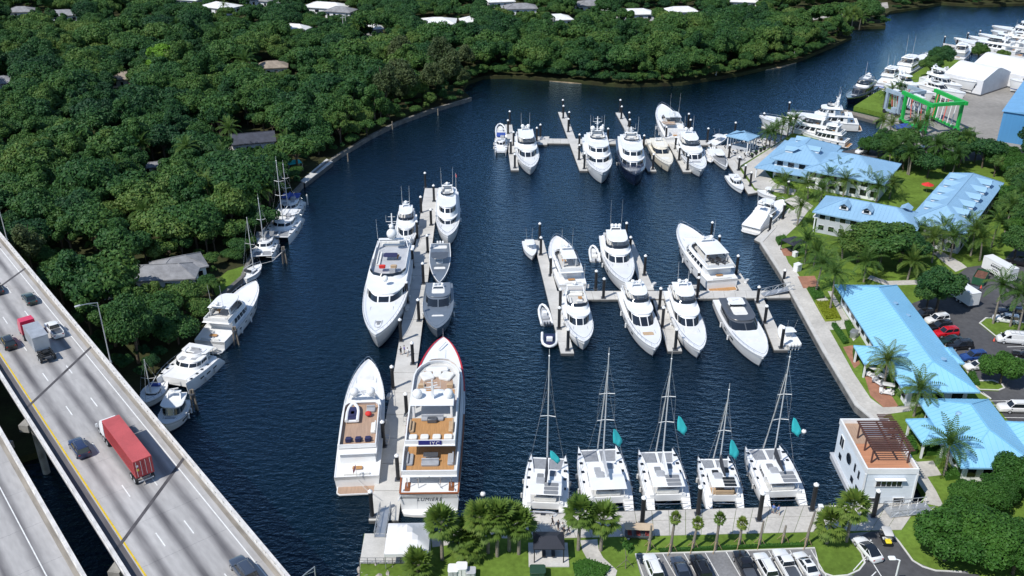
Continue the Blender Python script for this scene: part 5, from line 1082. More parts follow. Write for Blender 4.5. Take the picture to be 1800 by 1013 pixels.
# ================================================================== vehicles
CARP = {}
def paint_mat(name, col):
    if name not in CARP: CARP[name] = pm('car_paint_' + name, col, .25, .1, var=.03, coat=.7)
    return CARP[name]
PC = dict(white=(.78, .78, .77), black=(.012, .012, .014), navy=(.022, .035, .085), grey=(.13, .15, .18), red=(.55, .01, .02), blue=(.02, .06, .22), green=(.012, .03, .025), silver=(.4, .42, .44), slate=(.05, .065, .095))
TAIL = pm('tail_light', (.35, .01, .01), .3, var=0); HEAD = pm('head_light', (.75, .76, .78), .15, var=0)
WHL = MB().tube([(0, -.12, 0), (0, .12, 0)], .35, 14).mesh('tyre', RUBBER, 40); RIM = MB().tube([(0, -.125, 0), (0, .125, 0)], .21, 10).mesh('rim', LGREY, 40)
def wheels(t, xs, w, r=.35, dual=False):
    for x in xs:
        for sg in (1, -1):
            k = r / .35; wv = link('wheel', WHL, t, (x, sg * (w - .12), r), None, (k, 1.6 if dual else 1, k)); link('rim', RIM, wv)
KIND = dict(  # length, width, belt, roof, greenhouse base rear/front, roof rear/front, hood height, tail height
 sedan=(4.8, 1.85, .92, 1.44, -1.95, 1.05, -1.15, .15, .85, .95), suv=(4.8, 1.92, 1.05, 1.74, -2.32, 1.0, -2.1, .25, 1.02, 1.1), pickup=(5.8, 2.0, 1.15, 1.88, -.75, 1.35, -.6, .55, 1.1, 1.15),
 van=(5.5, 2.0, 1.2, 2.15, -2.7, 1.95, -2.68, 1.15, 1.1, 1.2), limo=(8.6, 1.98, 1.12, 1.85, -4.1, 2.7, -3.95, 2.0, 1.08, 1.1), coupe=(4.85, 1.95, .9, 1.42, -2.1, 1.15, -1.0, .05, .8, .95))
def car(kind, colour, loc, rz, label, group=None, roof=None):
    L, Wd, belt, top, g0, g1, r0, r1, hz, tz = KIND[kind]; t = thing('pickup_truck' if kind == 'pickup' else 'van' if kind == 'van' else 'limousine' if kind == 'limo' else 'car', label, {'pickup': 'pickup', 'van': 'van', 'limo': 'limousine'}.get(kind, 'car'), tuple(loc), rz, group)
    pt = paint_mat(colour, PC[colour]); h = L / 2; w = Wd / 2; rings = []
    for x, ww, zt in ((-h, .78, tz * .72), (-h + .08, .9, tz * .97), (-h + .5, .985, tz), (g0 + .2, 1, belt), (0, 1, belt), (g1 - .1, 1, belt), (g1 + .35, .99, (belt + hz) / 2), (h - .5, .95, hz * .97), (h - .12, .86, hz * .86), (h, .72, hz * .66)):
        W_ = w * ww; rings.append([(x, W_ * .9, .28), (x, W_, .45), (x, W_ * 1.0, zt * .7), (x, W_ * .95, zt * .94), (x, W_ * .84, zt), (x, -W_ * .84, zt), (x, -W_ * .95, zt * .94), (x, -W_, zt * .7), (x, -W_, .45), (x, -W_ * .9, .28)])
    MB().loft(rings).build('body', pt, t, 40)
    wg, wr = w * .86, w * .70
    def gr(x0, x1, ww, z): return [(x0, ww * .95, z), ((x0 + x1) / 2, ww, z), (x1 - .1, ww * .97, z), (x1, ww * .8, z), (x1 + .03, 0, z), (x1, -ww * .8, z), (x1 - .1, -ww * .97, z), ((x0 + x1) / 2, -ww, z), (x0, -ww * .95, z), (x0 - .03, 0, z)]
    if kind == 'van':
        MB().loft([gr(g0, g1, wg * 1.06, belt - .02), gr(r0, r1, wr * 1.18, top - .06), gr(r0 + .1, r1 - .15, wr * 1.08, top)]).build('upper_body', pt, t, 40)
        MB().add([(g1 + .02, wg * .8, belt + .06), (r1 + .06, wr * .9, top - .16), (r1 + .06, -wr * .9, top - .16), (g1 + .02, -wg * .8, belt + .06)], [(0, 1, 2, 3)]).build('windscreen', GLASS, t, 0)
        for sg in (1, -1): MB().add([(x, sg * (y + .03), z) for x, y, z in ((.55, wg * 1.05, belt + .08), (1.5, wg * 1.03, belt + .08), (.95, wr * 1.15, top - .3), (.55, wr * 1.16, top - .3))], [(0, 1, 2, 3)]).build('side_window', GLASS, t, 0)
        rk = MB()
        for i in range(4): rk.box(-1.8 + i * .8, 0, top + .1, .06, 1.5, .05)
        for y in (-.65, .65): rk.box(-.6, y, top + .12, 2.6, .06, .05)
        rk.build('roof_rack', LGREY, t, 0)
    else:
        MB().loft([gr(g0, g1, wg, belt - .02), gr(r0, r1, wr, top - .05)]).build('glazing', GLASS, t, 40)
        MB().loft([gr(r0 - .06, r1 + .06, wr + .03, top - .07), gr(r0, r1, wr, top - .01), gr(r0 + .2, r1 - .2, wr * .85, top + .015)]).build('roof', roof or pt, t, 40)
        pl = MB()
        for sg in (1, -1):
            for xa, xb in ((g1 - .06, r1), ((g0 + g1) / 2 - .1, (r0 + r1) / 2 - .2), (g0 + .12, r0 + .06)):
                yb = wg * (1.0 if xa < g1 - .2 else .9); pl.tube([(xa, sg * yb, belt), (xb, sg * wr * .99, top - .05)], .045, 4)
        pl.build('pillars', pt, t, 0)
        if kind in ('suv', 'limo'):
            for sg in (1, -1): MB().tube([(r0 + .3, sg * wr * .85, top + .06), (r1 - .3, sg * wr * .85, top + .06)], .03, 4).build('roof_rail', DGREY, t, 0)
        elif kind in ('sedan', 'coupe') and colour == 'white': MB().pad((r0 + r1) / 2 + .15, 0, top, .7, wr * 1.2, .03, b=.01).build('sunroof', GLASS, t, 0)
    if kind == 'pickup':
        MB().pad(-1.85, 0, belt - .02, 1.95, w * 1.55, .05, b=.01).build('bed_liner', DGREY, t, 0)
        for sg in (1, -1): MB().box(-1.85, sg * w * .85, belt + .06, 2.0, .1, .14).build('bed_rail', pt, t, 0)
    for sg in (1, -1):
        MB().pad(h - .16, sg * w * .62, hz * .62, .14, w * .36, .16, b=.03).build('headlight', HEAD, t, 0); MB().pad(-h + .06, sg * w * .66, tz * .66, .12, w * .26, .2, b=.03).build('tail_light', TAIL, t, 0)
        MB().pad(g1 - .15, sg * (w + .08), belt, .18, .2, .14, b=.03).build('mirror', pt, t, 0)
    wheels(t, (-h * .6, h * .62), w); return t
def bcar(kind, colour, x, y, label): return car(kind, colour, on_bridge(x, y, ZD + .02), BRZ, label)
bcar('suv', 'navy', 40.5, 10.5, 'dark blue estate car in the left lane of the bridge beside the red container truck')
bcar('suv', 'slate', 4.0, 3.2, 'grey-blue estate car lowest on the bridge in the right lane')
bcar('pickup', 'white', 77.5, 3.2, 'white pickup on the bridge right of the grey box truck')
bcar('sedan', 'green', 92.5, 3.2, 'dark green sedan in the right lane ahead of the white pickup on the bridge')
bcar('suv', 'black', 78, 10.4, 'black estate car in the left lane at the left edge of the bridge')
bcar('sedan', 'black', 100.5, 6.8, 'black car in the middle lane cut by the left edge of the photo')
bcar('suv', 'red', 123, 3.2, 'dark red car at the far left edge in the right lane of the bridge')
# articulated truck with red container
t = thing('container_truck', 'articulated truck with long red shipping container and white cab on the bridge', 'truck', tuple(on_bridge(33.6, 5.9, ZD + .02)), BRZ)
REDC = pm('container_red', (.40, .045, .05), .5, var=.1, scale=.4, fine=.1); REDR = pm('container_roof_red', (.46, .085, .085), .5, var=.12, scale=.3, fine=.15)
MB().box(0, 0, 2.7, 12.0, 2.36, 2.5).build('container', REDC, t, 0); MB().box(0, 0, 3.99, 12.1, 2.42, .08).build('container_roof', REDR, t, 0)
m = MB()
for i in range(30):
    for sg in (1, -1): m.box(-5.8 + i * .4, sg * 1.19, 2.68, .2, .06, 2.3)
m.build('corrugations', REDC, t, 0)['kind'] = 'stuff'
m = MB().box(0, 1.17, 1.5, 12.1, .12, .16).box(0, -1.17, 1.5, 12.1, .12, .16).box(-6.0, 1.16, 2.7, .14, .14, 2.6).box(-6.0, -1.16, 2.7, .14, .14, 2.6).box(-6.02, 0, 1.5, .12, 2.4, .16).box(-6.02, 0, 3.9, .12, 2.4, .16); m.build('corner_frame', REDC, t, 0)
for y in (-.58, .58): MB().box(-6.03, y, 2.7, .06, 1.1, 2.3).build('door', REDC, t, 0)
for y in (-.9, -.3, .3, .9): MB().tube([(-6.1, y, 1.6), (-6.1, y, 3.85)], .03, 5).build('lock_rod', LGREY, t, 0)
MB().box(-6.075, .8, 2.6, .02, .3, .35).build('warning_sticker', YELLOW, t, 0); MB().box(-6.075, .8, 3.2, .02, .3, .3).build('white_sticker', WHITE, t, 0)
MB().box(.3, 0, 1.15, 13.2, .9, .28).build('chassis', DGREY, t, 0); MB().box(-6.1, 0, .75, .12, 2.0, .14).build('bumper', LGREY, t, 0)
wheels(t, (-5.1, -3.85, 5.6, 6.9), 1.2, .5, True)
MB().loft([[(6.4, -1.2, .8), (8.4, -1.2, .8), (8.4, 1.2, .8), (6.4, 1.2, .8)], [(6.4, -1.2, 2.2), (8.4, -1.2, 2.1), (8.4, 1.2, 2.1), (6.4, 1.2, 2.2)], [(6.5, -1.1, 3.1), (7.9, -1.05, 3.0), (7.9, 1.05, 3.0), (6.5, 1.1, 3.1)]]).build('cab', WHITE, t, 40)
MB().add([(8.42, -1.0, 2.15), (7.95, -.95, 2.95), (7.95, .95, 2.95), (8.42, 1.0, 2.15)], [(0, 1, 2, 3)]).build('windscreen', GLASS, t, 0)
MB().loft([[(8.3, -1.0, .7), (10.0, -.9, .7), (10.0, .9, .7), (8.3, 1.0, .7)], [(8.3, -.95, 2.0), (9.8, -.75, 1.75), (9.8, .75, 1.75), (8.3, .95, 2.0)]]).build('hood', WHITE, t, 40); wheels(t, (9.2,), 1.15, .5)
for sg in (1, -1): MB().tube([(6.35, sg * 1.05, 1.0), (6.35, sg * 1.05, 3.6)], .1, 8).build('exhaust_stack', STEEL, t, 40); MB().box(8.3, sg * 1.5, 2.2, .15, .3, .5).build('mirror', WHITE, t, 0)
# grey box truck with red cab and flat tail
t = thing('box_truck', 'truck with bright red cab, grey box body and open rear frame on the bridge', 'truck', tuple(on_bridge(74.5, 6.8, ZD + .02)), BRZ)
GB = pm('galvanised_box', (.42, .44, .47), .45, .3, var=.14, scale=.5, fine=.2)
MB().box(-1.3, 0, 2.45, 5.6, 2.4, 2.5).build('box_body', GB, t, 0); MB().box(-1.3, 0, 3.73, 5.7, 2.46, .07).build('box_roof', GB, t, 0); MB().box(-4.13, 0, 2.4, .05, 2.2, 2.2).build('rear_door', LGREY, t, 0)
MB().box(-.8, 0, 1.0, 12.2, .9, .25).build('chassis', DGREY, t, 0)
MB().loft([[(3.6, -1.2, .8), (6.0, -1.2, .8), (6.0, 1.2, .8), (3.6, 1.2, .8)], [(3.6, -1.2, 2.2), (6.0, -1.2, 2.1), (6.0, 1.2, 2.1), (3.6, 1.2, 2.2)], [(3.65, -1.12, 3.35), (5.5, -1.08, 3.25), (5.5, 1.08, 3.25), (3.65, 1.12, 3.35)]]).build('cab', pm('bright_red_cab', (.62, .012, .06), .3, var=.05, coat=.5), t, 40)
MB().add([(6.02, -.95, 2.15), (5.57, -.95, 3.15), (5.57, .95, 3.15), (6.02, .95, 2.15)], [(0, 1, 2, 3)]).build('windscreen', GLASS, t, 0); MB().loft([[(6, -.9, .7), (7.2, -.8, .7), (7.2, .8, .7), (6, .9, .7)], [(6, -.85, 1.9), (7.0, -.65, 1.6), (7.0, .65, 1.6), (6, .85, 1.9)]]).build('hood', CARP.get('red') or paint_mat('red', PC['red']), t, 40)
wheels(t, (-5.9, -4.8, 3.4), 1.15, .5, True); wheels(t, (6.4,), 1.1, .48)
m = MB()
for x in (-4.6, -5.2, -5.8, -6.4): m.box(x, 0, 1.25, .14, 2.2, .2)
m.box(-5.5, .9, 1.3, 2.6, .15, .3).box(-5.5, -.9, 1.3, 2.6, .15, .3).box(-5.6, 0, 1.5, .8, .8, .3); m.build('rear_frame', BLACKM, t, 0)

# parked cars
def pcar(kind, colour, front, rear, label, z=ZR + .03, **k):
    a, b_ = G(*front, z), G(*rear, z); c = (a + b_) / 2; d = a - b_; return car(kind, colour, c, atan2(d.y, d.x), label, **k)
for k, c, f, r, lb in [('suv', 'white', (1140, 985), (1155, 1022), 'white car at the left end of the lower car park'), ('sedan', 'slate', (1188, 988), (1204, 1026), 'dark grey sedan second from the left in the lower car park'), ('suv', 'black', (1222, 985), (1240, 1024), 'black car third from the left in the lower car park'),
    ('pickup', 'black', (1297, 976), (1322, 1030), 'black pickup truck in the lower car park'), ('suv', 'white', (1333, 981), (1356, 1022), 'white car between the black and the white pickup in the lower car park'), ('pickup', 'white', (1366, 974), (1396, 1026), 'white pickup truck with open bed in the lower car park'), ('sedan', 'white', (1402, 979), (1430, 1018), 'white sedan beside the rounded lawn in the lower car park'),
    ('suv', 'black', (1602, 561), (1640, 556), 'black car half under the tree at the top of the row by the main building'), ('suv', 'white', (1626, 569), (1666, 564), 'white car next to the red one beside the main building'), ('suv', 'black', (1633, 581), (1668, 577), 'black car between the white and the red one'), ('suv', 'red', (1643, 592), (1680, 588), 'bright red car parked beside the main building'),
    ('sedan', 'green', (1652, 605), (1688, 601), 'dark green car below the red one'), ('suv', 'black', (1668, 614), (1704, 611), 'black car below the dark green one'), ('suv', 'blue', (1690, 634), (1728, 630), 'blue car beside the small side porch'), ('sedan', 'white', (1697, 650), (1736, 646), 'white sedan half hidden by the round tree in the right car park'),
    ('suv', 'white', (1745, 563), (1788, 569), 'white car behind the palm island in the right car park'), ('suv', 'slate', (1756, 550), (1795, 556), 'dark car beyond the palm island'), ('van', 'white', (1753, 600), (1803, 604), 'white van with roof rack below the palm island'), ('limo', 'white', (1760, 722), (1836, 723), 'white stretch limousine at the right edge'), ('suv', 'black', (1782, 626), (1822, 634), 'black car at the right edge of the photo'), ('suv', 'slate', (1790, 641), (1834, 648), 'dark grey car at the right edge below the black one'),
    ('pickup', 'black', (1772, 462), (1812, 470), 'dark pickup by the white box truck at the right edge'), ('pickup', 'black', (1672, 503), (1716, 515), 'black pickup between the white trailer and the skip'), ('suv', 'black', (1664, 496), (1700, 503), 'black car behind the pickup near the white trailer'),
    ('suv', 'white', (1503, 272), (1528, 266), 'white van glimpsed between the trees behind the restaurant'), ('sedan', 'white', (1618, 262), (1640, 258), 'white car by the foot of the green travel lift')]: pcar(k, c, f, r, lb)
pcar('coupe', 'white', (1508, 952), (1541, 990), 'white sedan with black glass roof in the drive by the rounded lawn', roof=GLASS)
def golf_cart(px, hx, label, colour=None, z=ZR + .04, group=None, roofm=None):
    a = G(*px, z); d = G(*hx, z) - a; t = thing('golf_cart', label, 'golf cart', tuple(a), atan2(d.y, d.x), group)
    MB().loft([[(-1.2, -.6, .3), (1.2, -.6, .3), (1.2, .6, .3), (-1.2, .6, .3)], [(-1.15, -.58, .75), (.3, -.58, .5), (.3, .58, .5), (-1.15, .58, .75)]]).pad(.9, 0, .3, .7, 1.15, .55, b=.12).build('body', colour or WHITE, t, 40)
    MB().pad(-.3, 0, .7, .55, 1.1, .2).pad(-.55, 0, .8, .16, 1.1, .5).build('seat', CUSH, t, 40)
    m = MB()
    for x, y in ((-.9, .55), (-.9, -.55), (.75, .55), (.75, -.55)): m.tube([(x, y, .6), (x * .95, y, 1.85)], .03, 4)
    m.build('roof_posts', DGREY, t, 0); MB().pad(-.1, 0, 1.85, 2.0, 1.25, .1, b=.04).build('roof', roofm or OFFW, t, 40); wheels(t, (-.8, .85), .58, .24); return t
golf_cart((1533, 663), (1522, 658), 'golf cart nearest the hedge under the palm by the main building'); golf_cart((1545, 675), (1534, 668), 'golf cart in the middle of the brick court'); golf_cart((1558, 692), (1546, 690), 'golf cart nearest the quay on the brick court')
t = golf_cart((1556, 952), (1550, 938), 'golf cart with a yellow crate behind the white sedan', BLACKM, roofm=OFFW); MB().pad(-1.0, 0, .75, .8, .8, .3).build('yellow_crate', YELLOW, t, 35)
# box trailers and skip
def box_trailer(px, hx, L, label, h=2.7, logo=None):
    a = G(*px, ZR + .03); d = G(*hx, ZR + .03) - a; t = thing('box_trailer', label, 'trailer', tuple(a), atan2(d.y, d.x))
    MB().box(0, 0, .7 + h / 2, L, 2.4, h).build('box', WHITE, t, 0); MB().box(0, 0, .73 + h, L + .06, 2.46, .06).build('roof', WHITE, t, 0); MB().box(0, 0, .6, L - .6, 1.2, .2).build('frame', DGREY, t, 0); wheels(t, (-1.2, -.2), 1.1, .38)
    if logo:
        for sg in (-1, 1):
            m = MB()
            for i in range(6): m.box(-1.2 + i * .48, sg * 1.212, .7 + h * .58 + (.06 if i in (2, 3) else 0), .36, .03, .42)
            m.box(0, sg * 1.212, .7 + h * .36, 1.6, .03, .14).box(0, sg * 1.212, .7 + h * .78, 2.4, .03, .08).build('dark_logo', BOOT, t, 0)
box_trailer((1688, 528), (1668, 515), 7.5, 'white box trailer with dark lettering in the upper right car park', logo=True); box_trailer((1754, 486), (1736, 476), 7.5, 'white box truck body with dark lettering at the top of the right car park', logo=True)
a = G(1722, 494, ZR + .03); d = G(1732, 477, ZR) - a; t = thing('skip', 'open skip with green side and rusty brown inside', 'skip', tuple(a), atan2(d.y, d.x)); GRN = pm('skip_green', (.02, .1, .05), .6, var=.2)
m = MB()
for y in (-1.15, 1.15): m.box(0, y, .9, 5.0, .08, 1.6)
for x in (-2.5, 2.5): m.box(x, 0, .9, .08, 2.3, 1.6)
m.build('skip_walls', GRN, t, 0); MB().box(0, 0, .75, 4.9, 2.2, 1.2).build('rubble', pm('rusty_debris', (.16, .07, .045), .9, var=.3, scale=2), t, 0)
# ================================================================== buildings with blue metal roofs
def rect_from(px, z):
    P = [G(x, y, z) for x, y in px]; c = sum(P, Vector()) / 4
    u = ((P[1] - P[0]) + (P[2] - P[3])) / 2; v = ((P[3] - P[0]) + (P[2] - P[1])) / 2
    return c, u.length, v.length, atan2(u.y, u.x)
def rect_long(px, z):
    c, l, w, rz = rect_from(px, z); return (c, l, w, rz) if l >= w else (c, w, l, rz + pi / 2)
SEAMM = pm('roof_seam_metal', (0.19, 0.45, 0.65), .45, 0, var=.04)
def hip_roof(root, hl, hw, ze, rh, ha=None, hb_=None, mat=None, cx=0, cy=0, seams=.9, name='roof', rz=0):
    """hip roof on a rectangle 2hl x 2hw; ha / hb_: ridge set-back at the two ends"""
    ha = hw if ha is None else ha; hb_ = hw if hb_ is None else hb_; mat = mat or BLUEROOF; c, n = cos(rz), sin(rz)
    T = lambda x, y, z: (cx + x * c - y * n, cy + x * n + y * c, z)
    R0, R1 = (-hl + ha, 0, ze + rh), (hl - hb_, 0, ze + rh); e = [(-hl, -hw, ze), (hl, -hw, ze), (hl, hw, ze), (-hl, hw, ze)]
    lo = [(x, y, z - .28) for x, y, z in e]; vs = [T(*p) for p in e + lo + [R0, R1]]
    r = MB().add(vs, [(0, 1, 9, 8), (2, 3, 8, 9), (1, 2, 9), (3, 0, 8), (0, 4, 5, 1), (1, 5, 6, 2), (2, 6, 7, 3), (3, 7, 4, 0), (7, 6, 5, 4)]).build(name, mat, root, 0)
    m = MB(); w = .03; hh = .055
    def seam(a, b):
        a, b = Vector(a), Vector(b); d = (b - a); 
        if d.length < .3: return
        s_ = d.normalized().cross(Vector((0, 0, 1))).normalized() * w; up = Vector((0, 0, hh))
        q = [a - s_, a + s_, b + s_, b - s_]; m.add([T(*p) for p in q] + [T(*(p + up)) for p in q], [(4, 5, 6, 7), (0, 1, 5, 4), (1, 2, 6, 5), (2, 3, 7, 6), (3, 0, 4, 7)])
    k = -hl + seams
    while k < hl - .2:
        f = min(1, (k + hl) / max(ha, .01), (hl - k) / max(hb_, .01))
        for sg in (1, -1): seam((k, sg * hw, ze), (k, sg * hw * (1 - f), ze + rh * f))
        k += seams
    for sx, h_ in ((-1, ha), (1, hb_)):
        if h_ < .5: continue
        k = -hw + seams
        while k < hw - .1:
            f = 1 - abs(k) / hw; seam((sx * hl, k, ze), (sx * (hl - h_ * f), k, ze + rh * f)); k += seams
    for a, b in ((e[0], R0), (e[3], R0), (e[1], R1), (e[2], R1), (R0, R1)): 
        w0, h0 = w, hh; w, hh = .1, .09; seam(a, b); w, hh = w0, h0
    so = m.build('roof_seams', SEAMM if mat is BLUEROOF else mat, r, 0); so['kind'] = 'stuff'
    return r
def windows(root, x0, x1, y, z0, z1, n, face, w=.55, frame=None, mat=None, along='x', depth=.06):
    for i in range(n):
        a = x0 + (x1 - x0) * (i + .5) / n; wd = (x1 - x0) / n * w; h = z1 - z0
        if along == 'x': f = MB().box(a, y + face * depth / 2, (z0 + z1) / 2, wd + .16, depth, h + .16).build('window', frame or WHITE, root, 0); MB().box(a, y + face * depth, (z0 + z1) / 2, wd, depth * .6, h).build('pane', mat or GLASS, f, 0)
        else: f = MB().box(y + face * depth / 2, a, (z0 + z1) / 2, depth, wd + .16, h + .16).build('window', frame or WHITE, root, 0); MB().box(y + face * depth, a, (z0 + z1) / 2, depth * .6, wd, h).build('pane', mat or GLASS, f, 0)
def blue_building(label, px, ze, rh, ha=None, hb_=None, ov=1.1, wall=None, name='blue_roofed_building', mat=None, floors=1, nw=8, seams=.9):
    c, l, w, rz = rect_long(px, ze); t = thing(name, label, 'building', (c.x, c.y, ZR), rz); z = ze - ZR
    hip_roof(t, l / 2, w / 2, z, rh, ha, hb_, mat, seams=seams); MB().box(0, 0, (z - .1) / 2, l - 2 * ov, w - 2 * ov, z - .1).build('wall', wall or WALLW, t, 0)
    for f in range(floors):
        zb = z / floors * f + .9; zt = z / floors * (f + 1) - .6
        for s_ in (1, -1):
            windows(t, -l / 2 + ov, l / 2 - ov, s_ * (w / 2 - ov), zb, zt, nw, s_); windows(t, -w / 2 + ov, w / 2 - ov, s_ * (l / 2 - ov), zb, zt, max(2, int(nw * w / l)), s_, along='y')
    return t, l, w, z
def vents(t, pts):
    for x, y, z in pts: MB().cone((x, y, z), .3, .3, .35, 10).cone((x, y, z + .35), .5, .5, .12, 10).build('roof_vent', BLUEROOF2, t, 40)
t, l, w, z = blue_building('long building with light blue hipped metal roof beside the straight quay', [(1466, 501), (1592, 689), (1721, 689), (1578, 501)], 5.2, 2.6, nw=12, hb_=5.5, ov=1.3)
vents(t, [(-l * .2, 1.5, z + 1.7), (-l * .1, 2.5, z + 1.2), (l * .3, 3, z + 1.2)])
def sub_roof(t, px, ze, rh, name='porch_roof', mat=None, posts=True, seams=.9):
    c, l, w, rz = rect_long(px, ze); M = Matrix.Translation(t.location) @ Matrix.Rotation(t.rotation_euler.z, 4, 'Z'); q = M.inverted() @ Vector((c.x, c.y, ze)); r = rz - t.rotation_euler.z
    hip_roof(t, l / 2, w / 2, ze - ZR, rh, min(l, w) / 2, min(l, w) / 2, mat, q.x, q.y, seams, name, r)
    if posts:
        for sx, sy in ((1, 1), (1, -1), (-1, 1), (-1, -1)):
            x, y = sx * (l / 2 - .5), sy * (w / 2 - .5); MB().box(q.x + x * cos(r) - y * sin(r), q.y + x * sin(r) + y * cos(r), (ze - ZR - .3) / 2, .3, .3, ze - ZR - .3).build('porch_post', WALLW, t, 0)
sub_roof(t, [(1500, 608), (1520, 639), (1572, 639), (1553, 608)], 4.6, 1.3); sub_roof(t, [(1640, 611), (1660, 639), (1696, 639), (1674, 611)], 4.6, 1.0)
t, l, w, z = blue_building('southern building with light blue metal roof behind the houseboat', [(1613, 701), (1690, 823), (1830, 823), (1737, 701)], 5.0, 2.8, nw=7, ov=1.3)
sub_roof(t, [(1591, 737), (1622, 779), (1668, 779), (1637, 737)], 4.6, 1.5); sub_roof(t, [(1766, 741), (1800, 785), (1850, 785), (1812, 741)], 4.7, 1.2)
MB().cone((-l * .12, -w * .18, z + 1.5), .55, .45, .4, 12).ball((-l * .12, -w * .18, z + 1.9), .45, .45, .2).build('roof_vent', BLUEROOF2, t, 40)
# restaurant with two tiers of blue-grey roofs
t, l, w, z = blue_building('two-tier waterfront restaurant with blue-grey roofs, white clerestory and veranda', [(1360, 272), (1400, 240), (1470, 260), (1440, 300)], 7.2, 3.0, mat=BLUEROOF2, floors=2, nw=6, name='restaurant', ov=1.2)
sub_roof(t, [(1338, 287), (1392, 243), (1470, 268), (1425, 322)], 4.4, 1.8, 'veranda_roof', BLUEROOF2, True)
sub_roof(t, [(1425, 292), (1470, 256), (1563, 298), (1543, 332)], 6.6, 3.4, 'wing_roof', BLUEROOF2, False)
c, l2, w2, rz2 = rect_long([(1425, 292), (1470, 256), (1563, 298), (1543, 332)], 6.6); M = Matrix.Translation(t.location) @ Matrix.Rotation(t.rotation_euler.z, 4, 'Z'); q = M.inverted() @ Vector((c.x, c.y, 0)); r2 = rz2 - t.rotation_euler.z
wg = link('wing_wall', MB().box(0, 0, 2.45, l2 - 2.4, w2 - 2.4, 4.9).mesh('wing_wall', WALLW, 0), t, (q.x, q.y, 0), (0, 0, r2))
for s_ in (1, -1):
    for i in range(7): MB().box(-l2 / 2 + 2.5 + i * (l2 - 5) / 6, s_ * (w2 / 2 - 1.17), 3.9, 1.6, .08, 1.2).build('window', GLASS, wg, 0); MB().box(-l2 / 2 + 2.5 + i * (l2 - 5) / 6, s_ * (w2 / 2 - 1.17), 1.6, 1.6, .08, 1.5).build('window', GLASS, wg, 0)
    for i in range(4): MB().box(s_ * (l2 / 2 - 1.17), -w2 / 2 + 2.5 + i * (w2 - 5) / 3, 3.9, .08, 1.6, 1.2).build('window', GLASS, wg, 0)
def dormer(t, x, y, z, rz, s_=1.0, mat=None, wall=None):
    mat = mat or BLUEROOF2; d = link('dormer', MB().add([(-1.6 * s_, -.9 * s_, 0), (.9 * s_, -.9 * s_, 0), (.9 * s_, .9 * s_, 0), (-1.6 * s_, .9 * s_, 0), (.9 * s_, -.9 * s_, .5 * s_), (.9 * s_, .9 * s_, .5 * s_), (1.1 * s_, 0, 1.15 * s_), (-2.2 * s_, 0, 1.15 * s_), (-1.0 * s_, -1.1 * s_, .45 * s_), (-1.0 * s_, 1.1 * s_, .45 * s_), (1.1 * s_, -1.1 * s_, .42 * s_), (1.1 * s_, 1.1 * s_, .42 * s_)], [(8, 10, 6, 7), (11, 9, 7, 6)]).mesh('dormer_roof', mat, 0), t, (x, y, z), (0, 0, rz))
    MB().box(.1 * s_, 0, .25 * s_, 1.6 * s_, 1.7 * s_, .7 * s_).build('dormer_wall', wall or WALLW, d, 0); MB().box(.93 * s_, 0, .35 * s_, .05, 1.0 * s_, .55 * s_).build('dormer_pane', GLASS, d, 0); return d
dormer(t, -l * .15, -w * .22, z + 1.6, -pi / 2, 1.2); dormer(t, -l * .3, w * .2, z + 1.5, pi / 2, 1.2); dormer(t, l * .2, w * .2, z + 1.5, pi / 2, 1.2)
# two-storey wing building with dormers
t, l, w, z = blue_building('two-storey grey building with blue-grey roof and rows of dormers behind the palms', [(1592, 395), (1668, 308), (1766, 318), (1700, 404)], 7.0, 3.2, mat=BLUEROOF2, floors=2, nw=10, wall=WALLG)
for i in range(5):
    x = -l * .30 + i * l * .15
    dormer(t, x, -w * .27, z + 1.3, -pi / 2, 1.25); dormer(t, x, w * .27, z + 1.3, pi / 2, 1.25)
t2, l, w, z = blue_building('long low wing with blue-grey roof running towards the quay behind the large dark tree', [(1432, 358), (1440, 346), (1612, 366), (1604, 410)], 8.0, 2.6, mat=BLUEROOF2, floors=2, nw=9, wall=WALLG) if False else blue_building('long two-storey wing with blue-grey roof and skylights running towards the quay behind the dark tree', [(1446, 348), (1628, 372), (1612, 414), (1434, 368)], 6.8, 2.6, mat=BLUEROOF2, floors=2, nw=9, wall=WALLG)
for x in (-.22, .06, .32): dormer(t2, 0, -w * .24, z + 1.3, -pi / 2, 1.2) if x == .06 else dormer(t2, l * x, w * .25 * (-1 if x < 0 else 1), z + 1.3, (-pi / 2 if x < 0 else pi / 2), 1.2)
for k in range(4): MB().box(-l / 2 + .6, -w / 2 + 1.2 + k * (w - 2.4) / 3, 1.9, .25, .25, 3.8).build('balcony_post', WALLW, t2, 0)
MB().box(-l / 2 + .7, 0, 3.7, 1.4, w - 2, .25).build('balcony', WALLW, t2, 0)
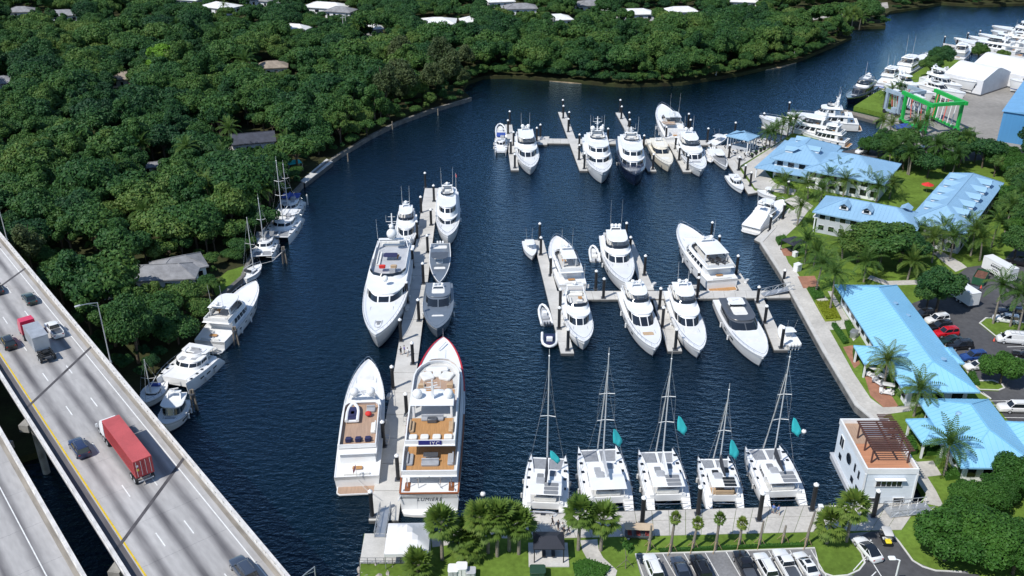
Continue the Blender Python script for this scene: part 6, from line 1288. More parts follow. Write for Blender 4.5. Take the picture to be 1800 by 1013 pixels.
# pavilion on the floating terrace
t = thing('dining_terrace', 'floating dining terrace crowded with tables between the pavilion and the restaurant', 'terrace'); pts = GP([(1268, 257), (1302, 291), (1368, 251), (1330, 241)], .8); MB().prism(pts, -.4, .8).build('terrace_deck', CONC, t, 0)
MB().prism(GP([(1300, 296), (1306, 300), (1352, 270), (1346, 266)], 1.0), 0, 1.0).build('boardwalk', WOODG, t, 0)
rt = random.Random(5)
tb = MB().cone((0, 0, 0), .25, .06, .7, 8).cone((0, 0, .7), .5, .5, .05, 12).mesh('table_body', LGREY); ch = MB().pad(0, 0, .35, .45, .45, .1).pad(-.2, 0, .4, .08, .45, .5).mesh('chair_body', CANVD)
for i in range(18):
    u, v = (i % 6 + .5) / 6, (i // 6 + .5) / 3; q = Vector(pts[0]).lerp(Vector(pts[3]), u).lerp(Vector(pts[1]).lerp(Vector(pts[2]), u), v)
    o = thing('dining_table', 'grey round dining table with dark chairs on the floating terrace', 'table', (q.x, q.y, .8), rt.uniform(0, 3), 'tables on the floating terrace'); link('table_top', tb, o)
    for k in range(4): link('chair', ch, o, (cos(k * pi / 2) * .85, sin(k * pi / 2) * .85, 0), (0, 0, k * pi / 2 + pi))
c, l, w, rz = rect_from([(1275.6, 238), (1294, 230), (1335.5, 238.5), (1317, 248)], 5.0); t = thing('pavilion', 'square pavilion with light blue hipped roof on the water by the restaurant', 'pavilion', (c.x, c.y, .6), rz)
hip_roof(t, l / 2, w / 2, 4.4, 1.3, mat=BLUEROOF2)
for sx in (-1, -.33, .33, 1):
    for sy in (-1, 1): MB().box(sx * (l / 2 - .6), sy * (w / 2 - .6), 2.05, .25, .25, 4.1).build('pavilion_post', WALLW, t, 0)
MB().box(0, 0, .6, l - 3, w - 3, 1.2).build('bar_counter', WALLG, t, 0); MB().prism([(-l / 2, -w / 2), (l / 2, -w / 2), (l / 2, w / 2), (-l / 2, w / 2)], -.9, .1).build('float', WOODG, t, 0)
# blue shed and white boat sheds of the yard
c = G(1752, 248, ZR); d = (G(1800, 176, ZR) - c); a = atan2(d.y, d.x); BLS = pm('blue_shed_cladding', (.07, .24, .46), .55, var=.06, scale=.2, stretch=(6, 6, .05))
t = thing('boat_shed', 'big blue metal-clad shed at the right edge of the boatyard', 'shed', (c.x, c.y, ZR), a); MB().box(22, -18, 4.6, 44, 36, 9.2).build('wall', BLS, t, 0)
MB().add([(-.5, .5, 9.25), (44.5, .5, 9.25), (44.5, -18, 11.2), (-.5, -18, 11.2), (44.5, -36.5, 9.25), (-.5, -36.5, 9.25)], [(0, 3, 2, 1), (3, 5, 4, 2), (0, 5, 3), (1, 2, 4)]).build('roof', pm('blue_shed_roof', (.14, .33, .55), .5, var=.06), t, 0)
MB().box(-.05, -12, 3.2, .1, 7, 6.2).build('door', WALLG, t, 0); MB().box(8, 0.05, 5, 2, .1, 1.2).build('window', GLASS, t, 0)
def white_shed(label, px, ze, rh, wins=0):
    c, l, w, rz = rect_from(px, ze); t = thing('white_shed', label, 'shed', (c.x, c.y, ZR), rz); z = ze - ZR; n = 9; rg = []
    for x in (-l / 2, -l / 4, 0, l / 4, l / 2): rg.append([(x, -w / 2, 0), (x, -w / 2, z)] + [(x, -w / 2 + w * k / n, z + rh * (1 - abs(2 * k / n - 1) ** 1.15) - .12 * (abs(x) in (l / 4,))) for k in range(1, n)] + [(x, w / 2, z), (x, w / 2, 0)])
    MB().loft(rg, closed=False).build('fabric_roof', CANV, t, 40)
    for i in range(wins): MB().box(-l * .3 + i * l * .19, -w / 2 - .05, z * .55, 1.7, .06, 1.1).build('window', GLASS, t, 0)
    MB().box(0, 0, .25, l + .2, w + .2, .5).build('base', DGREY, t, 0)
white_shed('white gabled boat shed with dark windows nearest the blue shed', [(1700, 132), (1767, 148), (1742, 122), (1672, 110)], 6.8, 3.2, 4); white_shed('larger white fabric shed behind the one with windows', [(1742, 119), (1840, 140), (1815, 112), (1722, 97)], 6.5, 3.6)
# travel lifts
def travel_lift(label, px, H, mat, slings=True):
    P = [G(x, y, ZR) for x, y in px]; c = sum(P, Vector()) / 4; u = ((P[1] - P[0]) + (P[2] - P[3])) / 2; v = ((P[3] - P[0]) + (P[2] - P[1])) / 2; l, w = u.length, v.length; t = thing('travel_lift', label, 'boat lift', (c.x, c.y, ZR), atan2(u.y, u.x))
    sv = 1 if (-u.y * v.x + u.x * v.y) > 0 else -1
    for sy in (1, -1):
        MB().box(0, sy * w / 2, H, l * 1.12, .9, 1.1).build('top_beam', mat, t, 0); MB().box(0, sy * w / 2, 1.2, l * 1.0, .7, .7).build('bottom_beam', mat, t, 0)
        for sx in (1, -1): MB().box(sx * l * .42, sy * w / 2, H / 2 + .4, .95, .8, H - .8).build('leg', mat, t, 0); wv = link('wheel', WHL, t, (sx * l * .42, sy * w / 2, .7), None, (2, 4, 2))
    MB().box(l * .5, 0, H + .1, .9, w, 1.0).build('cross_beam', mat, t, 0)
    MB().box(l * .2, -sv * w * .5 + 0, 2.0, 2.2, 1.3, 1.6).build('engine_house', mat, t, 0)
    if slings:
        for i, x in enumerate((-.32, -.2, -.05, .05, .2, .34)):
            for sy in (1, -1): MB().tube([(x * l, sy * (w / 2 - 1.0), H - .4), (x * l + .25, sy * (w / 2 - 1.8), 2.2)], .16, 6).build('sling', WHITE if i % 3 else pm('sling_red', (.7, .15, .12), .8), t, 0)
    MB().box(-l * .05, -w / 2 + 1.0, H + .65, l * .35, 1.0, .25).build('white_panel', WHITE, t, 0)
travel_lift('bright green boat travel lift with white slings', [(1594, 220), (1642, 244), (1670, 230), (1622, 207)], 9.6, pm('lift_green', (.015, .36, .06), .45, var=.06)); travel_lift('pale blue-grey travel lift behind the green one', [(1562, 200), (1588, 210), (1608, 199), (1582, 190)], 7.5, pm('lift_blue_grey', (.3, .38, .45), .5))
# houses in the woods
RG = [pm('shingle_grey', (.24, .24, .25), .9, var=.18, scale=.6, fine=.3), pm('white_tile_roof', (.68, .68, .67), .8, var=.1, scale=.6), pm('slate_roof', (.05, .055, .075), .8, var=.2, fine=.2), pm('tan_shingle', (.30, .25, .20), .9, var=.2)]
HOUSES = []
def house(label, px, l, w, rz, rm, h=3.2, rh=1.8, gable=False):
    p = G(*px, ZL); t = thing('house', label, 'house', (p.x, p.y, ZL), rz); HOUSES.append((p.x, p.y, hypot(l, w) / 2))
    r = hip_roof(t, l / 2, w / 2, h, rh, .05 if gable else None, .05 if gable else None, RG[rm], seams=99); MB().box(0, 0, h / 2 - .1, l - 1.2, w - 1.2, h - .2).build('wall', WALLW if rm != 3 else CREAM, t, 0)
    windows(t, -l / 2 + .6, l / 2 - .6, -(w / 2 - .6), .9, 2.2, 4, -1, .4); windows(t, -w / 2 + .6, w / 2 - .6, -(l / 2 - .6), .9, 2.2, 2, -1, .4, along='y'); windows(t, -w / 2 + .6, w / 2 - .6, (l / 2 - .6), .9, 2.2, 2, 1, .4, along='y')
    MB().box(l * .12, -(w / 2 - .55), 1.05, .95, .1, 2.1).build('door', WOODG, t, 0)
house('grey roofed house with white front by the left bank', (290, 502), 15, 8, .12, 0); house('pale low house beside the left bank lawn', (318, 488), 11, 8, .5, 0); house('dark slate roofed house by the clearing above the left bank', (446, 262), 13, 9, .3, 2, gable=True); house('small shed with grey metal roof among the left trees', (268, 306), 9, 4.5, .35, 0, 2.6, .8, True)
house('house with faded roof at the left edge of the woods', (4, 158), 12, 9, .4, 0); house('house with white roof glimpsed in the upper left woods', (112, 36), 17, 11, .2, 0); house('house with pale roof near the upper left corner', (40, 30), 13, 9, .1, 0)
house('wide white roofed house at the top of the woods', (390, 22), 18, 12, -.5, 1); house('white roofed house at the upper edge beside the boats', (330, 8), 18, 10, -.3, 1); house('white tiled house in the upper middle of the woods', (575, 22), 22, 12, -.3, 1); house('grey roofed house right of the white tiled one', (600, 30), 14, 9, -.3, 0)
house('white pavilion-roofed house above the far bank', (770, 50), 17, 13, 0, 1); house('small white roofed house by the pavilion-roofed one', (826, 48), 9, 9, .2, 1); house('house with low grey roof behind the far bank trees', (915, 24), 16, 10, .1, 0); house('house with dark front above the far bank', (880, 12), 14, 9, .2, 1)
house('house with white roof facing the far bank', (978, 44), 14, 10, .2, 1); house('grey house in the middle of the far bank woods', (1040, 18), 17, 11, .1, 0); house('long white house behind the far bank trees', (1115, 34), 18, 10, .1, 1); house('low white house at the right of the far bank woods', (1195, 30), 16, 9, .1, 1); house('pale house at the upper right of the woods', (1305, 12), 15, 10, -.2, 1)
house('tan roofed bungalow in the middle of the left woods', (480, 130), 12, 8, .2, 3); house('house with tan roof in the upper left woods', (225, 150), 11, 8, .2, 3); house('white shed roof amid the woods behind the left bank', (655, 62), 10, 7, .2, 1); house('small white roof at the head of the canal', (520, 62), 13, 8, -.3, 1); house('grey house at the top edge near the canal', (460, 10), 15, 9, -.4, 0)
for px in ([(355, 268), (395, 250), (420, 235), (430, 245), (410, 262), (362, 277)], [(160, 470), (190, 445), (215, 450), (205, 480), (215, 520), (180, 530)], [(540, 60), (600, 45), (640, 55), (560, 70)], [(1390, 25), (1480, 12), (1560, 4), (1562, 14), (1500, 24), (1400, 40)]):
    o = MB().prism(GP(px, ZL + .03), ZL - .1, ZL + .03).build('gravel_drive', pm('pale_gravel', (.36, .34, .31), .95, var=.15, scale=.3, fine=.3), None, 0); o['kind'] = 'structure'
CLEAR = [GP(p, ZL) for p in ([(350, 262), (395, 246), (425, 232), (490, 240), (485, 268), (440, 282), (362, 282)], [(155, 470), (190, 440), (218, 445), (210, 480), (222, 520), (180, 535)], [(395, 478), (430, 470), (440, 486), (410, 500), (380, 500)], [(235, 500), (360, 478), (372, 505), (240, 525)], [(525, 300), (575, 272), (590, 275), (530, 325)], [(1380, 28), (1560, 0), (1570, 16), (1500, 40), (1400, 44)])]
o = MB().prism(GP([(372, 500), (400, 476), (440, 465), (430, 482), (400, 505), (380, 520)], ZL + .02), ZL - .1, ZL + .02).build('lawn', GRASS, None, 0); o['kind'] = 'structure'
dock('timber jetty with turquoise canopy on the left bank', [(528, 318), (536, 322), (585, 284), (574, 279)], 5, 1.35, 'jetty', OFFW)
p = G(518, 300, ZL); t = thing('canopy', 'turquoise canvas canopy beside the timber jetty', 'canopy', (p.x, p.y, ZL), .5); MB().add([(-2, -1.6, 2.4), (2, -1.6, 2.4), (2, 1.6, 2.4), (-2, 1.6, 2.4), (0, 0, 3.2)], [(0, 1, 4), (1, 2, 4), (2, 3, 4), (3, 0, 4)]).build('canopy_cloth', TURQ, t, 0)
for x, y in ((-1.9, -1.5), (1.9, -1.5), (1.9, 1.5), (-1.9, 1.5)): MB().tube([(x, y, 0), (x, y, 2.4)], .05, 5).build('canopy_post', ALU, t, 0)
# ================================================================== vegetation
def leaf_material(name, cols, trans=0.25, rough=0.6, nscale=0.35):
    """cols: dark, mid, light leaf colours picked per tree and broken up per leaf"""
    m = bpy.data.materials.new(name); m.use_nodes = True; N = m.node_tree.nodes; L = m.node_tree.links; b = N['Principled BSDF']; out = N['Material Output']
    oi = N.new('ShaderNodeObjectInfo'); at = N.new('ShaderNodeAttribute'); at.attribute_name = 'tint'
    tc = N.new('ShaderNodeTexCoord'); nz = N.new('ShaderNodeTexNoise'); nz.inputs['Scale'].default_value = nscale; nz.inputs['Detail'].default_value = 3; L.new(tc.outputs['Object'], nz.inputs['Vector'])
    ge = N.new('ShaderNodeNewGeometry'); n5 = N.new('ShaderNodeTexNoise'); n5.inputs['Scale'].default_value = .035; n5.inputs['Detail'].default_value = 2; L.new(ge.outputs['Position'], n5.inputs['Vector'])   # stands of one species differ in colour
    a5 = N.new('ShaderNodeMath'); a5.operation = 'MULTIPLY_ADD'; a5.inputs[1].default_value = 1.5; a5.inputs[2].default_value = -.68; L.new(n5.outputs[0], a5.inputs[0])
    a6 = N.new('ShaderNodeMath'); a6.operation = 'MULTIPLY_ADD'; a6.inputs[1].default_value = .5; L.new(oi.outputs['Random'], a6.inputs[0]); L.new(a5.outputs[0], a6.inputs[2])
    a = N.new('ShaderNodeMath'); a.operation = 'MULTIPLY_ADD'; a.inputs[1].default_value = 1.0; L.new(a6.outputs[0], a.inputs[0])
    a2 = N.new('ShaderNodeMath'); a2.operation = 'MULTIPLY'; a2.inputs[1].default_value = .34; L.new(at.outputs['Fac'], a2.inputs[0]); L.new(a2.outputs[0], a.inputs[2])
    a3 = N.new('ShaderNodeMath'); a3.operation = 'MULTIPLY_ADD'; a3.inputs[1].default_value = .5; L.new(nz.outputs[0], a3.inputs[0]); L.new(a.outputs[0], a3.inputs[2])
    a4 = N.new('ShaderNodeMath'); a4.operation = 'SUBTRACT'; a4.inputs[1].default_value = .22; L.new(a3.outputs[0], a4.inputs[0])
    r = N.new('ShaderNodeValToRGB'); el = r.color_ramp.elements; el[0].position = 0; el[0].color = (*cols[0], 1); el[1].position = 1; el[1].color = (*cols[-1], 1)
    for i, c in enumerate(cols[1:-1]): e = el.new((i + 1) / (len(cols) - 1)); e.color = (*c, 1)
    L.new(a4.outputs[0], r.inputs[0]); L.new(r.outputs[0], b.inputs['Base Color']); b.inputs['Roughness'].default_value = rough; b.inputs['Specular IOR Level'].default_value = .25
    tr = N.new('ShaderNodeBsdfTranslucent'); L.new(r.outputs[0], tr.inputs[0]); mx = N.new('ShaderNodeMixShader'); mx.inputs[0].default_value = trans; L.new(b.outputs[0], mx.inputs[1]); L.new(tr.outputs[0], mx.inputs[2]); L.new(mx.outputs[0], out.inputs['Surface'])
    return m
LEAF = leaf_material('broadleaf_foliage', [(.014, .05, .02), (.022, .075, .024), (.033, .095, .024), (.05, .12, .026), (.075, .145, .03), (.12, .18, .04)])
LEAFN = leaf_material('park_tree_foliage', [(.024, .08, .014), (.045, .125, .018), (.075, .17, .024)])
LEAFL = leaf_material('lime_foliage', [(.08, .19, .015), (.12, .25, .02)])
LEAFO = leaf_material('casuarina_foliage', [(.035, .062, .022), (.058, .085, .03), (.085, .11, .04)])
LEAFP = leaf_material('palm_foliage', [(.035, .085, .016), (.06, .125, .022), (.12, .17, .03)], .3)
LEAFS = leaf_material('sabal_foliage', [(.06, .12, .02), (.11, .18, .03), (.21, .26, .05)], .3)
LEAFR = leaf_material('poinciana_flowers', [(.45, .03, .01), (.6, .07, .015)])
BARK = pm('tree_bark', (.11, .085, .06), .95, var=.25, scale=1.5, fine=.4); PBARK = pm('palm_bark', (.24, .21, .17), .95, var=.2, scale=2, stretch=(1, 1, 4), fine=.4)
def quads_mesh(name, P, A, Bv, mat, tint, extra=None):
    """P centres, A/Bv half axes -> one quad each, with a per-leaf tint"""
    n = len(P); V = np.empty((n, 4, 3)); V[:, 0] = P - A; V[:, 1] = P - Bv; V[:, 2] = P + A; V[:, 3] = P + Bv
    V = V.reshape(-1, 3); F = np.arange(n * 4).reshape(-1, 4); ev, ef = ([], []) if extra is None else (extra.v, extra.f)
    me = bpy.data.meshes.new(name); allv = np.concatenate([V, np.array(ev).reshape(-1, 3)]) if len(ev) else V
    faces = F.tolist() + [tuple(i + n * 4 for i in f) for f in ef]
    me.from_pydata(allv.tolist(), [], faces); me.materials.append(mat)
    at = me.attributes.new('tint', 'FLOAT', 'FACE'); tv = np.concatenate([tint, np.full(len(ef), .2)]) if len(ef) else tint; at.data.foreach_set('value', tv.astype(np.float32)); me.update(); return me
def crown_mesh(name, seed, R, Hc, zc, lobes, leaves, leaf, mat, flat=1.0, core=True, spiky=0.0):
    g = np.random.default_rng(seed); C = []; RR = []
    for i in range(lobes):
        a = g.uniform(0, 2 * pi) + i * 2.4; rad = R * .66 * sqrt((i + .5) / lobes); z = zc + Hc * .5 * (1 - (rad / R) ** 2 * 1.3) * g.uniform(.25, 1.0) - Hc * .12
        C.append((rad * cos(a), rad * sin(a), z)); RR.append(R * g.uniform(.22, .40) * (1 - .2 * rad / R))
    C = np.array(C); RR = np.array(RR); w = RR ** 2 / (RR ** 2).sum(); k = g.choice(lobes, leaves * 2, p=w)
    d = g.normal(size=(leaves * 2, 3)); d[:, 2] = d[:, 2] * .9 + .25; d /= np.linalg.norm(d, axis=1)[:, None]
    P = C[k] + d * (RR[k] * g.uniform(.78, 1.08 + spiky, leaves * 2))[:, None] * np.array([1, 1, .82 * flat])
    dist = np.linalg.norm((P[:, None, :] - C[None]) / np.array([1, 1, .82 * flat]), axis=2) / RR[None]; dist[np.arange(len(P)), k] = 9
    P_ = P[dist.min(1) > .8][:leaves]; d = d[dist.min(1) > .8][:leaves]; n = len(P_)
    nn = d * .75 + g.normal(size=(n, 3)) * .45 + np.array([0, 0, .25]); nn /= np.linalg.norm(nn, axis=1)[:, None]
    t = np.cross(nn, g.normal(size=(n, 3))); t /= np.linalg.norm(t, axis=1)[:, None]; b_ = np.cross(nn, t); s_ = leaf * g.uniform(.55, 1.25, n)[:, None]
    ex = None
    if core:
        ex = MB()
        for c, r in zip(C, RR): ex.ball(c, r * .66, r * .66, r * .52, 6, 4)
    return quads_mesh(name, P_, t * s_, b_ * s_ * .62, mat, g.uniform(0, 1, n), ex)
def trunk_mesh(name, seed, h, r, spread, mat, limbs=4):
    g = random.Random(seed); m = MB(); m.tube([(0, 0, -.3), (g.uniform(-.2, .2), g.uniform(-.2, .2), h * .5), (g.uniform(-.3, .3), g.uniform(-.3, .3), h * .75)], r, 7, r * .6)
    for i in range(limbs):
        a = i * 2 * pi / limbs + g.uniform(-.4, .4); m.tube([(0, 0, h * g.uniform(.4, .6)), (cos(a) * spread * .45, sin(a) * spread * .45, h * .85), (cos(a) * spread * .8, sin(a) * spread * .8, h * 1.12)], r * .5, 5, r * .15)
    return m.mesh(name, mat)
# prototypes: (crown, trunk), radius about 4.5 m, height about 10 m
BR = []
for i in range(7):
    Rr = (3.6, 6.0, 4.4, 5.2, 6.6, 3.4, 4.8)[i]; Hh = (7.0, 5.5, 8.5, 5.2, 6.5, 9.0, 4.6)[i]; lf = (.22, .33, .27, .30, .34, .24, .36)[i]; nl = (2600, 3000, 2800, 2400, 3400, 2600, 1900)[i]; lb_ = (12, 26, 17, 18, 30, 14, 15)[i]
    BR.append((crown_mesh('broadleaf_crown', 10 + i, Rr, Hh, 5.8, lb_, nl, lf, LEAF), trunk_mesh('broadleaf_trunk', 30 + i, 6.2, .28, Rr * .7, BARK)))
PINE = [(crown_mesh('casuarina_crown', 50 + i, 3.6, 11, 7.0, 20, 2400, .28, LEAFO, 1.3, True, .25), trunk_mesh('casuarina_trunk', 55 + i, 10, .25, 1.8, BARK)) for i in range(2)]
NEAR = [(crown_mesh('park_tree_crown', 70 + i, 4.8, 5.6, 3.6, 26, 7500, .19, LEAFN), trunk_mesh('park_tree_trunk', 75 + i, 3.8, .25, 3.0, BARK)) for i in range(3)]
NEARD = [(crown_mesh('dense_tree_crown', 80 + i, 4.8, 6.5, 5.4, 24, 6000, .22, LEAF), trunk_mesh('dense_tree_trunk', 85 + i, 5.8, .28, 3.2, BARK)) for i in range(2)]
LIME = (crown_mesh('lime_crown', 91, 4.6, 4.0, 6.2, 14, 2000, .36, LEAFL, .7), BR[0][1]); REDT = (crown_mesh('poinciana_crown', 92, 2.6, 2.6, 6.2, 9, 900, .3, LEAFR, .7), BR[0][1])
def tree(kind, x, y, z, s_, rz, label, group, name='broadleaf_tree', sz=None):
    t = thing(name, label, 'tree', (x, y, z), rz, group); t.scale = (s_, s_, sz or s_); link('crown', kind[0], t); link('trunk', kind[1], t); return t
# palms
def frond_arrays(g, base, az, el, l, droop, n=15, w=.75, wid=.10, P=None, A=None, B=None):
    d = Vector((cos(az) * cos(el), sin(az) * cos(el), sin(el))); p = Vector(base); st = l / n; side0 = Vector((-sin(az), cos(az), 0))
    for i in range(n):
        t = i / n; d = (d + Vector((0, 0, -droop * (.25 + t) / n))).normalized(); q = p + d * st; up = side0.cross(d)
        ln = w * (sin(pi * min(1, .12 + t * .9)) ** .6) * g.uniform(.8, 1.1)
        for sg in (1, -1):
            o = (side0 * sg * .88 + d * .42 - up * .45 - Vector((0, 0, .18))).normalized(); P.append(tuple(p + o * ln * .5)); A.append(tuple(o * ln * .5)); B.append(tuple((d - o * d.dot(o)).normalized() * wid))
        P.append(tuple((p + q) / 2)); A.append(tuple(d * st * .55)); B.append(tuple(side0 * .05)); p = q
def coco_mesh(seed, n=22, l=4.2):
    g = random.Random(seed); P, A, B = [], [], []
    for i in range(n):
        el = 1.25 - 1.75 * (i / n) + g.uniform(-.1, .1); frond_arrays(g, (0, 0, 0), i * 2.399 + g.uniform(-.2, .2), el, l * g.uniform(.85, 1.1), 1.35, 15, .85, .105, P, A, B)
    ex = MB().ball((0, 0, -.15), .35, .35, .5, 7, 4); return quads_mesh('coconut_fronds', np.array(P), np.array(A), np.array(B), LEAFP, np.array([g.random() for _ in P]), ex)
def sabal_mesh(seed, n=58, pet=1.0, fan=.95):
    g = random.Random(seed); P, A, B = [], [], []
    for i in range(n):
        el = 1.45 - 2.35 * (i / n) + g.uniform(-.15, .15); az = i * 2.399 + g.uniform(-.25, .25); d = Vector((cos(az) * cos(el), sin(az) * cos(el), sin(el))); s0 = Vector((-sin(az), cos(az), 0)); c = d * pet * g.uniform(.8, 1.15)
        P.append(tuple(c * .5)); A.append(tuple(c * .5)); B.append(tuple(s0 * .03))
        for k in range(11):
            a = -1.35 + 2.7 * k / 10; o = (d * cos(a) + s0 * sin(a) - Vector((0, 0, .28 + .25 * abs(a)))).normalized(); ln = fan * (1 - .22 * abs(a)) * g.uniform(.85, 1.1); P.append(tuple(c + o * ln * .5)); A.append(tuple(o * ln * .5)); B.append(tuple((d.cross(s0).cross(o)).normalized() * .10))
    return quads_mesh('sabal_fronds', np.array(P), np.array(A), np.array(B), LEAFS, np.array([g.random() for _ in P]))
COCO = [coco_mesh(i) for i in (1, 2, 3)]; SABAL = [sabal_mesh(i) for i in (4, 5, 6)]
def palm(kind, base, crown_row, label, group, z=ZR, lean=None, scale=1.0, seed=0, hmin=3, hmax=15, name=None, h=None):
    g = random.Random(seed * 31 + int(base[0])); p = G(*base, z); h = h or min(hmax, max(hmin, height_to(p.x, p.y, crown_row) - z)); lx, ly = lean or (g.uniform(-.6, .6), g.uniform(-.5, .5))
    t = thing(name or ('coconut_palm' if kind == 'c' else 'sabal_palm'), label, 'palm', (p.x, p.y, z), 0, group)
    MB().tube([(0, 0, -.2), (lx * .15, ly * .15, h * .3), (lx * .5, ly * .5, h * .65), (lx, ly, h)], .24 if kind == 'c' else .26, 8, .13 if kind == 'c' else .2).build('trunk', PBARK, t, 50)
    link('crown', (COCO if kind == 'c' else SABAL)[g.randrange(3)], t, (lx, ly, h), (0, 0, g.uniform(0, 6)), (scale,) * 3); return t
GP1 = 'coconut palm on the lawns beside the quay'
QP = [((1401, 397), 362, 'by the bend of the quay'), ((1414, 464), 420, 'in front of the black gazebo'), ((1434, 513), 462, 'beside the terracotta square'), ((1459, 545), 478, 'over the corner of the main blue roof'), ((1480, 456), 426, 'in front of the large dark tree'), ((1518, 496), 460, 'above the main building roof'), ((1553, 682), 632, 'shading the golf carts'), ((1606, 732), 680, 'between the two light blue roofs'), ((1660, 836), 778, 'with yellowing fronds by the houseboat'),
      ((1470, 330), 298, 'left of the pair before the restaurant'), ((1500, 330), 302, 'right of the pair before the restaurant'), ((1563, 350), 322, 'at the end of the restaurant wing'), ((1595, 492), 458, 'on the lawn behind the main building'), ((1638, 462), 419, 'by the grey path'), ((1670, 455), 414, 'near the wing building corner'), ((1706, 450), 404, 'with yellow fronds near the car park'), ((1742, 435), 388, 'lower of the right hand row'), ((1766, 410), 360, 'in the right hand row'), ((1786, 385), 336, 'upper of the right hand row'), ((1722, 458), 420, 'at the edge of the car park lawn'),
      ((1745, 570), 502, 'left on the car park island'), ((1775, 575), 515, 'middle of the car park island'), ((1788, 590), 520, 'right on the car park island'), ((1430, 470), 440, 'small one on the lawn'), ((1545, 470), 440, 'behind the dark tree'), ((1610, 440), 410, 'before the wing building'), ((1380, 340), 322, 'short one by the skiff quay'), ((1420, 350), 325, 'below the restaurant veranda'), ((1440, 360), 335, 'left end of the two-storey wing'), ((1455, 340), 312, 'first under the restaurant windows'), ((1482, 346), 316, 'second under the restaurant windows'), ((1520, 348), 318, 'third under the restaurant windows'), ((1540, 356), 326, 'fourth under the restaurant windows'), ((1655, 440), 402, 'against the corner of the two-storey building'), ((1690, 432), 396, 'at the end of the two-storey building')]
for i, (b_, r_, w_) in enumerate(QP): palm('c', b_, r_, 'coconut palm ' + w_, 'coconut palms of the marina grounds', scale=1.08 if b_[1] > 420 else 1.0, seed=i)
for i, (bx, by, r_) in enumerate([(1352, 258, 240), (1362, 252, 234), (1372, 246, 228), (1384, 240, 226), (1392, 236, 224), (1345, 262, 246)]): palm('c', (bx, by), r_, 'golden-green palm in the clump between the restaurant and the pavilion', 'palms beside the restaurant', scale=.85, seed=i + 40, hmin=5)
for i, (bx, by, r_) in enumerate([(1552, 190, 172), (1566, 184, 166), (1578, 178, 160), (1590, 172, 156)]): palm('c', (bx, by), r_, 'palm in the row at the corner of the fuel quay', 'palms at the fuel quay', scale=.8, seed=i + 60, hmin=5)
for i, (bx, by, r_) in enumerate([(1545, 240, 215), (1560, 246, 222), (1600, 250, 214), (1620, 246, 210)]): palm('c', (bx, by), r_, 'palm growing before the travel lifts', 'palms before the travel lifts', scale=.9, seed=i + 70, hmin=5)
for i, (bx, by, r_) in enumerate([(1483, 62, 25), (1495, 60, 22), (1510, 52, 30)]): palm('c', (bx, by), r_, 'tall palm on the far sandy point', 'palms on the far point', z=ZL, scale=1.1, seed=i + 80)
rg = random.Random(3)
for i in range(14): palm('c', (1560 + rg.uniform(0, 160), 300 + rg.uniform(-32, 8)), 0, 'palm in the green belt above the two-storey building', 'palms in the green belt', h=rg.uniform(4.5, 8), scale=.9, seed=i + 90)
for b_, r_, lb in [((777.5, 984), 918, 'sabal palm beside the white tent'), ((844, 977), 910, 'left sabal palm of the tight clump on the bottom lawn'), ((874, 978), 908, 'middle sabal palm of the tight clump on the bottom lawn'), ((912, 974), 922, 'right sabal palm of the tight clump on the bottom lawn'), ((812, 975), 940, 'short sabal palm left of the tight clump'), ((822, 980), 960, 'lowest sabal palm in front of the clump'), ((895, 968), 912, 'back sabal palm of the tight clump on the bottom lawn'), ((858, 972), 925, 'shorter sabal palm inside the tight clump'), ((1016.5, 967), 902, 'sabal palm left of the curved path'), ((1056, 968), 912, 'sabal palm right of the curved path'), ((735, 1010), 994, 'bushy low sabal palm at the bottom edge'), ((1487.5, 952), 890, 'sabal palm shading the drive by the white sedan'), ((1453, 955), 922, 'shaggy short sabal palm on the rounded lawn')]:
    palm('s', b_, r_, lb, 'sabal palms on the bottom lawn', scale=1.45, lean=(.1, .1), hmin=1.2)
# transplanted palms with props: trunks with sparse tops
for i, (bx, by, ty, lx, full) in enumerate([(1140.7, 967, 926, .1, 0), (1178, 970, 911, .3, 1), (1217, 967, 921, .4, 1), (1257, 967, 912, .2, 1), (1299, 960, 921, .1, 1), (1334, 961, 918, .2, 0), (1375, 955, 926, .2, 0), (1415, 960, 902, .6, 0)]):
    p = G(bx, by, ZR); h = height_to(p.x, p.y, ty) - ZR; t = thing('young_palm', ['first', 'second', 'third', 'fourth', 'fifth', 'sixth', 'seventh', 'eighth'][i] + ' propped young palm from the left in the row along the bottom quay', 'palm', (p.x, p.y, ZR), 0, 'row of propped young palms')
    MB().tube([(0, 0, -.1), (lx * .4, .1, h * .5), (lx, .2, h)], .24, 8, .14).build('trunk', WOODG if i % 2 else PBARK, t, 50)
    m = MB()
    for k in range(3): m.tube([(cos(k * 2.1) * .95, sin(k * 2.1) * .95, 0), (lx * .2 + cos(k * 2.1) * .15, sin(k * 2.1) * .15, 1.5)], .045, 5)
    m.build('prop_stakes', pm('stake_timber', (.42, .3, .17), .9, var=.15), t, 0)
    if full: link('crown', SABAL[i % 3], t, (lx, .2, h - .1), (0, 0, i * 1.0), (.5, .5, .62))
p = G(1100, 1000, ZR); t = tree((crown_mesh('sapling_crown', 99, 1.3, 3.2, 3.4, 7, 500, .16, LEAFL if False else LEAFN, 1, False), trunk_mesh('sapling_trunk', 98, 3.4, .07, .7, WOODG, 3)), p.x, p.y, ZR, 1, 0, 'thin staked sapling beside the lower car park', None, 'sapling')
MB().tube([(-1.2, .2, 0), (0, 0, 1.6)], .04, 5).tube([(1.1, .3, 0), (0, 0, 1.6)], .04, 5).build('prop_stakes', WOODG, t, 0)
